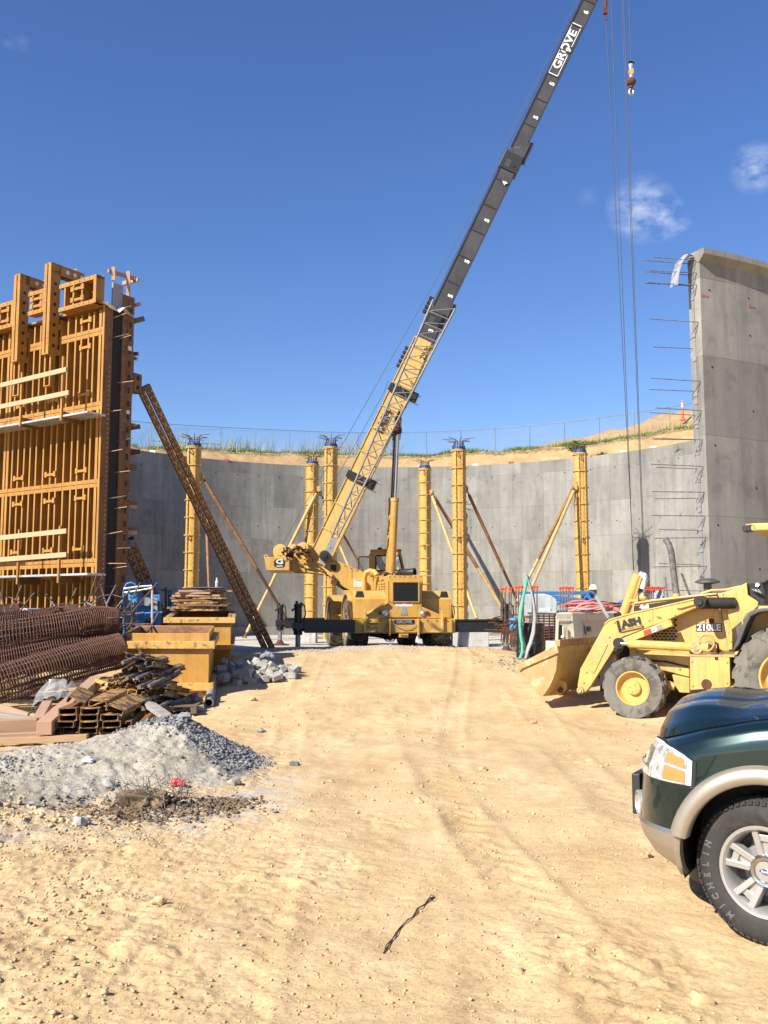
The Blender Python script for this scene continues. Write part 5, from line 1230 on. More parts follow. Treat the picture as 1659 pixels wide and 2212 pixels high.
# ---- ropes
def rope(pts, r, nm='hoist_rope'): return cpart(nm, 'wire_dark', lambda m: m.tube(pts, r, 5))
rope([at(606, 1182, 30.6), at(686, 1041, 30.9), at(743, 955, 30.8), at(804, 847, 30.6), at(949, 591, 30.2), at(1070, 361, 29.9), at(1109, 276, 29.75), at(1252, -8, 29.4)], .010)
rope([at(652, 1176, 30.7), at(730, 1027, 30.9), at(830, 847, 30.6), at(838, 822, 30.55)], .010)
rope([at(868, 790, 30.5), at(1076, 361, 29.9), at(1115, 280, 29.75), at(1258, -8, 29.4)], .009)
TY = 29.3
tipz = at(1330, -60, TY)
for (x0, y0, x1, y1) in ((1318, -60, 1368, 1232), (1309, 36, 1369, 1232), (1341, -60, 1391, 1236), (1344.5, -60, 1393, 1236)):
    rope([at(x0, y0, TY), at(x1, y1, TY)], .0105)
rope([at(1357, -60, TY), at(1363, 134, TY)], .011)
cpart('boom_head', 'boom_edge', lambda m: (bbox(m, BL + .3, BL + 1.1, -.5, .35, -.3, .3), m.bar(at(1300, -55, TY), at(1362, -62, TY), .3, .4)))
cpart('rope_socket', 'rust', lambda m: (m.tube([at(1308.5, -30, TY), at(1308.5, 6, TY)], .05, 8), m.box(at(1307.5, 24, TY), (.14, .12, .2)), m.tube([at(1308, 4, TY), at(1308, 20, TY)], .07, 8), m.tube([at(1309, 30, TY), at(1309.5, 44, TY)], .03, 8)))
cpart('hook_block', 'black_paint', lambda m: (m.lathe([(-.10, .16), (.10, .16)], at(1381, 1252, TY), (.2, 1, 0), 20), m.box(at(1381, 1266, TY), (.2, .2, .36))), bevel=.01)
hb = thing('hook_ball', 'rusty overhaul ball with swivel and hook hanging from the crane rope', 'crane hook', at(1363, 205, TY))
def hpart(nm, mat, fn, sm=45): m = MB(); fn(m); return m.build(nm, M[mat], hb, smooth=sm)
HA = lambda x, y: at(x, y, TY)
hpart('rope_socket', 'black', lambda m: (m.lathe([(0, .03), (.07, .11), (.09, .05), (.1, .01)], HA(1362.5, 140), (.3, 0, 1), 12)))
hpart('link', 'alu', lambda m: (m.lathe([(-.17, .05), (-.06, .07), (.04, .06), (.12, .09)], HA(1362.5, 147), UP, 10), m.tube([HA(1363, 160), HA(1363, 169)], .06, 8)))
hpart('swivel', 'column_yellow', lambda m: m.box(HA(1363, 155), (.14, .12, .19)), None)
hpart('ball', 'rust', lambda m: m.ball(HA(1363.5, 177), .155, 22))
hpart('collar', 'rust', lambda m: (m.ball(HA(1363, 188), .075, 12), m.tube([HA(1363, 184), HA(1363, 195)], .04, 8)))
hpart('hook', 'steel', lambda m: m.tube([HA(1362.5, 191), HA(1359, 197), HA(1358.5, 201), HA(1361, 205), HA(1365, 205.5), HA(1368, 202.5), HA(1368.5, 198), HA(1365.5, 194.5)], [.03, .035, .04, .045, .045, .04, .03, .02], 8))

# bolts, rails, steps and hoses on the carrier
for k in range(9):
    cpart('bumper_bolt', 'rust', lambda m: m.lathe([(0, .022), (.018, .02)], chit(800 + 20.5 * k, 1340.5, -.0), -EY, 8))
for k in range(7):
    cpart('hood_bolt', 'rust', lambda m: m.lathe([(0, .014), (.012, .012)], chit(842 + 11 * k, 1245.5, .05), -EY, 8))
cpart('hood_seam', 'black', lambda m: (m.bar(chit(839.5, 1300.5, .046), chit(910.5, 1300.5, .046), .004, .014), m.bar(chit(839.5, 1255, .046), chit(839.5, 1300, .046), .004, .012, EX)))
for s in (-1, 1):
    cpart('hand_rail', CY, lambda m: m.tube([C(s * .62, .7, 2.05), C(s * .66, .7, 2.75), C(s * .66, 1.9, 2.75), C(s * .66, 1.9, 2.05)], .018, 7), smooth=50)
    for k in range(3): cpart('step_rung', 'black', lambda m: cbox(m, s * 1.02 - .16, s * 1.02 + .16, -.06, .0, 1.12 + .0 + .11 * k, 1.135 + .11 * k)) if s < 0 else None
    cpart('mud_flap', 'black', lambda m: cbox(m, s * 1.28 - .3, s * 1.28 + .3, 2.55, 2.57, .8, 1.3))
    cpart('side_marker', 'amber' if 'amber' in M else 'decal_red', lambda m: m.lathe([(0, .03), (.012, .026)], C(s * 1.25, -.004, 1.40), -EY, 10))
for k in range(5):
    cpart('hydraulic_hose', 'black', lambda m: m.tube([C(-.3 + .15 * k, 2.6, 1.62), C(-.32 + .16 * k, 2.75, 2.0), C(-.25 + .1 * k, 3.0, 2.2), C(-.2 + .08 * k, 3.2, 1.95)], .022, 6), smooth=60)
for k in range(14):
    u = k / 13; p = sat(640 + 170 * u, 1209.5 + 37 * max(0, (u - .42) / .58), -.012); cpart('turret_bolt', 'rust', lambda m: m.lathe([(0, .016), (.016, .014)], p, (0, -1, 0), 8))
cpart('turret_seam', 'brace_rust', lambda m: (m.bar(sat(700, 1212, -.006), sat(712, 1248, -.006), .006, .02, (0, 1, 0)), m.bar(sat(760, 1226, -.006), sat(760, 1249, -.006), .006, .02, (0, 1, 0))))
# ================================================================ BACKHOE LOADER
H1 = Vector((.87, -.5, 0)).normalized(); H2 = Vector((.5, .87, 0)).normalized()            # to its rear; to its far side
HH = at(1366, 1487, 14.5)
def hp(x, y, w=0.0): return hit(x, y, HH + H2 * w, H2)
hoe = thing('backhoe_loader', 'yellow backhoe loader with its front bucket resting on the dirt', 'backhoe loader', Vector((HH.x, HH.y, 0)) + H1 * 1.0 + H2 * 1.0)
def hpart_(name, mat, fn, smooth=None, bevel=0, label=None, parent=None):
    m = MB(); fn(m); return m.build(name, M[mat] if isinstance(mat, str) else mat, parent or hoe, smooth, bevel, label)
def hz(v): return Matrix.Scale(.33, 4)
def z8(x, y): return (1111.4 + .33 * x, 1111.4 + .33 * y)
def hpoly(name, mat, pts, w, th, bevel=.008, zoom=True, parent=None, smooth=None):
    P = [hp(*(z8(x, y) if zoom else (x, y)), w) for x, y in pts]
    return hpart_(name, mat, lambda m: m.prism(P, H2 * th), bevel=bevel, parent=parent, smooth=smooth)
def hq(x, y, w=0.0): return hp(*z8(x, y), w)
HY = 'hoe_yellow'
# front wheel and rear wheel, near and far
rimp = None
hw = (M['tyre_dusty'], M['hoe_yellow'], M['hoe_worn'])
RG = HH + H1 * 2.18
for c, r, w, rr_, lg, sty in ((HH + H2 * .16, .475, .33, .255, 15, 'chevron'), (HH + H2 * 1.80, .475, .33, .255, 15, 'chevron'), (Vector((RG.x, RG.y, .755)) + H2 * .25, .745, .47, .37, 20, 'chevron'), (Vector((RG.x, RG.y, .755)) + H2 * 1.72, .745, .47, .37, 20, 'chevron')):
    near = (c - HH).dot(H2) < 1
    ty = add_wheel(hoe, c, -H2 if near else H2, r, w, rr_, hw, lg, .034 if r < .6 else .045, sty, holes=4)
    ty.data.materials.append(M['tyre_side']); 
    if r > .6 and near:
        for k in range(6):
            a = k * math.pi / 3 + .2; m = MB(); p = c - H2 * .085 + (H1 * math.cos(a) + UP * math.sin(a)) * .20; m.lathe([(-.02, .045), (.02, .045)], p, -H2, 14); m.build('rim_hole', M['dark_void'], ty)
# hood and side panel
hpoly('hood', HY, [(762, 650), (775, 578), (900, 557), (1130, 532), (1325, 516), (1335, 560), (1410, 900), (760, 905)], .55, .95, .03)
hpoly('hood_lid', HY, [(775, 577), (900, 556), (1130, 531), (1325, 514), (1327, 524), (900, 570), (776, 590)], .52, 1.01, .015)
hpoly('hood_stripe', 'decal_black', [(780, 600), (1190, 541), (1190, 556), (780, 630)], .535, .012, 0)
text('hood_lettering', '4x4', hq(850, 605, .526), H1 * 1 + UP * .10, UP, .095, M['white'], hoe, .005, .003)
# cooling holes in the side panel
pm = None
for r_ in range(9):
    for c in range(8):
        x = 905 + c * 25 + (r_ % 2) * 12; y = 690 + r_ * 18
        if y < 690 + (1060 - x) * .55 - 6 or x > 1062: continue
        p = hq(x, y, .547)
        if pm is None:
            m = MB(); m.box((0, 0, 0), (.040, .012, .026), (H1, H2, UP)); pm = m.build('cooling_hole', M['dark_void'], None); pm.parent = hoe; pm.matrix_basis = Matrix.Translation(p - hoe.location)
        else: inst(pm, hoe, Matrix.Translation(p - hoe.location))
text('model_lettering', '210LE', hq(1272, 742, .543), H1, UP, .135, M['decal_black'], hoe, .018, .003, squeeze=1.05)
text('model_lettering', '210LE', hq(1272, 741, .538), H1, UP, .135, M['white'], hoe, .004, .003, squeeze=1.05)
hpart_('grease_stain', 'hoe_rust', lambda m: disc_like(m, hq(1292, 700, .545), .07, .06))if False else None
hpoly('seam_strip', HY, [(1328, 518), (1362, 516), (1392, 640), (1425, 770), (1425, 885), (1402, 885), (1345, 560)], .50, .06)
for x, y in ((1352, 560), (1366, 640), (1384, 700), (1400, 770), (1415, 830)):
    hpart_('panel_bolt', HY, lambda m: m.lathe([(0, .016), (.012, .014)], hq(x, y, .50), -H2, 8))
hpoly('cowl_side', HY, [(1365, 528), (1520, 445), (1528, 528), (1596, 572), (1592, 602), (1500, 690), (1420, 757)], .42, .06, .012)
hpoly('cowl_side', HY, [(1365, 528), (1520, 445), (1528, 528), (1596, 572), (1592, 602), (1500, 690), (1420, 757)], 1.5, .06, .012)
hpoly('cowl_top', HY, [(1325, 517), (1365, 512), (1470, 474), (1520, 446), (1520, 455), (1400, 520), (1330, 530)], .60, .90, .01)
hpart_('grab_rail', HY, lambda m: m.tube([hq(1215, 520, .7), hq(1290, 496, .7), hq(1390, 492, .7), hq(1480, 470, .7)], .018, 8), smooth=50)
dash = hpoly('dashboard', 'black', [(1520, 446), (1618, 440), (1640, 500), (1640, 592), (1597, 590), (1597, 570), (1530, 528)], .50, .9, .01)
hpart_('gauge', 'chrome', lambda m: m.lathe([(0, .03), (.02, .03), (.022, .001)], hq(1592, 462, .49), (-H2 + UP * .4), 14), parent=dash)
for k in range(3): hpart_('lever', 'steel', lambda m: m.tube([hq(1555 + k * 20, 490, .45), hq(1590 + k * 14, 505 + 6 * k, .4)], .010, 6), parent=dash)
sw = hq(1672, 432, .95); sn = (UP * .75 - H1 * .66).normalized()
sa = sn.orthogonal().normalized(); sb = sn.cross(sa)
hpart_('steering_wheel', 'black', lambda m: (m.tube([sw + (sa * math.cos(t) + sb * math.sin(t)) * .20 for t in [k * math.pi / 14 for k in range(28)]], .020, 8, closed=True), m.tube([sw - sn * .02, sw - sn * .45], .03, 8), m.bar(sw - sa * .19, sw + sa * .19, .03, .02, sn), m.bar(sw, sw + sb * .19, .03, .02, sn)), smooth=50)
# frame, tank step, axle
hpoly('main_frame', HY, [(752, 870), (1145, 870), (1145, 1065), (930, 1010), (880, 985), (752, 960)], .50, 1.05, .015)
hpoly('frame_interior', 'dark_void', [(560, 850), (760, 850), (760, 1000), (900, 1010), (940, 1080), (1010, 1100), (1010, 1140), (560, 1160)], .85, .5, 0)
hpoly('frame_bracket', HY, [(1030, 1048), (1145, 1075), (1145, 1168), (1080, 1165), (1050, 1120)], .40, .2)
tk = hpoly('tank_step', HY, [(1147, 925), (1408, 935), (1412, 1118), (1400, 1132), (1150, 1150)], .06, .55, .012)
hpoly('step_tread', 'hoe_worn', [(1140, 918), (1440, 922), (1440, 934), (1140, 930)], .05, .57, .004)
hpart_('rust_patch', 'rust', lambda m: m.lathe([(0, .078), (.006, .07), (.007, .001)], hq(1257, 1112, .06), -H2, 16), parent=tk)
hpart_('lid_slot', 'black', lambda m: m.box(hq(1322, 943, .055), (.045, .01, .04), (H1, H2, UP)), parent=tk)
hpart_('front_axle', HY, lambda m: (m.bar(HH + H2 * .35, HH + H2 * 1.65, .2, .22), m.box(HH + H2 * 1.0, (.34, .5, .34), (H1, H2, UP))), bevel=.02)
hpart_('steering_cylinder', HY, lambda m: (m.tube([hq(950, 1115, .45), hq(1000, 1110, .45)], .075, 12), m.tube([hq(1000, 1110, .45), hq(1050, 1130, .45)], .06, 12), m.box(hq(945, 1085, .5), (.14, .2, .30), (H1, H2, UP))), smooth=40)
hpart_('axle_shade_guard', 'hoe_worn', lambda m: m.prism([hq(860, 980, .5), hq(930, 1010, .5), hq(940, 1060, .5), hq(900, 1050, .5)], H2 * .9))
# loader arms
arm = [(1255, 535), (760, 648), (655, 678), (620, 690), (592, 715), (430, 1010), (412, 1120), (420, 1172), (462, 1165), (500, 1120), (660, 868), (690, 815), (712, 800), (1000, 692), (1236, 588), (1280, 604), (1296, 575), (1290, 545)]
for w, nm in ((.30, 'near'), (1.62, 'far')):
    hpoly('loader_arm', HY, arm, w, .13, .012)
hpoly('arm_edge', 'boom_yellow', [(1250, 532), (760, 644), (655, 674), (618, 686), (588, 712), (592, 716), (622, 692), (660, 680), (760, 651), (1250, 540)], .285, .16, 0)
hpoly('arm_link', HY, [(704, 812), (1000, 692), (1024, 702), (1035, 732), (1018, 736), (860, 795), (722, 850), (700, 862), (690, 850)], .24, .09, .01)
hpart_('link_stop', 'hoe_worn', lambda m: m.prism([hq(1005, 690, .20), hq(1022, 690, .20), (hq(1036, 728, .20)), hq(1018, 732, .20)], H2 * .12), bevel=.006)
hpoly('warning_sticker', 'decal_red', [(842, 762), (890, 745), (900, 775), (850, 795)], .234, .006, 0); hpoly('warning_sticker', 'decal_white', [(892, 744), (926, 733), (934, 762), (902, 774)], .234, .006, 0); hpoly('warning_sticker', 'jib_grey', [(928, 732), (962, 719), (970, 748), (936, 761)], .234, .006, 0)
hpart_('sticker_mark', 'decal_black', lambda m: m.bar(hq(904, 764, .232), hq(924, 745, .232), .003, .016, H2))
hpart_('arm_handle', HY, lambda m: m.tube([hq(1062, 612, .285), hq(1085, 610, .27), hq(1178, 584, .27), hq(1188, 600, .27), hq(1186, 612, .285)], .012, 6), smooth=50)
hpart_('arm_pivot', 'black_paint', lambda m: (m.lathe([(-.10, .085), (.40, .085)], hq(1246, 572, .36), -H2, 20), m.lathe([(.40, .05), (.43, .05)], hq(1246, 572, .36), -H2, 14)), smooth=40)
hpart_('pivot_tube', 'dark_void', lambda m: m.lathe([(0, .085), (.5, .085)], hq(1215, 580, .24), (H1 * .9 + H2 * .3), 16), smooth=40)
hpart_('elbow_pin', 'black_paint', lambda m: (m.lathe([(0, .085), (.06, .085)], hq(686, 842, .24), -H2, 18), m.lathe([(.06, .05), (.075, .045)], hq(686, 842, .24), -H2, 14)), smooth=40)
hpart_('elbow_lug', 'dark_void', lambda m: m.prism([hq(640, 870, .3), hq(690, 815, .3), hq(715, 845, .3), hq(660, 905, .3)], H2 * .1))
hpart_('bucket_link', 'hoe_worn', lambda m: (m.lathe([(-.1, .07), (.08, .07)], hq(648, 932, .5), -H2, 16), m.bar(hq(648, 932, .55), hq(700, 860, .55), .08, .09)), smooth=40)
lc = hpart_('lift_cylinder', HY, lambda m: m.lathe([(0, .05), (.02, .066), (1.13, .066), (1.14, .074), (1.20, .074), (1.21, .04)], hq(745, 847, .20), hq(1180, 868, .20) - hq(745, 847, .20), 18), smooth=40)
hpart_('cylinder_eye', 'hoe_rust', lambda m: (m.lathe([(-.05, .085), (.06, .085)], hq(1195, 874, .20), -H2, 18), m.lathe([(.06, .04), (.075, .04)], hq(1195, 874, .20), -H2, 14), m.tube([hq(1200, 870, .24), hq(1290, 862, .45)], .07, 12)), smooth=40, parent=lc)
hpart_('cylinder_pipe', HY, lambda m: m.tube([hq(805, 876, .19), hq(830, 880, .19), hq(980, 888, .19), hq(1150, 912, .22)], .015, 6), parent=lc)
hpart_('cylinder_rod', 'chrome', lambda m: m.tube([hq(700, 846, .20), hq(778, 848, .20)], .035, 12), smooth=50, parent=lc)
hpart_('hydraulic_hose', 'hoe_rust', lambda m: m.tube([hq(1212, 862, .15)] + [hq(1257 + 50 * math.cos(t), 840 - 55 * math.sin(t), .15) for t in [math.pi - k * math.pi / 8 for k in range(13)]], .017, 8), smooth=60)
hpart_('hydraulic_hose', 'hoe_rust', lambda m: m.tube([hq(1225, 850, .2)] + [hq(1270 + 42 * math.cos(t), 870 - 46 * math.sin(t), .2) for t in [math.pi - .5 - k * math.pi / 8 for k in range(12)]], .016, 8), smooth=60)
hpart_('hydraulic_hose', 'dark_void', lambda m: m.tube([hq(1300, 830, .4), hq(1330, 850, .4), hq(1336, 900, .4), hq(1320, 920, .45)], .018, 8), smooth=60)
# bucket cylinder that stands up before the hood
bc0, bc1 = hp(1346, 1331, 1.0), hp(1379, 1240, 1.0)
bc = hpart_('bucket_cylinder', HY, lambda m: m.lathe([(0, .05), (.02, .082), ((bc1 - bc0).length - .02, .082), ((bc1 - bc0).length, .06)], bc0, bc1 - bc0, 20), smooth=40)
hpart_('cylinder_pipe', HY, lambda m: (m.tube([hp(1366, 1307, .9), hp(1371, 1292, .88), hp(1384, 1250, .88), hp(1388, 1243, .9)], .02, 8), m.box(hp(1370, 1297, .9), (.14, .1, .04), (H1, H2, UP))), parent=bc)
hpart_('hose_cover', 'decal_white', lambda m: m.tube([hp(1384, 1240, .95), hp(1392, 1243, .9), hp(1395, 1250, .9), hp(1391, 1262, .9), hp(1387, 1272, .9)], .045, 8), smooth=50, parent=bc)
hpart_('hydraulic_hose', 'jib_grey', lambda m: (m.tube([hp(1386, 1237, .9), hp(1397, 1247, .86), hp(1394, 1266, .86), hp(1390, 1282, .9)], .018, 8)), smooth=50, parent=bc)
hpart_('hose_joint', 'hoe_rust', lambda m: (m.ball(hp(1389, 1290, 1.0), .085, 12), m.tube([hp(1380, 1288, 1.0), hp(1377, 1300, 1.0)], .03, 8), m.tube([hp(1395, 1290, 1.0), hp(1399, 1302, 1.0)], .03, 8)), smooth=50)
hpart_('hood_latch', 'dark_void', lambda m: m.tube([hp(1330, 1332, .9), hp(1338, 1329, .95), hp(1346, 1335, 1.0)], .06, 8), smooth=50)
# exhaust and air precleaner
hpart_('exhaust_pipe', 'bar_grey', lambda m: m.tube([hp(1462, 1291, 1.0), hp(1459, 1270, 1.0), hp(1455, 1235, 1.0), hp(1452, 1205, 1.0), hp(1449, 1188, 1.0), hp(1444, 1174, 1.0), hp(1437, 1164, 1.0)], [.052, .052, .05, .05, .05, .05, .052], 16), smooth=50)
hpart_('exhaust_collar', 'hoe_worn', lambda m: m.lathe([(0, .07), (.10, .065)], hp(1461, 1289, 1.0) - UP * .05, UP, 14), smooth=40)
hpart_('air_precleaner', 'grey_dark', lambda m: m.lathe([(0, .062), (.14, .062), (.145, .11), (.16, .19), (.185, .185), (.215, .13), (.23, .06), (.232, .001)], hp(1529, 1281, .95), UP, 28), smooth=35)
# rear fender, tub and canopy
fo = [(1425, 905), (1470, 850), (1520, 720), (1548, 665), (1600, 640), (1660, 632), (1780, 640), (1850, 700), (1850, 660), (1780, 618), (1660, 610), (1590, 616), (1540, 634), (1515, 660), (1480, 750), (1440, 855)]
hpoly('rear_fender', 'grey_dark', fo, -.02, .5, .012)
hpoly('fender_panel', HY, [(1500, 690), (1600, 600), (1860, 600), (1860, 1050), (1440, 1050), (1440, 880)], .45, .08)
hpart_('grab_handle', HY, lambda m: m.tube([hq(1548, 636, .2), hq(1510, 645, .2), hq(1492, 690, .2), hq(1500, 740, .2), hq(1512, 745, .25)], .016, 8), smooth=50)
hpart_('rear_frame', HY, lambda m: m.box(Vector((RG.x, RG.y, .75)) + H2 * 1.0 + H1 * .3, (1.9, 1.0, .5), (H1, H2, UP)), bevel=.02)
hpart_('floor_plate', 'hoe_worn', lambda m: m.box(Vector((RG.x, RG.y, 1.02)) + H2 * 1.0 - H1 * .2, (1.3, 1.1, .05), (H1, H2, UP)))
hpart_('seat', 'black', lambda m: (m.box(Vector((RG.x, RG.y, 1.35)) + H2 * 1.0 + H1 * .25, (.5, .5, .14), (H1, H2, UP)), m.box(Vector((RG.x, RG.y, 1.65)) + H2 * 1.0 + H1 * .48, (.12, .48, .6), (H1, H2, UP)), m.box(Vector((RG.x, RG.y, 1.15)) + H2 * 1.0 + H1 * .25, (.3, .3, .3), (H1, H2, UP))), bevel=.03)
cr0 = hp(1622, 1139, .45)
hpart_('canopy', HY, lambda m: m.box(cr0 + H1 * .85 + H2 * .6, (1.7, 1.25, .11), (H1, H2, UP)), bevel=.02)
for w in (0, 1.15): hpart_('canopy_post', HY, lambda m: m.bar(Vector((cr0.x, cr0.y, .9)) + H1 * 1.55 + H2 * (w + .03), cr0 + H1 * 1.55 + H2 * (w + .03), .1, .1), bevel=.01)
hpart_('work_lamp', 'black', lambda m: (m.prism([hp(1603, 1135, .43), hp(1627, 1132, .43), hp(1629, 1146, .43), hp(1607, 1149, .43), hp(1604, 1146, .43)], H2 * .22),), bevel=.012)
hpart_('lamp_bracket', HY, lambda m: (m.tube([hp(1621, 1133, .42), hp(1628, 1134, .42), hp(1629, 1146, .42)], .012, 6), m.prism([hp(1610, 1132, .6), hp(1640, 1130, .6), hp(1640, 1134, .6), hp(1612, 1135, .6)], H2 * .05)))
hpart_('digging_boom', HY, lambda m: (m.bar(Vector((RG.x, RG.y, 1.0)) + H2 * 1.0 + H1 * 1.2, Vector((RG.x, RG.y, 2.9)) + H2 * 1.0 + H1 * 1.7, .3, .3, H2), m.bar(Vector((RG.x, RG.y, 2.9)) + H2 * 1.0 + H1 * 1.75, Vector((RG.x, RG.y, 1.2)) + H2 * 1.0 + H1 * 2.1, .25, .28, H2)), bevel=.02)
# bucket
side = [(20, 1010), (40, 992), (268, 868), (280, 850), (283, 930), (272, 1020), (255, 1070), (225, 1135), (186, 1190), (165, 1182)]
BW = 2.15
hpoly('bucket_side', 'hoe_rust', side, -.02, .03, .004); hpoly('bucket_side', 'hoe_rust', side, BW, .03, .004)
back = [(280, 850), (284, 930), (274, 1020), (256, 1070), (226, 1135), (186, 1190), (120, 1118), (22, 1012)]
def shell(m):
    P = [hq(x, y, .01) for x, y in back]; Q = [p + H2 * (BW - .01) for p in P]; m.grid([P, Q])
    c = hq(150, 1000, .01); I = [p.lerp(c, .07) for p in P]; J = [p + H2 * (BW - .01) for p in I]; m.grid([J, I])
hpart_('bucket_shell', 'hoe_yellow', shell, smooth=50)
hpoly('side_cutter', 'hoe_rust', [(8, 990), (22, 1022), (290, 905), (276, 852), (262, 858)], -.055, .035, .006)
hpart_('top_lip', 'hoe_rust', lambda m: m.prism([hq(262, 828, -.02), hq(300, 818, -.02), hq(296, 862, -.02), hq(276, 866, -.02)], H2 * (BW + .04)), bevel=.006)
hpart_('cutting_edge', 'hoe_rust', lambda m: m.prism([hq(2, 1000, -.05), hq(30, 1030, -.05), hq(50, 1012, -.05), hq(28, 986, -.05)], H2 * (BW + .08)), bevel=.004)
for w in (.45, .62): hpart_('back_rib', 'hoe_yellow', lambda m: m.prism([hq(284, 862, w), hq(296, 930, w), hq(288, 1020, w), hq(262, 1085, w), hq(250, 1075, w), hq(268, 1020, w), hq(278, 930, w)], H2 * .025))
for w in (.34, 1.62):
    hpart_('bucket_bracket', 'hoe_worn', lambda m: m.prism([hq(262, 1080, w), hq(330, 1090, w), hq(345, 1140, w), hq(300, 1180, w), hq(190, 1190, w)], H2 * .03)); hpart_('bucket_bracket', 'hoe_worn', lambda m: m.prism([hq(262, 1080, w + .17), hq(330, 1090, w + .17), hq(345, 1140, w + .17), hq(300, 1180, w + .17), hq(190, 1190, w + .17)], H2 * .03))
hpart_('bucket_pin', 'hoe_rust', lambda m: (m.lathe([(0, .055), (.05, .055), (.055, .03), (.08, .03)], hq(435, 1150, .30), -H2, 16)), smooth=40)
hpart_('heel_pin', 'rust', lambda m: m.lathe([(0, .05), (.03, .045)], hq(300, 1150, .3), -H2, 14), smooth=40)
# owner's sticker on the arm
ax_ = (hq(1000, 668, .28) - hq(700, 735, .28)).normalized(); az_ = (UP - ax_ * UP.dot(ax_)).normalized()
c0 = hq(752, 722, .283)
def lash(parent, c0, ax_, az_, k, nrm, m1, m2):
    text('owner_lettering', 'L', c0 - ax_ * .175 * k + az_ * .005 * k, ax_, az_, .30 * k, M[m1], parent, .012 * k, .003)
    text('owner_lettering', 'ASH', c0 + ax_ * .045 * k + az_ * .035 * k, ax_, az_, .185 * k, M[m1], parent, .011 * k, .003, squeeze=1.12)
    m = MB(); cc = c0 + ax_ * .03 * k - az_ * .088 * k; m.box(cc, (.46 * k, .003, .052 * k), (ax_, nrm, az_)); m.build('lettering_bar', M[m1], parent)
    text('owner_lettering', 'CONSTRUCTION INC.', cc - nrm * .004, ax_, az_, .042 * k, M[m2], parent, .001, .002)
lash(hoe, c0, ax_, az_, .80, H2, 'decal_black', 'boom_yellow')
hpart_('arm_scribble', 'hoe_rust', lambda m: [m.bar(hq(925 + 5 * k, 662 + (k * 7) % 20, .284), hq(945 + 4 * k, 668 + (k * 11) % 22, .284), .003, .012, H2) for k in range(6)])

# hoses, grease nipples and bolts that the arms carry
for k in range(3):
    hpart_('hydraulic_hose', 'black', lambda m: m.tube([hq(720 + 6 * k, 690 + 5 * k, .46), hq(800, 672 + 6 * k, .47), hq(950, 640 + 6 * k, .47), hq(1100, 606 + 6 * k, .5), hq(1230, 560 + 8 * k, .52)], .014, 6), smooth=60)
for k in range(2):
    hpart_('hydraulic_hose', 'black', lambda m: m.tube([hq(700, 905 + 10 * k, .5), hq(740, 950 + 14 * k, .55), hq(800, 965 + 10 * k, .5), hq(900, 955, .48), hq(1000, 965, .48), hq(1140, 1000, .49)], .014, 6), smooth=60)
for x, y, w in ((655, 705, .295), (470, 1030, .295), (452, 1100, .295), (620, 800, .295), (1050, 655, .295), (880, 690, .295), (1160, 960, .055), (1390, 965, .055), (1390, 1100, .055), (1165, 1120, .055), (800, 900, .49), (900, 930, .49), (1080, 1010, .49)):
    hpart_('bolt', 'hoe_worn', lambda m: m.lathe([(0, .018), (.012, .016), (.013, .001)], hq(x, y, w), -H2, 8))
hpart_('weld_plate', 'hoe_yellow', lambda m: m.prism([hq(478, 1010, .285), hq(560, 850, .285), hq(610, 850, .285), hq(520, 1040, .285)], H2 * .015), bevel=.003)
hpart_('access_door', 'hoe_yellow', lambda m: m.prism([hq(1192, 620, .545), hq(1330, 600, .545), hq(1352, 700, .545), hq(1368, 800, .545), hq(1192, 800, .545)], H2 * .006), bevel=.003)
hpart_('oil_stain', 'rust', lambda m: m.lathe([(0, .045), (.003, .03), (.004, .001)], hq(1290, 698, .544), -H2, 11))
# ================================================================ SPORT UTILITY VEHICLE (near right)
SH = Vector((-.866, .5, 0)).normalized(); SR = Vector((.5, .866, 0)).normalized(); SO = Vector((1.945, 4.94, 0))
def S(s, w, z): return SO + SH * s + SR * w + UP * z
suv = thing('parked_suv', 'dark green sport utility vehicle with pewter trim, its front wheel turned out', 'car', S(-1.2, .9, 0))
paint, nt, b = new_mat('green_paint'); n_ = noise(nt, coords(nt), 900, 2, .5); fl_ = ramp(nt, n_.outputs['Fac'], [(.35, (.004, .014, .014)), (.7, (.010, .034, .031))]); nt.links.new(fl_.outputs[0], b.inputs['Base Color'])
b.inputs['Metallic'].default_value = .55; b.inputs['Roughness'].default_value = .33; b.inputs['Coat Weight'].default_value = 1.0; b.inputs['Coat Roughness'].default_value = .02; M['green'] = paint
M['pewter'] = plain('pewter', (.36, .315, .25), .38, .55); M['lens'] = plain('lens', (.95, .95, .95), .03); M['lens'].node_tree.nodes['Principled BSDF'].inputs['Alpha'].default_value = .07
M['amber'] = plain('amber', (.80, .17, .004), .25); M['amber'].node_tree.nodes['Principled BSDF'].inputs['Coat Weight'].default_value = .6
mm, nt, b = new_mat('reflector'); wv_ = N(nt, 'ShaderNodeTexWave'); wv_.inputs['Scale'].default_value = 11; wv_.inputs['Distortion'].default_value = 1.5; nt.links.new(coords(nt, (1, 1, .25)), wv_.inputs['Vector']); bump(nt, b, wv_.outputs['Fac'], .5, .012)
n5 = noise(nt, coords(nt, (1, 1, .35)), 38, 3, .6); nt.links.new(ramp(nt, n5.outputs['Fac'], [(.36, (.30, .30, .29)), (.52, (.74, .73, .70)), (.66, (.92, .91, .88))]).outputs[0], b.inputs['Base Color']); b.inputs['Roughness'].default_value = .22; b.inputs['Metallic'].default_value = .55; M['lamp_reflector'] = mm  # grey-to-white noise in the base colour paints reflections into the lamp
M['alloy'] = plain('alloy', (.47, .46, .44), .30, .55); M['plastic'] = plain('plastic', (.022, .022, .024), .55); M['blue_oval'] = plain('blue_oval', (.02, .05, .22), .25)
M['tint'] = plain('tint', (.015, .02, .02), .04); M['tint'].node_tree.nodes['Principled BSDF'].inputs['Coat Weight'].default_value = 1
W = .915
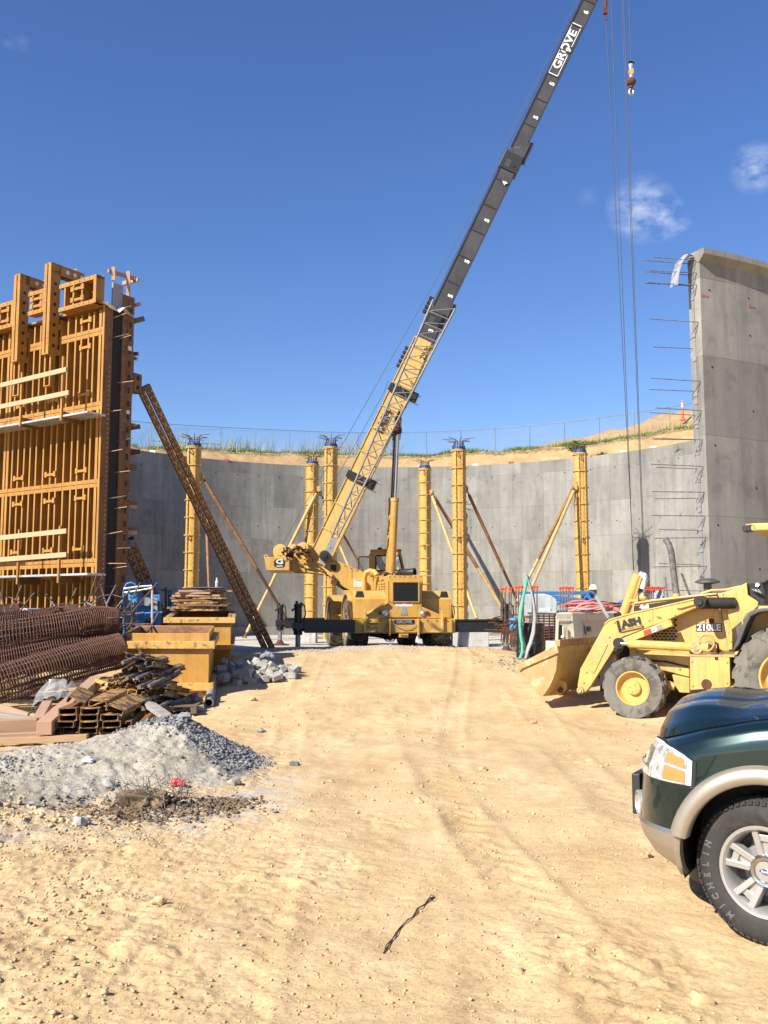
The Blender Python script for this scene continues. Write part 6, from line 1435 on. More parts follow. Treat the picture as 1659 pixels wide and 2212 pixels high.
ZS = [(-9, 1.205), (-1.0, 1.205), (-.6, 1.19), (-.3, 1.165), (.05, 1.115), (.3, 1.055), (.45, 1.005), (.6, .955), (.75, .90), (2, .90)]
def zs(s):
    for (a, za), (b_, zb) in zip(ZS, ZS[1:]):
        if s <= b_:
            t = (s - a) / (b_ - a); return za + (zb - za) * t
    return ZS[-1][1]
#        z (None: relative to the fender top), dz, inset, nose
LV = [(.295, 0, .085, .66), (.345, 0, .035, .735), (.43, 0, .008, .795), (.505, 0, .0, .815), (.525, 0, .004, .80), (.58, 0, .006, .80), (.66, 0, .002, .79), (.76, 0, .0, .78), (.84, 0, .006, .77), (None, -.085, .016, .755), (None, -.03, .040, .735), (None, .0, .085, .715), (None, .014, .130, .70), (None, .034, .19, .685), (None, .064, .32, .655), (None, .080, .42, .64), (None, .087, .50, .63), (None, .103, .57, .615), (None, .122, .72, .59), (None, .128, .90, .57)]
def lev(L):
    i = min(int(L), len(LV) - 2); t = L - i; return LV[i], LV[i + 1], t
NA = 150
def plan(a, inset, nose, e=2.75):
    if a <= .55:
        return -3.95 + (a / .55) * 4.0, inset
    t = (a - .55) / .45 * math.pi / 2; sc = .05
    return sc + (nose - sc) * max(0, math.sin(t)) ** (2 / e * 1.0 if True else 1), W - (W - inset) * max(0, math.cos(t)) ** (2 / e)
def body(a, L, out=0.0):
    A, B, t = lev(L); ins = A[2] + (B[2] - A[2]) * t - out; ns = A[3] + (B[3] - A[3]) * t + out
    s, w = plan(a, ins, ns)
    def zz(V): return V[0] if V[0] is not None else zs(s) + V[1]
    q = min(1, max(0, (s - .05) / .42)); q = q * q * (3 - 2 * q)
    return s, w, zz(A) + (zz(B) - zz(A)) * t + .085 * q * min(1, max(0, (L - 12) / 2.2))
AS = [.55 * (k / 130) for k in range(131)] + [.55 + .45 * (k / 64) ** .92 for k in range(1, 65)]
def sheet(L0, L1, sub, mirror=True, cut=True, out=0.0, a0=0):
    rows = []; L = L0
    while L <= L1 + 1e-6: rows.append(L); L += sub
    P = [[body(a, L_, out) for a in AS if a >= a0] for L_ in rows]
    vs = []; fs = []; m_, n_ = len(P), len(P[0])
    for side in ((1, -1) if mirror else (1,)):
        b0 = len(vs)
        for r_ in P:
            for (s, w, z) in r_: vs.append(S(s, w if side > 0 else 2 * W - w, z))
        for i in range(m_ - 1):
            for k in range(n_ - 1):
                q = [P[i][k], P[i][k + 1], P[i + 1][k + 1], P[i + 1][k]]
                cs = sum(p[0] for p in q) / 4; cz = sum(p[2] for p in q) / 4; cw = min(p[1] for p in q)
                if cut and cw < .25 and (math.hypot(cs, cz - .42) < .452 or math.hypot(cs + 2.89, cz - .42) < .452): continue
                f = [b0 + i * n_ + k, b0 + i * n_ + k + 1, b0 + (i + 1) * n_ + k + 1, b0 + (i + 1) * n_ + k]
                fs.append(tuple(f if side < 0 else f[::-1]))
    m = MB(); m.v = [tuple(v) for v in vs]; m.f = fs; return m
sheet(4, 11.75, .25).build('body', M['green'], suv, smooth=60)
sheet(12.1, 19, .23).build('hood', M['green'], suv, smooth=60)
sheet(11.9, 12.3, .1, out=-.010).build('hood_seam', M['black'], suv)
sheet(0, 3, .25).build('bumper_cladding', M['pewter'], suv, smooth=60)
M['ledge'] = plain('ledge', (.42, .40, .38), .3, .8)
sheet(3, 4, .25).build('cladding_ledge', M['ledge'], suv, smooth=60)
m = MB()
m.box(S(-.15, W, .55), (.9, 1.15, .5), (SH, SR, UP)); m.build('engine_bay', M['black'], suv)
# wheel arches: moulded flare and dark liner
def arch(s0, w0, sgn):
    P = []; c = .42
    prof = [(.400, .06), (.402, -.028), (.412, -.042), (.44, -.046), (.475, -.036), (.492, -.016), (.496, .02)]
    N_ = 40; t0, t1 = (R(13), R(200)) if s0 > -1 else (R(-16), R(196))
    rows = []
    for k in range(N_ + 1):
        t = t0 + (t1 - t0) * k / N_
        rows.append([S(s0 + math.cos(t) * r_, (w0 + o) if sgn > 0 else 2 * W - (w0 + o), c + math.sin(t) * r_) for r_, o in prof])
    m = MB(); m.grid(rows if sgn > 0 else [r_[::-1] for r_ in rows]); m.build('wheel_arch', M['pewter'], suv, smooth=50)
    m = MB(); rows = []
    for k in range(25):
        t = R(-17) + R(214) * k / 24
        rows.append([S(s0 + math.cos(t) * r_, (w0 + o) if sgn > 0 else 2 * W - (w0 + o), c + math.sin(t) * r_) for r_, o in ((.438, .03), (.43, .55))])
    m.grid(rows); m.prism([S(s0 - .43, (w0 + .5) if sgn > 0 else 2 * W - w0 - .5, .3), S(s0 + .43, (w0 + .5) if sgn > 0 else 2 * W - w0 - .5, .3), S(s0 + .43, (w0 + .5) if sgn > 0 else 2 * W - w0 - .5, .85), S(s0 - .43, (w0 + .5) if sgn > 0 else 2 * W - w0 - .5, .85)], SR * .03)
    m.build('arch_liner', M['black'], suv)
def lip(s0, t0, t1, sgn, mat):
    rows = []
    for k in range(13):
        t = t0 + (t1 - t0) * k / 12
        zc_ = .42 + math.sin(t) * .45; ins = [A[2] + (B[2] - A[2]) * (zc_ - A[0]) / (B[0] - A[0]) for A, B in zip(LV, LV[1:]) if B[0] and A[0] and A[0] <= zc_ <= B[0]]; ins = ins[0] if ins else (.085 if zc_ < .4 else 0)
        rows.append([S(s0 + math.cos(t) * r_, (o + ins) if sgn > 0 else 2 * W - (o + ins), .42 + math.sin(t) * r_) for r_, o in ((.432, .06), (.434, -.004), (.440, -.008), (.462, -.006), (.470, .03))])
    m = MB(); m.grid(rows if sgn > 0 else [r_[::-1] for r_ in rows]); m.build('arch_lip', M[mat], suv, smooth=50)
for s0 in (0, -2.89):
    for sgn in (1, -1): arch(s0, .0, sgn); lip(s0, R(-15.5), R(14), sgn, 'pewter')
# parting line between fender and bumper, under the lamp
m = MB(); m.tube([S(s, body(.52, 7.15)[1] - .002, .772) for s in (.37, .35, .335)], .004, 5); m.build('bumper_seam', M['black'], suv)
# headlamp set into the corner: bezel, reflector, amber lenses, clear lens
def lampz(u):
    zb = .778 + .035 * max(0, u - .45) ** 1.5 * 2
    zt = [(0, .905), (.08, .935), (.2, .957), (.4, .972), (.7, .965), (1, .935)]
    for (a, za), (b_, zb2) in zip(zt, zt[1:]):
        if u <= b_: return zb, za + (zb2 - za) * (u - a) / (b_ - a)
    return zb, .935
def findL(a, z):
    lo, hi = 4.0, 12.0
    for _ in range(30):
        mid = (lo + hi) / 2
        if body(a, mid)[2] < z: lo = mid
        else: hi = mid
    return lo
A_0 = .55 * (.355 + 3.95) / 4.0 if .355 < .05 else next(a for a in [.55 + .0005 * k for k in range(880)] if body(a, 7)[0] > .365); A_1 = .957
def lpatch(u0, u1, f0, f1, out, n=26, mz=10):
    rows = []
    for j in range(mz + 1):
        r_ = []
        for i in range(n + 1):
            u = u0 + (u1 - u0) * i / n; zb, zt = lampz(u); z = zb + (zt - zb) * (f0 + (f1 - f0) * j / mz); a = A_0 + (A_1 - A_0) * u
            s, w, z2 = body(a, findL(a, z), out); r_.append(S(s, w, z))
        rows.append(r_[::-1])
    m = MB(); m.grid(rows); return m
for sgn in (1, -1):
    def bl(m, name, mat, par, sm=60):
        if sgn < 0:
            m.v = [tuple(Vector(v) + SR * (2 * W - 2 * ((Vector(v) - SO).dot(SR)))) for v in m.v]; m.f = [f[::-1] for f in m.f]
        return m.build(name, M[mat], par, smooth=sm)
    hlmp = bl(lpatch(-.025, 1.02, -.05, 1.05, .004), 'headlight', 'black', suv)
    bl(lpatch(.0, 1.0, .0, 1.0, .008), 'reflector', 'lamp_reflector', hlmp)
    bl(lpatch(.0, .035, 0, 1, .0105, 4), 'lamp_rim', 'white', hlmp); bl(lpatch(.035, 1, .94, 1, .0105, 24, 2), 'lamp_rim', 'white', hlmp)
    bl(lpatch(.05, .26, .06, .46, .012), 'amber_lens', 'amber', hlmp); bl(lpatch(.06, .25, .56, .86, .012), 'amber_lens', 'amber', hlmp)
    bl(lpatch(.50, .86, .22, .80, .0105), 'lamp_bowl', 'chrome', hlmp); bl(lpatch(.60, .74, .38, .66, .012), 'bulb_cap', 'lamp_clear', hlmp)
    bl(lpatch(.27, .44, .08, .92, .0108), 'lamp_flutes', 'lamp_reflector', hlmp)
    bl(lpatch(.035, .30, .475, .535, .0125), 'lamp_bar', 'lamp_clear', hlmp); bl(lpatch(.44, .455, 0, .95, .012, 3), 'lamp_divider', 'lamp_clear', hlmp)
    bl(lpatch(.0, 1.0, .0, 1.0, .020), 'clear_lens', 'lens', hlmp)
# grille, plate bracket, fog lamp, air dam
def patch(a0, a1, z0, z1, out, n=14, mz=4):
    rows = []
    for j in range(mz + 1):
        z = z0 + (z1 - z0) * j / mz; rows.append([S(*[(s, w, z_) for s, w, z_ in [body(a0 + (a1 - a0) * i / n, findL(.999 if z > .8 else a0, z), out)]][0]) for i in range(n + 1)][::-1])
    m = MB(); m.grid(rows); return m
for sgn in (1, -1): bl(patch(.945, 1, .70, .86, .006), 'grille', 'plastic', suv)
s_, w_, z_ = body(.97, 5.6)
m = MB(); m.box(S(s_ + .03, W - .12, .60), (.05, .40, .24), (SH, SR, UP)); m.build('plate_bracket', M['plastic'], suv, bevel=.006)
for sgn in (1, -1):
    s_, w_, z_ = body(.885, 5.3); w_ = w_ if sgn > 0 else 2 * W - w_
    nd = SH - SR * (.55 * sgn)
    m = MB(); c = S(s_ - .012, w_, .58); m.lathe([(0, .075), (.03, .075), (.035, .062), (.01, .055)], c, nd, 20); fg = m.build('fog_lamp', M['alloy'], suv, smooth=40)
    m = MB(); m.lathe([(.0, .054), (.018, .045), (.026, .001)], c, nd, 18); m.build('fog_lens', M['lamp_clear'], fg, smooth=40)
m = MB(); rows = []
for z, ins, ns in ((.215, .16, .55), (.32, .14, .60)):
    rows.append([S(s, w, z) for s, w in [plan(a, ins, ns) for a in [.66 + .34 * k / 25 for k in range(26)]]])
m.grid([r_[::-1] for r_ in rows]); m.grid([[p - SH * .012 + SR * .01 for p in r_] for r_ in rows]); m.build('air_dam', M['plastic'], suv, smooth=60)
# cabin
cab_o = [(-.72, 1.18), (-1.50, 1.80), (-1.75, 1.84), (-3.55, 1.84), (-3.85, 1.25), (-3.9, 1.18)]
m = MB(); N2 = [(-.72, .16), (-1.50, .30)]
def ring(w0, w1): return [S(s, w0 if z < 1.3 else w1, z) for s, z in cab_o]
m.grid([ring(.09, .24), [S(s, 2 * W - (.09 if z < 1.3 else .24), z) for s, z in cab_o]]); m.add(ring(.09, .24), [(0, 1, 2, 3, 4, 5)]); m.add([S(s, 2 * W - (.09 if z < 1.3 else .24), z) for s, z in cab_o], [(5, 4, 3, 2, 1, 0)])
m.build('cabin', M['green'], suv)
for sgn in (1, -1):
    for pts in ([(-1.0, 1.22), (-1.62, 1.74), (-2.1, 1.74), (-2.1, 1.22)], [(-2.2, 1.22), (-2.2, 1.74), (-2.85, 1.74), (-2.95, 1.22)], [(-3.05, 1.22), (-2.97, 1.74), (-3.5, 1.74), (-3.7, 1.25)]):
        P = []
        for s, z in pts:
            w = .085 + (.235 - .085) * max(0, (z - 1.18) / .66) - .004; P.append(S(s, w if sgn > 0 else 2 * W - w, z))
        m = MB(); m.prism(P, SR * (.01 * sgn)); m.build('side_window', M['tint'], suv)
m = MB(); m.prism([S(-.78, .20, 1.232), S(-.78, 2 * W - .20, 1.232), S(-1.46, 2 * W - .32, 1.773), S(-1.46, .32, 1.773)], (SH * .62 + UP * .78) * .008); m.build('windshield', M['tint'], suv)
for sgn in (1, -1):
    m = MB(); c = S(-.98, W - sgn * (W + .06), 1.24); m.box(c, (.10, .22, .16), (SH, SR, UP)); m.build('side_mirror', M['plastic'], suv, bevel=.03)
# wheels
def alloy(c, axis, upv=UP, face=True, par=None):
    a = Vector(axis).normalized(); f = a.cross(UP).normalized(); c = Vector(c)
    ty = MB(); r, w, rr = .372, .245, .224; h = w / 2
    ty.lathe([(-h * .8, rr), (-h, .28), (-h * .95, .335), (-h * .78, .366), (0, .369), (h * .72, .366), (h * .84, .361), (h * .95, .335), (h, .30), (h * .985, .262), (h * .93, .238), (h * .84, .226)], c, a, 72, caps=False); t = ty.build('wheel', M['tyre_car'], suv, smooth=32)
    m = MB(); nl = 62
    def pt(rad, off, an): return c + a * off + (f * math.cos(an) + UP * math.sin(an)) * rad
    for k in range(nl):
        an = 2 * math.pi * k / nl; d = math.pi / nl * .72
        for sd in (-1, 1):
            for (o0, o1, sh) in ((.64, 1.02, 0), (.08, .58, .4)):
                vs = []
                for (o, ri, ro) in ((o0, .360, .3745 if o0 > .5 else .374), (o1, .338 if o0 > .5 else .36, .348 if o0 > .5 else .374)):
                    vs += [pt(ri, sd * h * o, an - d + sh * d), pt(ro, sd * h * o, an - d + sh * d), pt(ro, sd * h * o, an + d + sh * d), pt(ri, sd * h * o, an + d + sh * d)]
                m.add(vs, [(0, 1, 5, 4), (1, 2, 6, 5), (2, 3, 7, 6), (0, 3, 2, 1), (4, 5, 6, 7)])
    m.build('tread', M['tyre_car'], t)
    m = MB(); m.lathe([(h * .70, .205), (h * .84, .224), (h * .93, .232), (h * .97, .228), (h * .95, .214), (h * .80, .203), (h * .35, .196), (-h * .6, .192)], c, a, 64, caps=False); rim = m.build('rim', M['alloy'], t, smooth=35)
    m = MB(); m.lathe([(-h * .2, .19), (-h * .2, .02)], c, a, 40); m.lathe([(-h * .05, .145), (h * .02, .145), (h * .02, .05)], c, a, 36); m.build('brake_disc', M['jib_grey'], t)
    for k in range(5):
        an = 2 * math.pi * k / 5 + .32; ra = f * math.cos(an) + UP * math.sin(an); tg = a.cross(ra).normalized()
        m = MB()
        for sd in (-1, 1):
            i0 = c + ra * .062 + tg * (sd * .020); o0_ = c + ra * .208 + tg * (sd * .050)
            def q(p, wd, hh): return [p + tg * wd * -1 + a * hh, p + tg * wd + a * hh]
            vs = [i0 - tg * .016 + a * h * .62, i0 + tg * .016 + a * h * .62, i0 + tg * .018 + a * h * .25, i0 - tg * .018 + a * h * .25, o0_ - tg * .017 + a * h * .80, o0_ + tg * .017 + a * h * .80, o0_ + tg * .022 + a * h * .30, o0_ - tg * .022 + a * h * .30]
            m.add(vs, [(0, 1, 5, 4), (1, 2, 6, 5), (2, 3, 7, 6), (3, 0, 4, 7), (3, 2, 1, 0), (4, 5, 6, 7)])
        i1 = c + ra * .165; m.box(i1 + a * h * .52, (.035, .06, .03), (ra, tg, a)); i2 = c + ra * .11; m.box(i2 + a * h * .40, (.12, .035, .03), (ra, tg, a))
        m.build('spoke', M['alloy'], t, bevel=.004)
    m = MB(); m.lathe([(0, .088), (h * .60, .085), (h * .74, .080), (h * .80, .070), (h * .78, .058), (h * .66, .056), (h * .62, .001)], c, a, 40); cp_ = m.build('hub_cap', M['chrome'], t, smooth=40)
    m = MB(); m.lathe([(h * .63, .054), (h * .70, .050), (h * .72, .001)], c, a, 32); m.build('cap_disc', M['alloy'], t, smooth=50)
    m = MB(); P = [c + a * (h * .735) + (f * math.cos(x) * .028 + UP * math.sin(x) * .0125) for x in [2 * math.pi * q / 24 for q in range(24)]]; m.prism(P, a * .003); m.build('cap_badge', M['blue_oval'], t)
    m = MB(); P = [c + a * (h * .735) + (f * math.cos(x) * .028 + UP * math.sin(x) * .0125) for x in [2 * math.pi * q / 24 for q in range(24)]]; m.tube([p + a * .003 for p in P], .0013, 4, closed=True); m.build('badge_ring', M['chrome'], t)
    text('badge_lettering', 'Ford', c + a * (h * .735 + .0045), -f, UP, .019, M['white'], t, .0003, .001)
    if face:
        word = 'MICHELIN'
        for i, ch in enumerate(word):
            an = R(234 - 73 * i / 7)
            rd = (-f) * math.cos(an) + UP * math.sin(an); tgd = (-f) * math.sin(an) - UP * math.cos(an); p = c + rd * .300 + a * (h * .998 + .001)
            text('tyre_lettering', ch, p, tgd, rd, .046, M['pipe_grey'], t, .0014, .003, squeeze=.95); text('tyre_lettering', ch, p + a * .002, tgd, rd, .046, M['tyre_car'], t, -.0008, .003, squeeze=.95)
    return t
st = R(-13); axn = (-SR * math.cos(st) + SH * math.sin(st) * -1.0)
front_axis = Matrix.Rotation(st, 3, 'Z') @ (-SR)
alloy(S(0, .15, .372) , front_axis); alloy(S(0, 2 * W - .15, .372), Matrix.Rotation(st, 3, 'Z') @ SR, face=False)
alloy(S(-2.89, .14, .372), -SR, face=False); alloy(S(-2.89, 2 * W - .14, .372), SR, face=False)
# ================================================================ PEOPLE
def person(label, joints, edges_, rad, mats_fn, loc, mats_, head, hat=None, hair=None, face_dir=(1, 0, 0), group=None):
    root = thing('person', label, 'person', loc, group)
    me = bpy.data.meshes.new('body'); me.from_pydata([tuple(j) for j in joints], edges_, []); me.update()
    o = bpy.data.objects.new('body_tmp', me); COL.objects.link(o)
    sk = o.modifiers.new('skin', 'SKIN'); ss = o.modifiers.new('sub', 'SUBSURF'); ss.levels = 2; ss.render_levels = 2
    for i, r_ in enumerate(rad): me.skin_vertices[0].data[i].radius = (r_, r_ * .85) if not isinstance(r_, tuple) else r_
    me.skin_vertices[0].data[0].use_root = True
    dg = bpy.context.evaluated_depsgraph_get(); m2 = bpy.data.meshes.new_from_object(o.evaluated_get(dg)); bpy.data.objects.remove(o)
    for mt in mats_: m2.materials.append(mt)
    for p in m2.polygons: p.material_index = mats_fn(p.center); p.use_smooth = True
    b = bpy.data.objects.new('body', m2); COL.objects.link(b); b.parent = root
    fd = Vector(face_dir).normalized(); sd = fd.cross(UP)
    hd = Vector(head); m = MB(); ax3 = (fd, sd, UP)
    for i in range(0): pass
    m.ball((0, 0, 0), .105, 20, (1.0, .78, 1.22)); m.ball((.085, 0, -.07), .045, 10, (1, .9, .8))
    m.prism([Vector((.095, -.018, -.03)), Vector((.095, .018, -.03)), Vector((.10, .006, .03)), Vector((.10, -.006, .03))], (.024, 0, -.006)); m.ball((-.005, .082, 0), .026, 8, (.8, .4, 1.2)); m.ball((-.005, -.082, 0), .026, 8, (.8, .4, 1.2)); m.lathe([(0, .055), (.13, .052)], (-.015, 0, -.20), UP, 14)
    m.v = [tuple(hd + fd * x + sd * y + UP * z) for x, y, z in m.v]
    h = m.build('head', M['skin'], None, smooth=60); h.parent = root
    m = MB()
    for s in (-1, 1): m.ball((.094, s * .035, .02), .012, 8)
    m.box((.108, 0, -.065), (.01, .045, .009)); m.v = [tuple(hd + fd * x + sd * y + UP * z) for x, y, z in m.v]; e = m.build('facial_features', M['wire_dark'], None); e.parent = root
    if hair:
        m = MB(); m.ball((-.012, 0, .022), .112, 18, (1.0, .82, 1.18)); m.v = [(x if x < .07 else .07, y, z) for x, y, z in m.v if True]; m.v = [tuple(hd + fd * x + sd * y + UP * max(z, -.05 if x < 0 else .045)) for x, y, z in m.v]
        o = m.build('hair', M['cloth_black'], None, smooth=60); o.parent = root
    if hat:
        m = MB(); m.lathe([(0, .165), (.012, .168), (.02, .132), (.07, .128), (.12, .10), (.15, .05), (.155, .001)], (0, 0, .045), UP, 28); m.box((0, 0, .195), (.17, .02, .02)); m.prism([Vector((.10, -.09, .047)), Vector((.21, -.05, .04)), Vector((.21, .05, .04)), Vector((.10, .09, .047))], (0, 0, .012))
        m.v = [tuple(hd + fd * x + sd * y + UP * z) for x, y, z in m.v]; o = m.build('hard_hat', M['hat_white'], None, smooth=40); o.parent = root
    return root
def figure(label, base, face, mats_, mats_fn, arms, seated=False, **kw):
    fd = Vector(face).normalized(); sd = fd.cross(UP)
    def L(f, s, z): return fd * f + sd * s + UP * z
    if seated:
        J = [L(0, 0, .10), L(-.03, 0, .33), L(-.02, 0, .52), L(0, 0, .60), L(0, .19, .50), L(0, -.19, .50), L(.14, .24, .28), L(.14, -.24, .28), L(.36, .16, .32), L(.36, -.16, .32), L(.42, .12, .10), L(.42, -.12, .10), L(.48, .13, -.32), L(.48, -.13, -.32), L(.62, .13, -.36), L(.62, -.13, -.36)]
        E = [(0, 1), (1, 2), (2, 3), (2, 4), (2, 5), (4, 6), (5, 7), (6, 8), (7, 9), (0, 10), (0, 11), (10, 12), (11, 13), (12, 14), (13, 15)]
        Rr = [.15, .15, .13, .06, .075, .075, .05, .05, .035, .035, .085, .085, .06, .06, .045, .045]; hz_ = .76
    else:
        J = [L(0, 0, .95), L(0, 0, 1.18), L(0, 0, 1.40), L(0, 0, 1.50), L(-.0, .20, 1.40), L(-.0, -.20, 1.40)] + [L(*a) for a in arms] + [L(0, .10, .88), L(0, -.10, .88), L(.03, .11, .48), L(.0, -.11, .48), L(0, .11, .09), L(-.03, -.11, .09), L(.15, .12, .05), L(.12, -.12, .05)]
        E = [(0, 1), (1, 2), (2, 3), (2, 4), (2, 5), (4, 6), (5, 7), (6, 8), (7, 9), (0, 10), (0, 11), (10, 12), (11, 13), (12, 14), (13, 15), (14, 16), (15, 17)]
        Rr = [.16, .165, .15, .065, .09, .09, .062, .062, .042, .042, .10, .10, .075, .075, .05, .05, .045, .045]; hz_ = 1.66
    return person(label, J, E, Rr, mats_fn, base, mats_, L(.02, 0, hz_), face_dir=face, **kw)
wp_ = at(1281, 1300, 30.5)
wk = figure('worker in a white hard hat and black hooded jacket standing past the red hoses', (wp_.x, wp_.y, .38), (.85, .3, 0), [M['cloth_black'], M['jeans'], M['skin']], lambda c: 1 if c.z < .86 and abs(c.x) < .3 and c.z < .8 else 0, [(.06, .26, 1.14), (.10, -.25, 1.14), (.24, .18, 1.02), (.28, -.17, 1.05)], hat=True)
wk.location.z = at(1284, 1263, 30.5).z - 1.86; footing(1262, 1304, 1395, 30.2, wk.location.z - FLOOR_Z + .005, .7, 'low concrete block the worker in the white hard hat stands on')
m = MB(); m.ball((-.02, 0, 1.50), .12, 14, (.9, 1.1, .7)); o = m.build('hood', M['cloth_black'], None, smooth=60); o.parent = wk
op = figure('crane operator in a pale blue shirt seated inside the cab', kat(820, 1238, .55), (1, -.12, 0), [M['cloth_pale'], M['jeans'], M['skin']], lambda c: 1 if c.z < .12 else 0, None, seated=True, hair=True)
# ================================================================ RIGHT-HAND YARD
def z7(x, y): return (1070.8 + .1879 * x, 1206.3 + .1879 * y)
# portable compressor
cpz0, cpz1 = .80, at(1215, 1323, 17.1).z
comp = thing('air_compressor', 'cream portable air compressor with lettered side, behind the loader bucket', 'compressor', Vector((3.4, 18.2, .45)))
pl_ = [at(1195, 1380, 17.0), at(1244, 1380, 17.2), at(1257, 1380, 17.55), at(1362, 1380, 19.9), at(1300, 1380, 20.2)]
pt_ = [at(1201, 1323, 17.1), at(1236, 1323, 17.3), at(1248, 1323, 17.6), at(1352, 1323, 19.8), at(1296, 1323, 20.0)]
pl_ = [Vector((p.x, p.y, cpz0)) for p in pl_]; pt_ = [Vector((p.x, p.y, cpz1)) for p in pt_]
def cop(nm, mat, fn, bevel=0, smooth=None, parent=None): m = MB(); fn(m); return m.build(nm, M[mat], parent or comp, smooth, bevel)
cop('housing', 'cream', lambda m: m.add(pl_ + pt_, [(4, 3, 2, 1, 0), (5, 6, 7, 8, 9)] + [(i, (i + 1) % 5, (i + 1) % 5 + 5, i + 5) for i in range(5)]), .03)
sx = (pl_[3] - pl_[2]).normalized(); sn_ = sx.cross(UP); 
if sn_.y > 0: sn_ = -sn_
def cside(u, v): return pl_[2].lerp(pl_[3], u).lerp(pt_[2].lerp(pt_[3], u), v)
cop('side_panel', 'cream_shaded', lambda m: m.prism([cside(.06, .06), cside(.94, .06), cside(.94, .82), cside(.06, .82)], sn_ * .012), .004)
fx = (pl_[1] - pl_[0]).normalized(); fn_ = fx.cross(UP)
if fn_.y > 0: fn_ = -fn_
def cend(u, v): return pl_[0].lerp(pl_[1], u).lerp(pt_[0].lerp(pt_[1], u), v)
cop('control_recess', 'dark_void', lambda m: m.prism([cend(.22, .26), cend(.38, .26), cend(.38, .74), cend(.22, .74)], fn_ * .004))
cop('recess_frame', 'cream', lambda m: (m.bar(cend(.12, .83), cend(.9, .83), .03, .03), m.bar(cend(.13, .82), cend(.13, .18), .03, .02)), .004)
cop('control_door', 'cream_shaded', lambda m: m.prism([cend(.38, .24), cend(.66, .20), cend(.62, .68), cend(.38, .72)], fn_ * .03), .004)
cop('door_latch', 'white', lambda m: m.ball(cend(.36, .5) + fn_ * .02, .03, 10)); cop('keyhole', 'hoe_worn', lambda m: m.bar(cend(.80, .5) + fn_ * .01, cend(.92, .49) + fn_ * .01, .01, .02))
cop('skid_frame', 'cream', lambda m: m.add([p + Vector((0, 0, -.22)) for p in pl_] + [Vector(p) for p in pl_], [(4, 3, 2, 1, 0), (5, 6, 7, 8, 9)] + [(i, (i + 1) % 5, (i + 1) % 5 + 5, i + 5) for i in range(5)]))
cop('wheel', 'tyre', lambda m: [m.lathe([(-.09, .2), (-.09, .30), (.09, .30), (.09, .2)], Vector((c.x, c.y, .66)), sn_, 20) for c in (cside(.5, 0) - sn_ * .1,)])
lc0 = cside(.135, .60) + sn_ * .016
text('owner_lettering', 'L', lc0 - sx * .125 + UP * .02, sx, UP, .21, M['decal_black'], comp, .008, .003); text('owner_lettering', 'ASH', lc0 + sx * .05 + UP * .03, sx, UP, .13, M['decal_black'], comp, .006, .003, squeeze=1.15)
cop('lettering_bar', 'decal_black', lambda m: m.box(lc0 + sx * .03 - UP * .07, (.31, .003, .024), (sx, sn_, UP)))
# hoses heaped on it
g_ = random.Random(12)
hc_ = at(1284, 1325, 18.3); hs = thing('air_hose', 'tangled coil of faded red air hose lying on the cream compressor', 'hose', hc_)
for k in range(13):
    a0 = g_.uniform(0, 6.28); rx, ry = g_.uniform(.26, .52), g_.uniform(.25, .50); cx, cy = g_.uniform(-.14, .16), g_.uniform(-.15, .15); tz = g_.uniform(.03, .20); pts = []
    for q in range(26):
        t = a0 + q * 2 * math.pi / 24; pts.append(Vector((hc_.x + cx + math.cos(t) * rx + .03 * math.sin(3 * t + k), hc_.y + cy + math.sin(t) * ry, cpz1 + .03 + tz * (1 - .6 * abs(math.sin(t * .5 + k))) + .02 * math.sin(4 * t + k))))
    m = MB(); m.tube(pts, .021, 7); m.build('hose_loop', M['hose_red' if k % 3 else 'hose_pink'], hs, smooth=60)
for pts in ([(1227, 1327), (1240, 1318), (1262, 1312), (1290, 1309), (1318, 1314), (1336, 1325)], [(1236, 1326), (1255, 1306), (1280, 1302), (1300, 1306), (1316, 1318)], [(1282, 1320), (1306, 1312), (1330, 1314), (1344, 1325)]):
    m = MB(); P = [at(x, y, 17.9) for x, y in pts]; m.tube([Vector((p.x, p.y, max(p.z, cpz1 + .025))) for p in P], .022, 7); m.build('hose_loop', M['hose_pink'], hs, smooth=60)
m = MB(); p, q = at(1286.5, 1288, 17.6), at(1314, 1342, 17.35); q.z = max(q.z, cpz1 - .1); m.bar(p, q, .055, .02, (0, 1, 0)); tag(m.build('steel_bar', M['jib_grey'], None), 'grey flat steel bar leaning over the red hoses', 'steel bar')
# concrete pier wrapped in black plastic with conduits
pc_ = at(1146, 1424, 22.0); pc_.z = .42
pier = thing('wrapped_pier', 'stub pier wrapped in crinkled black plastic with conduits and a green hose', 'pier', pc_)
rows = []; g2_ = np.random.default_rng(5)
for i in range(26):
    z = 1.0 * i / 25 + .0; rr = .29 + .06 * (1 - i / 25) ** 2; row = []
    for k in range(40):
        t = 2 * math.pi * k / 40; r_ = rr * (1 + .10 * float(fbm(np.array(t * 2.2 + i * .10), np.array(i * .55), 3, 3))) + .02 * math.sin(3 * t + i * .4); row.append(pc_ + Vector((math.cos(t) * r_, math.sin(t) * r_, z + .03 * float(fbm(np.array(t * 3.), np.array(i * .3), 8, 2)))))
    rows.append(row + [row[0]])
m = MB(); m.grid(rows); m.add(rows[-1][:-1], [tuple(range(40))])
mm, nt, b = new_mat('black_film'); b.inputs['Base Color'].default_value = (.014, .014, .016, 1); b.inputs['Roughness'].default_value = .28; nn = noise(nt, coords(nt, (1, 1, .6)), 9, 5, .7, .8); bump(nt, b, nn.outputs['Fac'], .9, .05); M['black_film'] = mm
m.build('plastic_wrap', mm, pier, smooth=70)
m = MB(); m.grid([[pc_ + Vector((x + .02 * math.sin(9 * y), y - .4, .05 + .06 * abs(math.sin(5 * x + 3 * y)))) for x in [-.15 + .08 * k for k in range(9)]] for y in [-.1 + .07 * k for k in range(6)]]); m.build('film_skirt', mm, pier, smooth=60)
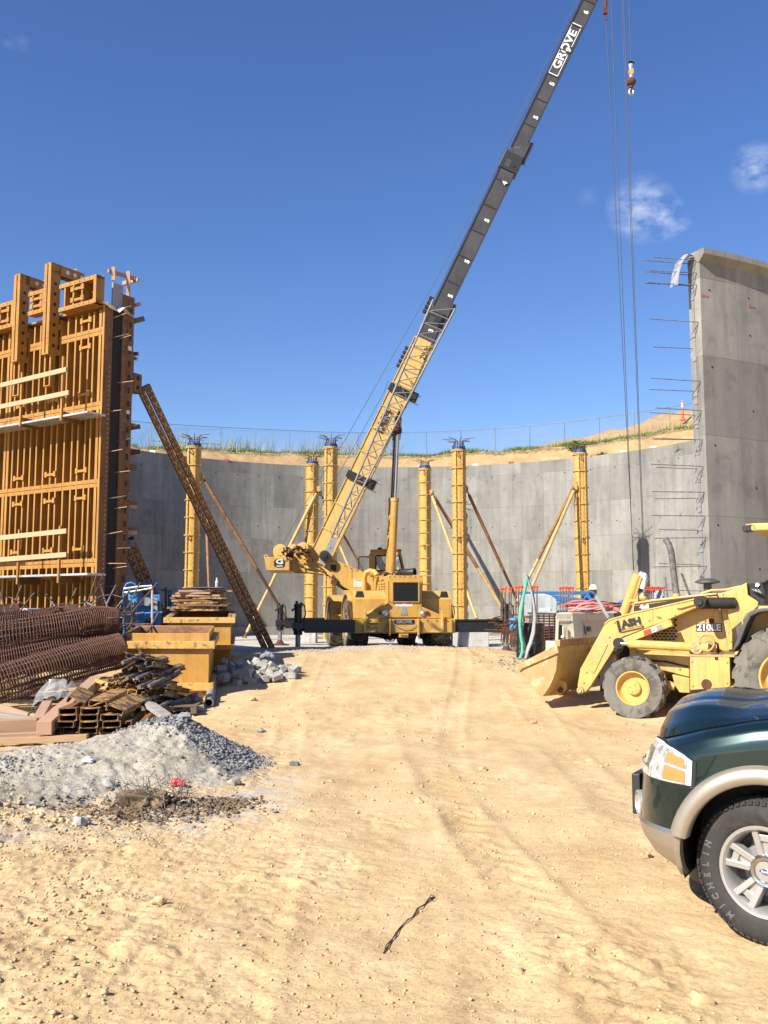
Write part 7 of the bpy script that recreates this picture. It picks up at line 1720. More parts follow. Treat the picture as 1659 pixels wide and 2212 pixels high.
def tube7(nm, pts, r, mat, par, Y=21.6, sm=60, jit=0): m = MB(); m.tube([at(*z7(x, y), Y + jit * math.sin(i)) for i, (x, y) in enumerate(pts)], r, 8); return m.build(nm, M[mat], par, smooth=sm)
tube7('green_hose', [(352, 230), (348, 300), (315, 450), (290, 620), (278, 760), (290, 900), (308, 980), (306, 1080), (285, 1140), (262, 1162)], .035, 'hose_green', pier, 21.45)
tube7('conduit', [(345, 180), (362, 240), (395, 320), (425, 430), (445, 570), (447, 700), (430, 840), (400, 960), (360, 1060), (330, 1150)], .038, 'conduit', pier, 21.5)
tube7('conduit', [(360, 230), (388, 300), (415, 400), (438, 520), (455, 680), (440, 860), (405, 980), (372, 1060), (345, 1150)], .030, 'conduit', pier, 21.45)
tube7('conduit', [(395, 200), (370, 250), (345, 310), (310, 450), (280, 580), (272, 700), (285, 830), (330, 990), (360, 1060)], .030, 'conduit', pier, 21.55)
tube7('conduit', [(350, 300), (300, 430), (268, 600), (262, 720), (272, 860), (300, 960), (340, 1040)], .022, 'wire_dark', pier, 21.6)
# reinforcing bars with orange safety caps
caps = []
def capped(x, yt, yb, Y, lab, grp, mat='rebar', slant=0):
    p, q = at(x, yt, Y), at(x + slant, yb, Y)
    t = thing('capped_rebar', lab, 'rebar', (q.x, q.y, q.z), grp)
    m = MB(); m.tube([q, p], .016, 6); m.build('bar', M[mat], t)
    m = MB(); m.lathe([(-.10, .020), (-.03, .024), (-.012, .042), (.010, .042), (.014, .015)], p, UP, 10); m.build('safety_cap', M['orange_cap'], t)
gA = 'orange-capped bars around the wrapped pier'; gB = 'orange-capped bars before the blue lift'; gC = 'orange-capped bars behind the backhoe hood'
for x in (60, 76, 108, 156, 177, 232, 262, 296, 318, 420, 436, 474): capped(z7(x, 0)[0], 1206.3 + .1879 * (342 if x < 200 else 322) + random.uniform(-1, 1), 1340 if x < 240 else 1345, 23.6 if x < 200 else 22.3, 'upright rusty reinforcing bar with orange cap beside the black wrapped pier', gA)
for x in (740, 770, 806, 834, 850, 884): capped(z7(x, 0)[0], 1206.3 + .1879 * 334 + random.uniform(-1, 1), 1325, 22.8, 'upright reinforcing bar with orange cap standing before the blue lift beams', gB, 'bar_grey')
for k in range(10): capped(1394 + k * 4.4, 1268 + (k % 3) * .9, 1306, 21.6 + .12 * k, 'thin upright bar with orange cap seen behind the backhoe hood', gC, 'bar_grey')
m = MB(); P = [[at(1413 + 20 * u, 1275 + 21 * v + .8 * math.sin(6 * u), 21.2 + .05 * math.sin(9 * u + 4 * v)) for u in [k / 8 for k in range(9)]] for v in [k / 5 for k in range(6)]]; m.grid(P); m.grid([[q + Vector((0, .01, 0)) for q in r_[::-1]] for r_ in P]); tag(m.build('work_jacket', M['cloth_blue'], None, smooth=60), 'pale blue jacket hung over the capped bars', 'jacket')
for (x0, y0, x1, y1) in ((1437, 1247, 1444, 1310), (1471, 1238, 1494, 1300), (1474, 1240, 1497, 1300)):
    m = MB(); m.tube([at(x0, y0, 20.8), at(x1, y1, 20.8)], .014, 6); tag(m.build('loose_rebar', M['bar_grey'], None), 'bare grey bar sticking up behind the exhaust pipe', 'rebar', 'bare bars behind the backhoe')
# rusty wire drum beside the lift and loose rebar on the floor
dr = at(1181, 1353, 23.2); d_ = thing('mesh_cage', 'rusty wire reinforcing cage standing behind the wrapped pier', 'rebar cage', (dr.x, dr.y, FLOOR_Z))
for k in range(13): m = MB(); z = FLOOR_Z + .35 + .065 * k; m.tube([(dr.x + math.cos(t) * .42, dr.y + math.sin(t) * .42, z) for t in [q * math.pi / 12 for q in range(24)]], .013, 5, closed=True); m.build('hoop', M['rust'], d_)
for k in range(20): m = MB(); t = k * math.pi / 10; m.tube([(dr.x + math.cos(t) * .41, dr.y + math.sin(t) * .41, FLOOR_Z), (dr.x + math.cos(t) * .41, dr.y + math.sin(t) * .41, FLOOR_Z + 1.16)], .012, 5); m.build('bar', M['rust'], d_)
rp = at(1098, 1345, 24); g_ = random.Random(3); rb_ = thing('rebar_heap', 'tangle of rusty bent rebar lying beside the outrigger jack', 'rebar', (rp.x, rp.y, FLOOR_Z))
for k in range(26):
    a = g_.uniform(0, 6.28); c = rp + Vector((g_.uniform(-.35, .45), g_.uniform(-.3, .3), g_.uniform(-.25, .1))); L = g_.uniform(.15, .45); b2 = g_.uniform(-.3, .3)
    m = MB(); m.tube([c - Vector((math.cos(a), math.sin(a), 0)) * L, c + Vector((0, 0, b2 * .4)), c + Vector((math.cos(a), math.sin(a), b2)) * L], .014, 5); m.build('bar', M['rust'], rb_)
for k in range(9):
    x = 1090 + 30 * k / 8; m = MB(); p = at(x, 1355 + (k * 5) % 9, 22.6); m.tube([p + Vector((.2, 0, .12)), p + Vector((.05, 0, .18)), p + Vector((-.05, 0, .05)), p + Vector((-.09, 0, -.35))], .016, 5); m.build('bent_bar', M['rust'], rb_)
m = MB(); p = at(1110, 1348, 22.9); m.lathe([(0, .11), (.26, .11), (.28, .09), (.29, .02)], p - UP * .14, UP, 16); bkt = m.build('blue_canister', M['blue_light'], None, smooth=40); tag(bkt, 'small blue canister among the rusty rebar', 'canister')
# articulated boom lift (blue) with its pale grey cowl
bl_ = thing('boom_lift', 'blue articulated boom lift folded low behind the capped bars, pale grey cowl', 'boom lift', (5.0, 25.0, FLOOR_Z))
def blp(nm, mat, fn, bevel=.01, smooth=None): m = MB(); fn(m); return m.build(nm, M[mat], bl_, smooth, bevel)
LY = 25.0
def zb(x, y, d=0): p = at(*z7(x, y), LY); p.y += d; return p
blp('upper_beam', 'blue', lambda m: m.prism([zb(280, 380), zb(1100, 374), (zb(1100, 415)), zb(280, 418)], (0, .25, 0)))
blp('middle_beam', 'blue', lambda m: m.prism([zb(600, 418), zb(700, 425), zb(1060, 470), zb(1080, 540), zb(1020, 545), zb(620, 470)], (0, .22, 0)))
blp('lower_beam', 'blue', lambda m: m.prism([zb(690, 500), zb(1050, 505), zb(1050, 530), zb(690, 540)], (0, .3, 0))); blp('lower_beam', 'blue_dark', lambda m: m.prism([zb(690, 596), zb(930, 596), zb(930, 628), zb(690, 630)], (0, .3, 0)))
blp('link_plate', 'blue', lambda m: m.prism([zb(1020, 440), zb(1095, 380), zb(1140, 400), zb(1150, 520), zb(1060, 560), zb(1020, 520)], (0, .3, 0)))
blp('link_pin', 'black', lambda m: [m.lathe([(0, .05), (.03, .05)], zb(x, y, -.01), (0, -1, 0), 12) for x, y in ((1040, 470), (1100, 420), (985, 525))])
blp('jib_tube', 'black_paint', lambda m: m.prism([zb(1228, 488), zb(1470, 520), zb(1470, 550), zb(1228, 525)], (0, .25, 0))); blp('jib_head', 'blue', lambda m: m.prism([zb(1436, 500), zb(1500, 470), zb(1560, 520), zb(1540, 560), zb(1440, 540)], (0, .3, 0)))
blp('lower_gear', 'blue_dark', lambda m: m.prism([zb(900, 530), zb(1060, 530), zb(1120, 640), zb(860, 640)], (0, .8, 0)))
blp('post', 'blue', lambda m: m.prism([zb(205, 700), zb(250, 700), zb(250, 790), zb(205, 790)], (0, .2, 0)))
cw_ = [(305, 440), (330, 412), (560, 404), (640, 425), (695, 465), (712, 505), (708, 640), (680, 672), (330, 672), (305, 640)]
blp('cowl', 'tank_poly', lambda m: m.prism([at(*z7(x, y), 23.9) for x, y in cw_], (0, .75, 0)), .035)
blp('cowl_ridge', 'tank_poly', lambda m: m.prism([at(*z7(x, y), 23.86) for x, y in [(360, 602), (640, 602), (690, 618), (690, 630), (360, 622)]], (0, .05, 0)), .006)
blp('cowl_label', 'decal_white', lambda m: m.prism([at(*z7(x, y), 23.87) for x, y in [(510, 572), (630, 572), (628, 602), (512, 602)]], (0, .03, 0)), 0)
blp('base', 'blue_dark', lambda m: m.box((4.6, 25.6, FLOOR_Z + .55), (1.9, 1.2, .5)), .04)
for dx in (-.75, .75):
    for dy in (-.6, .6): blp('wheel', 'tyre', lambda m: m.lathe([(-.12, .1), (-.12, .38), (.12, .38), (.12, .1)], (4.6 + dx, 25.6 + dy, FLOOR_Z + .38), (0, 1, 0), 24), 0, 40)
# ================================================================ LEFT-HAND YARD
# bins
def zone3(x, y): return (230.4 + .2533 * x, 1206.3 + .2533 * y)
def bin_(label, fl, fr, dv, h, rails, mats_, wall_t=.05):
    fl, fr, dv = Vector(fl), Vector(fr), Vector(dv); u = (fr - fl).normalized(); nrm = Vector((0, 0, 1)); n_ = dv.normalized()
    t = thing('steel_bin', label, 'bin', (fl + fr) / 2 + dv / 2); W_ = (fr - fl).length; D_ = dv.length
    fm, rm, im, tm = mats_
    def P(a, b_, z): return fl + u * a + n_ * b_ + nrm * z
    def slab(nm, a0, a1, b0, b1, z0, z1, mat, bev=.006): m = MB(); m.add([P(a, b_, z) for z in (z0, z1) for (a, b_) in ((a0, b0), (a1, b0), (a1, b1), (a0, b1))], [(3, 2, 1, 0), (4, 5, 6, 7), (0, 1, 5, 4), (1, 2, 6, 5), (2, 3, 7, 6), (3, 0, 4, 7)]); return m.build(nm, M[mat], t, bevel=bev)
    slab('front_wall', 0, W_, 0, wall_t, 0, h, fm); slab('back_wall', 0, W_, D_ - wall_t, D_, 0, h, rm)
    slab('side_wall', 0, wall_t, wall_t, D_ - wall_t, 0, h, rm); slab('side_wall', W_ - wall_t, W_, wall_t, D_ - wall_t, 0, h, rm)
    slab('bottom', wall_t, W_ - wall_t, wall_t, D_ - wall_t, .02, .10, im, 0)
    for (a0, a1, b0, b1) in ((wall_t, W_ - wall_t, wall_t, wall_t + .006), (wall_t, W_ - wall_t, D_ - wall_t - .006, D_ - wall_t), (wall_t, wall_t + .006, wall_t, D_ - wall_t), (W_ - wall_t - .006, W_ - wall_t, wall_t, D_ - wall_t)): slab('liner', a0, a1, b0, b1, .1, h - .01, im, 0)
    for z, hh, pr in rails:
        slab('rail', -pr, W_ + pr, -pr, -.001, z, z + hh, tm); slab('rail', -pr, W_ + pr, D_ + .001, D_ + pr, z, z + hh, tm); slab('rail', -pr, -.001, 0, D_, z, z + hh, tm); slab('rail', W_ + .001, W_ + pr, 0, D_, z, z + hh, tm)
    return t
f1, f2 = at(263, 1498, 16.75), at(450, 1497, 16.6); f1.z = f2.z = .19
bin_('open ochre steel bin with rusty inside, nearest the clamp heap', f1, f2, Vector((-.33, 2.3, .10)), 1.12, ((.86, .13, .10), (.14, .13, .09)), ('box_yellow', 'box_yellow', 'box_rust', 'box_top'))
f1, f2 = at(360, 1450, 19.45), at(497, 1450, 19.3); f1.z = f2.z = .44
bin_('worn yellow timber-rimmed bin behind the ochre one, stack of slats on its rim', f1, f2, Vector((-.36, 2.45, .14)), 1.13, ((1.02, .10, .09), (.48, .10, .07), (.02, .09, .06)), ('box_yellow', 'box_worn', 'box_rust', 'box_top'), .07)
for (x0, y0, x1, y1) in ((243, 1361, 304, 1343), (320, 1365, 343, 1322), (330, 1352, 341, 1369)):
    m = MB(); m.tube([at(x0, y0, 17.3), at(x1, y1, 18.2)], .02, 6); tag(m.build('loose_rebar', M['timber_dark'], None), 'thin rusty rod poking out of the open ochre bin', 'rod', 'rods in the ochre bin')
# slats across the rear of the second bin
g_ = random.Random(21); sb_ = at(437, 1322, 21.2); sl = None; zb0 = 1.72
slm = []
for L in (.75, 1.10): 
    m = MB(); m.box((0, 0, 0), (L, .11, .042)); slm.append(m)
proto_s = {}
sn0 = 0
for lay in range(9):
    for k in range(6):
        L = g_.choice((0, 1)); mat = g_.choice(('box_top', 'timber', 'clamp', 'clamp', 'box_rust', 'timber_pink')); key = (L, mat)
        x = sb_.x + (g_.uniform(-.30, .30) if L == 0 else g_.uniform(-.13, .13)) + (lay > 5) * .04; y = 20.6 + k * .17 + g_.uniform(-.03, .03); z = zb0 + lay * .052
        if key not in proto_s: o = slm[L].build('slat', M[mat], None, bevel=.004); proto_s[key] = o
        else: o = bpy.data.objects.new('slat', proto_s[key].data); COL.objects.link(o); bm_ = o.modifiers.new('edge', 'BEVEL'); bm_.width = .004
        o.location = (x, y, z); o.rotation_euler = (0, g_.uniform(-.03, .03), g_.uniform(-.16, .16)); tag(o, 'short stained slat in the pile lying across the rear bin rim', 'slat', 'slats piled on the rear bin')
m = MB(); P = [at(403, 1287, 20.5), at(480, 1283, 20.5), at(487, 1267, 21.7), at(417, 1271, 21.7)]; z_ = zb0 + 9 * .052 + .01
P = [Vector((p.x, p.y, z_ + .0 * i)) for i, p in enumerate(P)]; m.prism(P, (0, 0, .018)); tag(m.build('metal_sheet', M['bar_grey'], None), 'dark grey flat metal sheet lying on the slat pile', 'metal sheet')
bp = Vector((at(468, 1270, 21.3).x, 21.3, z_ + .018)); bt = thing('water_bottle', 'small clear plastic water bottle standing on the grey sheet', 'bottle', bp)
M['bottle'] = plain('bottle', (.75, .80, .85), .08); M['bottle'].node_tree.nodes['Principled BSDF'].inputs['Alpha'].default_value = .55
m = MB(); m.lathe([(0, .03), (.005, .034), (.14, .034), (.165, .028), (.185, .014), (.20, .013)], bp, UP, 16); m.build('bottle_body', M['bottle'], bt, smooth=50); m = MB(); m.lathe([(.06, .0345), (.12, .0345)], bp, UP, 16, caps=False); m.build('bottle_label', M['cloth_pale'], bt); m = MB(); m.lathe([(.198, .016), (.225, .016)], bp, UP, 12); m.build('bottle_cap', M['white'], bt)
# pallets
def pallet(label, c, w, d, rz, mat='timber_dark'):
    t = thing('pallet', label, 'pallet', c); t.rotation_euler = (0, 0, rz)
    def pp(nm, cc, sz): m = MB(); m.box(cc, sz); o = m.build(nm, M[mat], None, bevel=.004); o.parent = t
    for k in range(6): pp('deck_board', (0, -d / 2 + d * (k + .5) / 6, .125), (w, d / 7.5, .022))
    for x in (-w / 2 + .05, 0, w / 2 - .05): pp('runner', (x, 0, .062), (.09, d, .10))
    return t
def gz(p): return gh(p.x, p.y)
pc1 = at(345, 1520, 15.2); pc1.z = gz(pc1); pallet('dark pallet under the heap of steel clamps', pc1, 1.25, .9, .1)
pc2 = at(228, 1580, 12.75); pc2.z = gz(pc2) + .02; pallet('dark pallet under the stacked ochre channels', pc2, 1.35, 1.0, .06)
# channels
def channel_mesh(w, h, L, t=.010):
    m = MB(); m.box((0, 0, h - t / 2), (w, L, t)); m.box((-w / 2 + t / 2, 0, h / 2 - t / 2), (t, L, h - t)); m.box((w / 2 - t / 2, 0, h / 2 - t / 2), (t, L, h - t)); m.box((-w / 2 + .018, 0, t / 2), (.036 - t, L, t)); m.box((w / 2 - .018, 0, t / 2), (.036 - t, L, t)); return m
def hat_mesh(L):
    m = MB(); P = [(-.10, .0), (-.055, .0), (-.045, .055), (.045, .055), (.055, .0), (.10, .0), (.10, .010), (.063, .010), (.052, .066), (-.052, .066), (-.063, .010), (-.10, .010)]
    m.prism([Vector((x, -L / 2, z)) for x, z in P], (0, L, 0)); return m
def put(mesh_o, loc, rot, label, cat, grp, name=None):
    o = bpy.data.objects.new(name or mesh_o.name.split('.')[0], mesh_o.data); COL.objects.link(o); o.location = loc; o.rotation_euler = rot; return tag(o, label, cat, grp)
def proto_obj(m, name, mat): o = m.build(name, M[mat], None); me = o.data; bpy.data.objects.remove(o); 
class _P: pass
def proto_mesh(m, name, mat):
    o = m.build(name, M[mat], None); p = _P(); p.data = o.data; p.name = name; bpy.data.objects.remove(o); return p
cA = [proto_mesh(channel_mesh(.225, .078, 1.25), 'steel_channel', 'clamp'), proto_mesh(channel_mesh(.225, .078, 1.25), 'steel_channel', 'form_brown')]
gc_ = 'ochre channels stacked on the front pallet'; g_ = random.Random(8); base = pc2 + Vector((-.36, -.02, .138)); az = .10
for cx in range(3):
    for r_ in range(4 if cx < 2 else 3):
        put(cA[(cx + r_) % 2], base + Vector((cx * .262 + g_.uniform(-.012, .012), g_.uniform(-.07, .07), r_ * .079)), (0, g_.uniform(-.03, .03), az + g_.uniform(-.04, .04)), '%s ochre steel channel in the %s column stacked on the front pallet' % (('lowest', 'second', 'third', 'uppermost')[r_], ('left', 'middle', 'right')[cx]), 'channel', gc_)
for (dx, dz, ry, rz, dy, wh_) in ((-.03, .36, .42, .22, .1, 'left'), (.36, .345, .04, .06, .12, 'middle'), (.62, .27, .38, .02, .05, 'right')):
    put(cA[0], base + Vector((dx, dy, dz)), (0.03, ry, rz), 'ochre steel channel lying tilted on top of the %s column of the stack' % wh_, 'channel', 'tilted channels on the stack')
for (dx, dz, rz, wh_) in ((.74, .02, .0, 'inner one at the clamp-heap end'), (.90, .03, .05, 'outer one at the clamp-heap end'), (-.28, -.06, .25, 'inner one beside the thick beam'), (-.44, -.10, .32, 'outer one beside the thick beam')):
    put(cA[1], base + Vector((dx, .0, dz + .02)), (0, 1.45, az + rz), 'ochre steel channel on edge at the stack, ' + wh_, 'channel', 'channels on edge beside the stack')
dA = [proto_mesh(hat_mesh(.82), 'clamp_channel', 'clamp_dark'), proto_mesh(hat_mesh(.82), 'clamp_channel', 'clamp')]
rod = proto_mesh(MB().tube([(0, -.6, 0), (0, -.1, 0)], .030, 10), 'tie_rod', 'bar_grey')
hp0 = pc1 + Vector((-.08, -.05, .14)); nrow = [6, 5, 5, 4, 4, 3, 2]
for r_, n_ in enumerate(nrow):
    for k in range(n_):
        x = (k - (n_ - 1) / 2) * .185 + g_.uniform(-.04, .04) - .02 * r_; z = .03 + r_ * .112 + g_.uniform(-.02, .02)
        put(dA[0 if g_.random() < .72 else 1], hp0 + Vector((x, g_.uniform(-.1, .1), z)), (.16 + g_.uniform(-.08, .08), g_.choice((0, .5, 2.8, 3.4, -.4)) + g_.uniform(-.3, .3), -.30 + g_.uniform(-.10, .10)), 'rusty folded steel clamp channel in the heap on the rear pallet', 'clamp', 'clamp channels heaped on the rear pallet')
        if g_.random() < .4: put(rod, hp0 + Vector((x + .05, -.06 + g_.uniform(-.05, .05), z + .05)), (.16, 0, -.30), 'round grey rod end between the heaped clamps', 'rod', 'rods among the clamps')
sm_ = [proto_mesh(channel_mesh(.10, .05, .42), 'small_clamp', 'clamp'), proto_mesh(channel_mesh(.13, .055, .36), 'small_clamp', 'column_yellow')]
for k in range(46):
    u = g_.random(); x = -.80 + u * .95; z = .02 + g_.random() ** 1.4 * (.30 if u < .6 else .14)
    put(sm_[k % 2], hp0 + Vector((x, g_.uniform(-.35, .0), z)), (g_.uniform(-.3, .4), g_.uniform(-.6, .6), g_.uniform(-1.2, .9)), 'small ochre clamp scattered in the low side of the heap', 'clamp', 'small clamps in the heap')
put(sm_[1], at(288, 1458, 15.0), (.2, .9, -.2), 'small yellow clamp sticking up at an angle from the heap', 'clamp', None, 'small_clamp') if False else None
m = MB(); m.bar(at(268, 1447, 14.95), at(293, 1470, 14.9), .03, .11, (0, 1, 0)); tag(m.build('flat_bar', M['column_yellow'], None, bevel=.004), 'yellow flat bar stuck upright in the clamp heap', 'flat bar')
# timber
def beam(x0, y0, Y0, x1, y1, Y1, w, h, mat, label, grp=None, up=(0, 0, 1)):
    m = MB(); m.bar(at(x0, y0, Y0), at(x1, y1, Y1), w, h, up); return tag(m.build('timber_beam', M[mat], None, bevel=.006), label, 'timber', grp)
beam(95, 1573, 11.9, 208, 1472, 15.4, .185, .17, 'timber_pink', 'long thick timber beam sloping up beside the channel stack')
beam(82, 1561, 12.6, 102, 1524, 14.0, .13, .15, 'timber_pink', 'short timber block leaning behind the long thick beam')
beam(-60, 1594, 12.1, 163, 1583, 12.4, .12, .07, 'timber_pink', 'plank lying under the thick beam, upper of the crossing pair')
beam(-60, 1603, 11.9, 190, 1593, 12.0, .12, .08, 'timber', 'plank that reaches out past the pallet corner, lower of the crossing pair')
beam(-40, 1571, 12.3, 80, 1566, 12.5, .2, .17, 'timber', 'broad timber baulk at the frame edge behind the crossing planks')
beam(-30, 1540, 13.0, 85, 1556, 12.9, .16, .06, 'timber_grey', 'weathered plank lying askew on the baulk'); beam(-30, 1525, 13.2, 60, 1553, 13.0, .05, .17, 'timber_pink', 'board on edge at the frame edge, sloping down')
beam(63, 1606, 12.0, 66, 1618, 12.0, .14, .12, 'timber_pink', 'stub of timber standing under the crossing planks', None, (0, 1, 0))
beam(-40, 1632, 10.6, 120, 1632, 10.9, .12, .05, 'timber_pink', 'pale plank lying flat behind the grey heap')
beam(105, 1641, 10.3, 142, 1648, 10.1, .06, .02, 'timber_pale', 'splinter of pale wood on the grey heap')
beam(315, 1519, 13.3, 385, 1568, 11.9, .13, .05, 'timber_grey', 'weathered grey plank leaning from the channel stack to the ground')
beam(329, 1522, 13.4, 392, 1566, 12.2, .10, .05, 'timber_grey', 'second weathered plank close beside the leaning one')
beam(335, 1532, 14.9, 440, 1528, 15.2, .09, .08, 'timber_grey', 'grey timber lying before the rear pallet')
beam(100, 1489, 15.2, 250, 1466, 16.0, .12, .05, 'timber_grey', 'shaded plank lying under the cages')
pe = at(451, 1526, 15.6); pe.z = gz(pe) + .075; pf = at(467, 1442, 20.0); pf.z = gz(pf) + .08
pp_ = thing('grey_pipe', 'grey steel pipe lying beside the ochre bin with its open end towards us', 'pipe', pe); d = (pf - pe).normalized()
m = MB(); L = (pf - pe).length; m.lathe([(.3, .060), (0, .060), (0, .075), (L, .075)], pe, d, 24, caps=False); m.build('pipe_wall', M['pipe_grey'], pp_, smooth=40); m = MB(); m.lathe([(.29, .06), (.295, .001)], pe, d, 20); m.build('pipe_bore', M['black'], pp_)
# clear sheeting
M['film'] = plain('film', (.62, .63, .65), .12); M['film'].node_tree.nodes['Principled BSDF'].inputs['Alpha'].default_value = .22
def crumple(name, c, w, d, h, label, seed):
    g3 = np.random.default_rng(seed); P = []
    for i in range(13):
        P.append([Vector((c.x + w * (j / 13 - .5), c.y + d * (i / 12 - .5), c.z + h * (1 - ((j / 6.5 - 1) ** 2 + (i / 6 - 1) ** 2) * .45) * (.55 + .9 * float(vnoise(np.array(j * .9 + seed), np.array(i * .8), seed))))) for j in range(14)])
    m = MB(); m.grid(P); return tag(m.build(name, M['film'], None, smooth=30), label, 'plastic sheet')
p = at(128, 1528, 14.2); crumple('plastic_sheet', p, .60, .6, .34, 'crumpled clear plastic sheet draped behind the thick beam', 3)
p = at(577, 1424, 19.3); crumple('plastic_wrap', p, .28, .26, .13, 'clear plastic wrapping on the concrete block heap', 8)
# concrete blocks in a heap
bm0 = []
for s_ in ((.165, .13, .12), (.12, .12, .11), (.19, .14, .115)):
    m = MB(); m.box((0, 0, 0), s_); o = m.build('concrete_block', M['block'], None, bevel=.008); bm0.append(o)
g_ = random.Random(31); first = [True] * 3
for k in range(74):
    u = g_.random(); x = -3.15 + 1.45 * u + g_.uniform(-.05, .05); y = 17.6 + g_.random() * 1.6 + .5 * u; top = max(0, .36 - .30 * abs(u - .25) - .16 * abs(y - 18.5)); z = gh(x, y) + .07 + g_.random() ** 1.3 * top
    if x < -2.95 and y > 18.9: continue
    i = k % 3
    if first[i]: o = bm0[i]; first[i] = False
    else: o = bm0[i].copy(); COL.objects.link(o)
    lowz = z - gh(x, y) < .12; o.location = (x, y, z); o.rotation_euler = (g_.uniform(-.1, .1) if lowz else g_.uniform(-.7, .7), g_.uniform(-.1, .1) if lowz else g_.uniform(-.6, .6), g_.uniform(0, 3.1)); tag(o, 'grey concrete spacer block in the loose heap beside the bins', 'concrete block', 'concrete spacer blocks heaped beside the bins')
# ---- reinforcing cages
def cage(label, P, r, pitch=.048, nb=16, wire=.0098, bar=.013, ends=(0, 0)):
    P = [Vector(p) for p in P]; t = thing('rebar_cage', label, 'rebar cage', P[0], 'long spiral rebar cages stacked on the left')
    def curve(u):
        n = len(P) - 1; u = min(max(u, 0), .99999) * n; i = int(u); f = u - i; p0, p1, p2, p3 = P[max(i - 1, 0)], P[i], P[i + 1], P[min(i + 2, n)]
        return .5 * ((2 * p1) + (-p0 + p2) * f + (2 * p0 - 5 * p1 + 4 * p2 - p3) * f * f + (-p0 + 3 * p1 - 3 * p2 + p3) * f ** 3)
    L = sum((P[i + 1] - P[i]).length for i in range(len(P) - 1)); turns = int(L / pitch); seg = 16; vs = []
    def frame(u):
        c = curve(u); d = (curve(min(u + .002, 1)) - curve(max(u - .002, 0))).normalized(); x = d.cross(UP).normalized(); y = x.cross(d); return c, d, x, y
    pts = []
    for k in range(turns * seg + 1):
        u = k / (turns * seg); c, d, x, y = frame(u); a = 2 * math.pi * k / seg; rr = r * (1 + .012 * math.sin(k * .37) + .01 * math.sin(k * .051)); pts.append(c + x * math.cos(a) * rr + y * math.sin(a) * rr)
    m = MB(); m.tube(pts, wire, 4, cap=False); m.build('spiral', M['rust'], t, smooth=80)
    for k in range(nb):
        a = 2 * math.pi * (k + .3) / nb; q = []
        for i in range(13):
            c, d, x, y = frame(i / 12); q.append(c + (x * math.cos(a) + y * math.sin(a)) * (r - .02))
        c, d, x, y = frame(1.0)
        if ends[1] and k % 2 == 0: v = (x * math.cos(a) + y * math.sin(a)); q += [q[-1] + d * .25 + v * .06, q[-1] + d * .45 + v * (.35 + .2 * ((k * 7) % 3))]
        m = MB(); m.tube(q, bar, 5); m.build('long_bar', M['rebar'], t)
    return t
def ca(x, y, Y): return at(x, y, Y)
cage('upper near spiral rebar cage, its end bent up towards the blue basket', [ca(-330, 1420, 15.9), ca(-120, 1404, 15.9), ca(0, 1380, 16.0), ca(120, 1362, 16.3), ca(205, 1346, 16.6), ca(243, 1350, 16.8)], .295, ends=(0, 1))
cage('upper far spiral rebar cage, just behind the highest one', [ca(-360, 1385, 17.4), ca(-100, 1368, 17.4), ca(30, 1356, 17.5), ca(110, 1346, 17.7), ca(165, 1340, 17.9)], .30, ends=(0, 1))
cage('lowest near spiral rebar cage lying on the dirt in front', [ca(-300, 1540, 14.6), ca(-110, 1512, 14.7), ca(0, 1478, 15.0), ca(110, 1445, 15.5), ca(200, 1420, 16.0), ca(262, 1405, 16.3)], .30, ends=(0, 0))
cage('middle spiral rebar cage squeezed between the upper and lower ones', [ca(-330, 1470, 15.6), ca(-100, 1450, 15.7), ca(20, 1430, 15.9), ca(140, 1402, 16.3), ca(255, 1385, 16.8)], .27)
cage('back bottom spiral rebar cage in the shade behind the stack', [ca(-330, 1450, 17.0), ca(-60, 1436, 17.1), ca(120, 1412, 17.4), ca(258, 1402, 17.8)], .29)
cage('far upper spiral rebar cage at the frame edge behind the others', [ca(-380, 1352, 19.0), ca(-80, 1345, 19.0), ca(10, 1338, 19.1), ca(40, 1336, 19.2)], .30)
g_ = random.Random(77)
sp = thing('rebar_hoops', 'bent hoops and hooked bars standing up behind the spiral cages', 'rebar', at(150, 1330, 18.6))
def zc(x, y): return (.2124 * x, 948.8 + .2124 * y)
for pts in ([(0, 1610), (90, 1605), (180, 1640), (260, 1690), (330, 1780)], [(480, 1740), (560, 1690), (660, 1670), (760, 1690), (850, 1740)], [(850, 1730), (930, 1650), (1030, 1595), (1140, 1580), (1240, 1610), (1280, 1640)], [(60, 1800), (40, 1700), (10, 1590), (-20, 1500)], [(110, 1720), (160, 1640), (190, 1560), (220, 1490)], [(190, 1770), (250, 1690), (300, 1620), (350, 1565)], [(690, 1730), (720, 1650), (745, 1590), (775, 1515)], [(560, 1700), (520, 1640), (470, 1580)], [(810, 1620), (880, 1660), (960, 1700)], [(850, 1730), (910, 1690), (980, 1655)], [(1090, 1700), (1060, 1610), (1025, 1480)], [(1090, 1670), (1130, 1580), (1180, 1485)], [(1180, 1720), (1250, 1630), (1330, 1520)], [(1170, 1850), (1230, 1700), (1270, 1580)], [(1130, 1900), (1220, 1800), (1260, 1770)], [(1240, 1790), (1350, 1780), (1465, 1760)], [(1250, 1850), (1310, 1880), (1345, 1930)], [(1340, 1700), (1350, 1820), (1320, 1900), (1290, 1930)]):
    m = MB(); m.tube([at(*zc(x, y), 17.4 + .1 * (i % 2)) for i, (x, y) in enumerate(pts)], .016 if len(pts) < 5 else .011, 6); m.build('bar', M['rebar' if len(pts) > 3 else 'bar_grey'], sp, smooth=60)
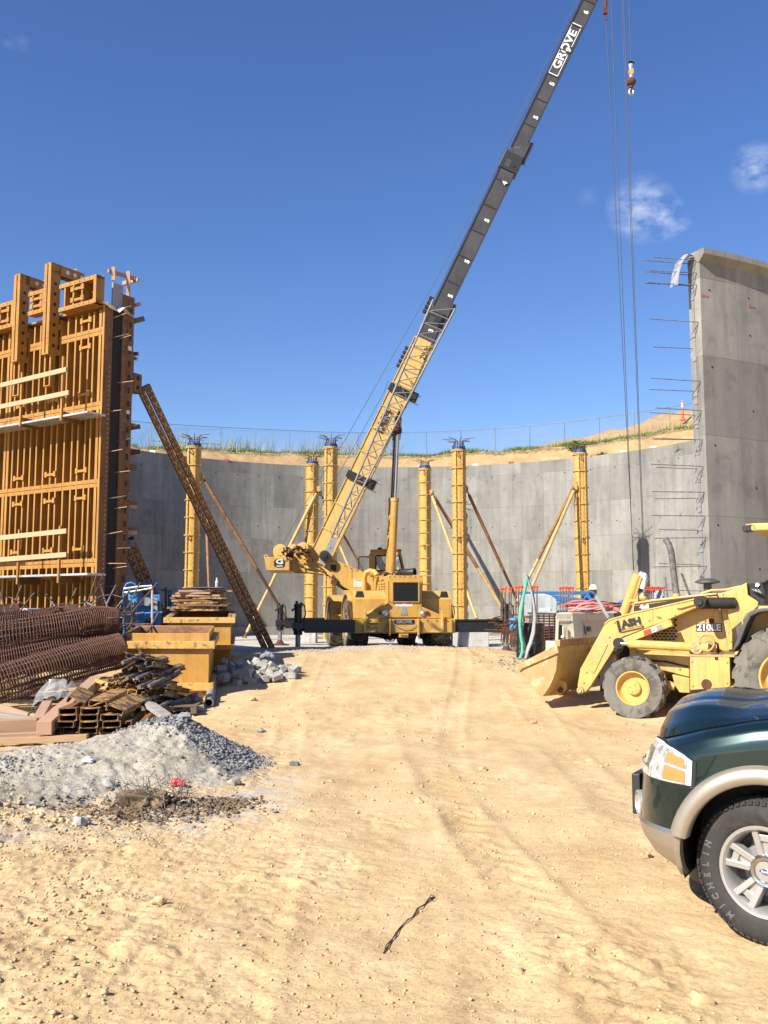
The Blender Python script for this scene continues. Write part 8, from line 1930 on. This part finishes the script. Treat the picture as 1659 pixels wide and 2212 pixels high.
for k in range(16):
    p = at(g_.uniform(20, 262), g_.uniform(1452, 1500), g_.uniform(15.2, 17)); p.z = gz(p) + .03; a = g_.uniform(-.4, .4) + .25
    m = MB(); d = Vector((math.cos(a), math.sin(a), 0)) * g_.uniform(.4, 1.1); m.tube([p - d, p + Vector((0, 0, .05)), p + d], .011, 5); tag(m.build('loose_rebar', M['rebar'], None), 'loose rusty bar lying on the shaded dirt under the cages', 'rebar', 'loose bars under the cages')
# ---- blue lift basket and the lettered arm behind the cages
bk = thing('lift_basket', 'blue lift basket with tube rails and control panel, behind the ochre bin', 'lift basket', at(305, 1385, 20.6))
def bkp(nm, mat, fn, bevel=0, smooth=None): m = MB(); fn(m); return m.build(nm, M[mat], bk, smooth, bevel)
def zk(x, y, Y=20.4): return at(*zc(x, y), Y)
def rail(pts, mat='blue', r=.022, Y=20.4): bkp('rail', mat, lambda m: m.tube([zk(x, y, Y) for x, y in pts], r, 8), 0, 60)
rail([(1262, 1980), (1258, 1800), (1255, 1560), (1270, 1500), (1290, 1470), (1330, 1458), (1370, 1470), (1388, 1500), (1390, 1980)]); rail([(1395, 1500), (1395, 1980)], Y=21.3)
rail([(1370, 1465), (1540, 1470), (1590, 1468), (1612, 1490), (1615, 1600)], Y=21.2); rail([(1258, 1520), (1400, 1500), (1545, 1490)], 'alu', .022, 20.3); rail([(1265, 1560), (1400, 1540), (1540, 1515)], 'alu', .020, 20.3); rail([(1548, 1500), (1548, 1980)], 'alu', .024, 20.3); rail([(1250, 1800), (1350, 1775), (1560, 1765), (1650, 1760)], 'blue', .02); rail([(1280, 1640), (1290, 1700), (1330, 1725), (1390, 1720)], 'blue', .02, 20.5); rail([(1612, 1490), (1620, 1980)], 'blue', .02, 21.2)
bkp('control_panel', 'blue_light', lambda m: m.prism([zk(1305, 1572), zk(1392, 1568), zk(1392, 1650), zk(1340, 1650), zk(1338, 1640), zk(1305, 1640)], (0, .12, 0)), .01)
bkp('notice', 'decal_white', lambda m: m.prism([zk(1332, 1655), zk(1362, 1650), (zk(1362, 1705)), zk(1332, 1705)], (0, .01, 0))); bkp('notice_mark', 'decal_black', lambda m: m.prism([zk(1338, 1665, 20.39), zk(1350, 1664, 20.39), zk(1352, 1690, 20.39), zk(1340, 1690, 20.39)], (0, .005, 0)))
bkp('back_panel', 'blue', lambda m: m.prism([zk(1398, 1580, 20.9), zk(1625, 1580, 20.9), zk(1640, 1980, 20.9), zk(1398, 1980, 20.9)], (0, .12, 0)), .01)
bkp('grey_sheet', 'grey_paint', lambda m: m.prism([zk(1412, 1608, 20.8), zk(1600, 1606, 20.8), zk(1600, 1760, 20.8), zk(1545, 1760, 20.8), zk(1540, 1700, 20.8), zk(1470, 1690, 20.8), zk(1412, 1690, 20.8)], (0, .02, 0)))
bkp('dark_opening', 'dark_void', lambda m: m.prism([zk(1480, 1820, 20.85), zk(1560, 1815, 20.85), zk(1560, 1900, 20.85), zk(1480, 1905, 20.85)], (0, .03, 0)))
bkp('floor_pan', 'blue_dark', lambda m: m.box(zk(1440, 1985, 20.9), (.85, .9, .08)))
b2 = thing('lift_basket', 'second blue lift basket farther back, only silver rails above the slat pile', 'lift basket', at(385, 1330, 24.0))
for pts, mt in (([(365, 1276), (405, 1272), (455, 1270)], 'alu'), ([(365, 1283), (410, 1278), (450, 1276)], 'alu'), ([(369, 1272), (370, 1325)], 'blue'), ([(358, 1268), (359, 1325)], 'timber_dark'), ([(397, 1272), (398, 1290)], 'blue'), ([(365, 1276), (366, 1330)], 'blue'), ([(340, 1322), (372, 1319)], 'blue'), ([(349, 1274), (362, 1275)], 'bar_grey')):
    m = MB(); m.tube([at(x, y, 23.6) for x, y in pts], .028, 8); m.build('rail', M[mt], b2, smooth=60)
m = MB(); m.box(at(372, 1335, 24.2), (.7, .8, .3)); m.build('floor_pan', M['blue_dark'], b2)
la = thing('aerial_lift', 'blue lift arm with white lettered plate seen between the cages and the formwork', 'boom lift', at(40, 1325, 19.6))
m = MB(); m.prism([at(-160, 1313, 19.7), at(112, 1314, 19.4), at(119, 1319, 19.4), at(119, 1328, 19.4), at(-160, 1331, 19.7)], (0, .3, 0)); m.build('arm_tube', M['blue'], la, bevel=.01)
ap, aq = at(20, 1315, 19.45), at(61, 1314.6, 19.42); m = MB(); m.prism([ap, aq, at(61, 1325, 19.42), at(20, 1326, 19.45)], (0, .02, 0)); m.build('name_plate', M['decal_white'], la)
text('arm_lettering', 'RENTAL', at(43, 1320, 19.40), aq - ap, UP, .105, M['decal_black'], la, .002, .003, squeeze=.95)
m = MB(); m.box(at(85, 1324, 19.3), (.14, .1, .1)); m.box(at(98, 1319, 19.3), (.08, .1, .12)); m.tube([at(75, 1326, 19.3), at(104, 1324, 19.3)], .03, 8); m.build('arm_linkage', M['black'], la)
m = MB(); m.box((at(-60, 1390, 20.2).x, 20.2, .8), (2.0, 1.0, 1.0)); m.build('base', M['blue_dark'], la)
for dx in (-.8, .8): m = MB(); m.lathe([(-.12, .1), (-.12, .4), (.12, .4), (.12, .1)], (at(-60, 1390, 20.2).x + dx, 19.8, .78), (0, 1, 0), 22); m.build('wheel', M['tyre'], la, smooth=40)
# ================================================================ HEAP, STONES, CLODS
def heap_h(x, y):
    h = .40 * np.exp(-((x + 2.35) / .72) ** 2 - ((y - 10.65) / .75) ** 2) + .24 * np.exp(-((x + 3.1) / 1.1) ** 2 - ((y - 9.9) / .9) ** 2) + .17 * np.exp(-((x + 4.3) / 1.5) ** 2 - ((y - 9.3) / .9) ** 2) + .11 * np.exp(-((x + 4.0) / 1.4) ** 2 - ((y - 8.0) / .7) ** 2) + .05 * np.exp(-((x + 1.9) / .7) ** 2 - ((y - 9.6) / .6) ** 2) + .085 * np.exp(-((x + 3.4) / 1.5) ** 2 - ((y - 7.5) / .55) ** 2)
    n = .075 * np.abs(fbm(x / .55, y / .55, 41, 4)) + .035 * np.abs(fbm(x / .13, y / .13, 42, 3)) + .012 * fbm(x / .04, y / .04, 43, 2)
    return h - .04 + n * np.clip(h / .10, 0, 1)
xs = np.arange(-7.5, .2, .021); ys = np.arange(6.2, 12.6, .024); X, Y = np.meshgrid(xs, ys)
HZ = heap_h(X, Y); keep = HZ > -.015
ZG = gh_base(X, Y) + ground_detail(X, Y); Z = ZG + np.maximum(HZ, -.03)
F = grid_faces(len(ys), len(xs)); kf = keep.ravel()[F].any(1); F = F[kf]; used = np.unique(F); rem = np.zeros(X.size, int); rem[used] = np.arange(len(used))
mm, nt, b = new_mat('fines'); v = coords(nt); n1 = noise(nt, v, 1.1, 5, .65, .5); n2 = noise(nt, v, 30, 5, .7); n3 = noise(nt, v, 4.5, 5, .65)
c = ramp(nt, n1.outputs['Fac'], [(.30, (.31, .275, .215)), (.5, (.41, .37, .295)), (.7, (.48, .45, .375))]).outputs[0]
a_ = N(nt, 'ShaderNodeAttribute', attribute_name='zone'); sp_ = N(nt, 'ShaderNodeSeparateColor'); nt.links.new(a_.outputs['Color'], sp_.inputs[0])
def zfac(ch):
    ad = N(nt, 'ShaderNodeMath', operation='MULTIPLY_ADD'); ad.inputs[1].default_value = 1.0; e2 = N(nt, 'ShaderNodeMath', operation='MULTIPLY_ADD'); e2.inputs[1].default_value = 1.0; e2.inputs[2].default_value = -.5
    nt.links.new(n3.outputs['Fac'], e2.inputs[0]); nt.links.new(sp_.outputs[ch], ad.inputs[0]); nt.links.new(e2.outputs[0], ad.inputs[2]); return ramp(nt, ad.outputs[0], [(.38, (0, 0, 0)), (.62, (1, 1, 1))]).outputs[0]
c = mixc(nt, zfac(0), c, (.16, .165, .17)); c = mixc(nt, zfac(1), c, (.56, .42, .25)); c = mixc(nt, zfac(2), c, (.17, .12, .07))
c = mixc(nt, .75, c, ramp(nt, n2.outputs['Fac'], [(.3, (.55, .54, .52)), (.55, (1, 1, 1))]).outputs[0], 'MULTIPLY')
nt.links.new(c, b.inputs['Base Color']); b.inputs['Roughness'].default_value = .95; b.inputs['Specular IOR Level'].default_value = .2; bump(nt, b, n2.outputs['Fac'], .7, .03)
me = np_mesh('gravel_heap', np.stack([X.ravel()[used], Y.ravel()[used], Z.ravel()[used]], 1), rem[F], mm, True, True)
xu, yu, hu = X.ravel()[used], Y.ravel()[used], HZ.ravel()[used]
zr = np.clip((yu - (10.15 - .35 * (xu + 2.4) ** 2 * .0)) / .5, 0, 1) * np.clip((xu + 3.3) / .5, 0, 1) * np.clip(hu / .12, 0, 1) + .55 * np.exp(-((xu + 4.1) / .5) ** 2 - ((yu - 9.15) / .18) ** 2) + .6 * np.exp(-((xu + 1.55) / .3) ** 2 - ((yu - 9.9) / .5) ** 2)
zo = np.clip(1 - hu / .09, 0, 1) * .85 + .45 * np.clip(fbm(xu / .7, yu / .7, 90, 3) * 1.5, 0, 1) + .8 * np.exp(-((xu + 3.35) / .6) ** 2 - ((yu - 7.75) / .45) ** 2)
zb_ = .95 * np.exp(-((xu + 2.0) / .50) ** 2 - ((yu - 8.3) / .33) ** 2) + .9 * np.exp(-((xu + 1.42) / .28) ** 2 - ((yu - 8.62) / .16) ** 2)
me.color_attributes.new('zone', 'FLOAT_COLOR', 'POINT').data.foreach_set('color', np.stack([zr, zo, zb_, 1 + 0 * zr], 1).astype(np.float32).ravel())
hp_ = link(me, 'gravel_heap', None); hp_['kind'] = 'stuff'; hp_['label'] = 'pale grey heap of dumped concrete fines and gravel'
# lumps: one mesh of many little stones
ICO = None
def ico():
    t = (1 + 5 ** .5) / 2; V = np.array([(-1, t, 0), (1, t, 0), (-1, -t, 0), (1, -t, 0), (0, -1, t), (0, 1, t), (0, -1, -t), (0, 1, -t), (t, 0, -1), (t, 0, 1), (-t, 0, -1), (-t, 0, 1)], float) / math.sqrt(1 + t * t)
    Fc = np.array([(0, 11, 5), (0, 5, 1), (0, 1, 7), (0, 7, 10), (0, 10, 11), (1, 5, 9), (5, 11, 4), (11, 10, 2), (10, 7, 6), (7, 1, 8), (3, 9, 4), (3, 4, 2), (3, 2, 6), (3, 6, 8), (3, 8, 9), (4, 9, 5), (2, 4, 11), (6, 2, 10), (8, 6, 7), (9, 8, 1)]); return V, Fc
IV, IF = ico()
def surf(x, y):
    g = gh_base(x, y) + ground_detail(x, y); h = heap_h(x, y); return g + np.maximum(h, 0)
def stones(name, x, y, r, mat, label, seed, sink=.35, flat=.7):
    g_ = np.random.default_rng(seed); n = len(x); z = surf(x, y)
    r = r * .56; V = IV[None] * (1 + g_.uniform(-.48, .42, (n, 12, 1))); a = g_.uniform(0, 6.28, n); s3 = np.stack([g_.uniform(.8, 1.35, n), g_.uniform(.7, 1.1, n), g_.uniform(flat - .25, flat + .25, n)], 1)
    V = V * s3[:, None, :] * r[:, None, None]; ca_, sa_ = np.cos(a)[:, None], np.sin(a)[:, None]; vx = V[..., 0] * ca_ - V[..., 1] * sa_; vy = V[..., 0] * sa_ + V[..., 1] * ca_
    P = np.stack([vx + x[:, None], vy + y[:, None], V[..., 2] + (z + r * (flat - sink))[:, None]], -1).reshape(-1, 3)
    Fc = (np.arange(n)[:, None, None] * 12 + IF[None]).reshape(-1, 3); o = link(np_mesh(name, P, Fc, mat), name, None); o['kind'] = 'stuff'; o['label'] = label; return o
mcl, nt, b = new_mat('clod'); n_ = noise(nt, coords(nt), 3, 4, .6); nt.links.new(ramp(nt, n_.outputs['Fac'], [(.3, (.36, .24, .125)), (.55, (.52, .375, .205)), (.75, (.62, .475, .28))]).outputs[0], b.inputs['Base Color']); b.inputs['Roughness'].default_value = .95
mbr, nt, b = new_mat('brown_clod'); n_ = noise(nt, coords(nt), 5, 4, .6); nt.links.new(ramp(nt, n_.outputs['Fac'], [(.3, (.10, .068, .04)), (.7, (.22, .155, .09))]).outputs[0], b.inputs['Base Color']); b.inputs['Roughness'].default_value = .95
mgr, nt, b = new_mat('grey_stone'); n_ = noise(nt, coords(nt), 6, 4, .6); nt.links.new(ramp(nt, n_.outputs['Fac'], [(.3, (.11, .115, .12)), (.55, (.20, .205, .21)), (.75, (.34, .335, .31))]).outputs[0], b.inputs['Base Color']); b.inputs['Roughness'].default_value = .9
G = np.random.default_rng(99)
def clusters(n, y0, y1, p=1.0):
    y = y0 + (y1 - y0) * G.random(n) ** p; x = G.uniform(-.52, .52, n) * (y + 1.5)
    d = fbm(x / .9, y / 1.2, 51, 3) + .35 * sigm(-x - .4) ; k = G.random(n) < np.clip(.28 + 1.3 * d, .05, 1); return x[k], y[k]
def sigm(t): return 1 / (1 + np.exp(-2 * t))
x, y = clusters(26000, 2.2, 10, 1.3); r = .005 + .016 * G.random(len(x)) ** 4; stones('soil_crumbs', x, y, r, mcl, 'small crumbs of tan soil strewn over the near ground', 1)
x, y = clusters(9000, 8, 24, 1.1); r = .011 + .032 * G.random(len(x)) ** 5; stones('soil_crumbs', x, y, r, mcl, 'tan clods strewn over the far part of the dirt ramp', 2)
n = 6500; x = -1.2 - 3.0 * G.random(n) ** .8; y = 3.6 + 4.2 * G.random(n); k = fbm(x / .6, y / .6, 61, 3) > -.08; x, y = x[k], y[k]; r = .006 + .030 * G.random(len(x)) ** 5; stones('soil_clods', x, y, r, mcl, 'rough clods heaped on the near left ground', 3)
n = 9000; t = G.random(n); x = -3.15 + 1.62 * t + G.normal(0, .15, n); y = 10.95 - 1.3 * np.clip(t - .45, 0, 1) ** 1.2 + G.normal(0, .26, n); r = .010 + .034 * G.random(n) ** 2.4; stones('crushed_stone', x, y, r, mgr, 'bluish grey crushed stone along the crest of the heap', 4, .2)
n = 900; x = -4.1 + G.normal(0, .45, n); y = 9.2 + G.normal(0, .22, n); r = .008 + .03 * G.random(n) ** 3; stones('crushed_stone', x, y, r, mgr, 'patch of grey crushed stone on the flank of the heap', 5, .2)
n = 1500; x = -3.6 + G.normal(0, 1.2, n); y = 8.9 + G.normal(0, .9, n); k = heap_h(x, y) > 0; x, y = x[k], y[k]; r = .006 + .028 * G.random(len(x)) ** 4; stones('rubble', x, y, r, M['block'], 'pale rubble chips scattered on the heap', 6, .25)
n = 2200; x = -2.0 + G.normal(0, .36, n); y = 8.3 + G.normal(0, .22, n); r = .008 + .035 * G.random(n) ** 4; stones('brown_clods', x, y, r, mbr, 'dark brown soil round the root clump', 7, .2)
n = 900; x = -1.42 + G.normal(0, .17, n); y = 8.62 + G.normal(0, .13, n); r = .008 + .035 * G.random(n) ** 4; stones('brown_clods', x, y, r, mbr, 'little mound of dark brown soil beside the heap', 8, .2)
n = 420; x = -3.3 + G.normal(0, .40, n); y = 7.85 + G.normal(0, .22, n); r = .012 + .040 * G.random(n) ** 3; stones('soil_clods', x, y, r, mcl, 'lumps of tan soil at the foot of the heap', 9, .2)
n = 420; x = 3.3 + G.normal(0, .5, n); y = 20.6 + G.normal(0, .6, n); r = .015 + .05 * G.random(n) ** 3; stones('crushed_stone', x, y, r, mgr, 'grey stones at the edge of the ramp before the wrapped pier', 10, .2)
n = 1500; x = G.uniform(-4, 3, n); y = 23.8 + G.normal(0, .5, n); r = .010 + .035 * G.random(n) ** 4; stones('crushed_stone', x, y, r, mcl, 'tan gravel along the crest of the ramp', 11, .3)
def onground(px, py, up):
    d = ray(px, py); t = np.arange(2.0, 32, .006); z = CAM_H + d.z * t; k = np.nonzero(z < gh_base(d.x * t, d.y * t) + .75)[0]
    if len(k) == 0: return at_z(px, py, up)
    t = t[k[0]:k[0] + 1400]; h = surf(d.x * t, d.y * t); q = np.nonzero(CAM_H + d.z * t < h)[0]; tt = float(t[q[0] if len(q) else -1])
    return Vector((0, 0, CAM_H)) + d * tt + UP * up
# single stones that one can point at
def rock(px, py, size, mat, label, seed):
    g_ = np.random.default_rng(seed)
    p = onground(px, py, 0)
    V = []; n = 14; m = MB(); m.ball((0, 0, 0), size, n, (1.15, .95, .68)); vv = np.array(m.v)
    k = .8 * (1 + .75 * fbm(vv[:, 0] / size * 1.3 + seed, vv[:, 1] / size * 1.3 + vv[:, 2] / size * 1.7, seed, 3)); m.v = [tuple(Vector(v) * float(q_) + Vector((p.x, p.y, p.z + size * .22))) for v, q_ in zip(m.v, k)]
    tag(m.build('rock', mat, None, smooth=35), label, 'rock')
for a in ((545, 1513, .085, mcl, 'brown stone lying on the ramp before the block heap'), (564, 1581, .06, mgr, 'grey lump on the ramp behind the heap'), (636, 1654, .065, mgr, 'dark grey lump alone on the dirt right of the grey heap'), (342, 1950, .055, mcl, 'tan clod alone on the near left dirt'), (1153, 1563, .06, mcl, 'small brown stone in front of the loader bucket'), (905, 1735, .05, mcl, 'clod on the middle of the ramp, near the smallest ruts'),
          (716, 1690, .04, mcl, 'small tan stone just past the brown mound'), (1515, 2168, .062, mcl, 'broad flat stone at the bottom edge of the ground'), (1120, 2102, .035, mcl, 'tan pebble below the twisted wire'), (1395, 1852, .05, mcl, 'clod under the bumper of the green vehicle'), (1043, 1665, .05, mcl, 'pair-sized clod in the middle of the pale ruts'), (505, 1693, .07, M['block'], 'pale block of concrete at the toe of the heap'), (397, 1553, .10, M['pebble_grey'], 'big grey lump on the crest of the heap'), (235, 1697, .07, M['block'], 'pale angular chunk in the middle of the heap'), (189, 1645, .06, M['white'], 'white scrap of plaster on the upper heap'), (70, 1745, .07, M['block'], 'pale chunk on the near flank of the heap'), (175, 1780, .075, M['block'], 'leaning chunk at the foot of the heap by the tan lumps')):
    rock(*a, int(a[0]))
# root clump with its wiry strands and a red scrap
rc_ = at(333, 1705, 8.55); rc_.z = float(surf(np.array(rc_.x), np.array(rc_.y)))
rt = thing('root_clump', 'brown uprooted clump bristling with thin dry roots on the grey heap', 'root clump', rc_)
m = MB(); m.ball((0, 0, 0), .17, 64, (1.5, .75, .55)); vv = np.array(m.v); k = 1 + .8 * fbm(vv[:, 0] * 11, vv[:, 1] * 11 + vv[:, 2] * 8, 3, 5); m.v = [tuple(Vector(v) * float(q_) + rc_ + UP * .04) for v, q_ in zip(m.v, k)]; m.build('soil_ball', mbr, rt, smooth=30)
g_ = random.Random(6)
for k in range(90):
    a = g_.uniform(0, 6.28); e = g_.uniform(.1, 1.3); p = rc_ + Vector((g_.uniform(-.28, .30), g_.uniform(-.12, .12), .06)); d = Vector((math.cos(a) * math.cos(e), math.sin(a) * math.cos(e), math.sin(e))); pts = [p]
    for q in range(6): d = (d + Vector((g_.uniform(-.5, .5), g_.uniform(-.5, .5), g_.uniform(-.45, .25)))).normalized(); p = p + d * g_.uniform(.03, .065); pts.append(Vector(p))
    m = MB(); m.tube(pts, [.0042 - .0004 * q for q in range(7)], 4); m.build('root', M['timber_dark' if k % 3 else 'timber_grey'], rt)
p = onground(384, 1699, .03); m = MB(); m.ball((0, 0, 0), .052, 22, (1.2, .8, .7)); vv = np.array(m.v); k = 1 + .7 * fbm(vv[:, 0] * 40, vv[:, 1] * 40 + vv[:, 2] * 40, 5, 3); m.v = [tuple(Vector(v) * float(q_) + p) for v, q_ in zip(m.v, k)]; tag(m.build('red_scrap', M['red'], None, smooth=25), 'crumpled red scrap of wrapping beside the root clump', 'litter')
# twisted wire on the dirt
wpts = [(938, 1940), (926, 1947), (918, 1956), (903, 1966), (893, 1982), (880, 1992), (866, 2005), (855, 2022), (844, 2036), (836, 2048), (829, 2061)]
wr = thing('twisted_wire', 'short length of dark twisted tie wire lying on the bare dirt', 'wire', onground(880, 1992, .0))
for s in (-1, 1):
    m = MB(); m.tube([onground(x + s * 2.2 * math.sin(i * 1.3), y + s * 1.6 * math.cos(i * 1.7), .006 + .006 * (i % 2)) for i, (x, y) in enumerate(wpts)], .0030, 6); m.build('strand', M['wire_dark'], wr, smooth=60)
m = MB(); q = [onground(938, 1940, .014), onground(931, 1940, .02), onground(927, 1946, .014), onground(934, 1949, .012), onground(941, 1943, .014)]; m.tube(q, .003, 6); m.build('wire_loop', M['wire_dark'], wr)
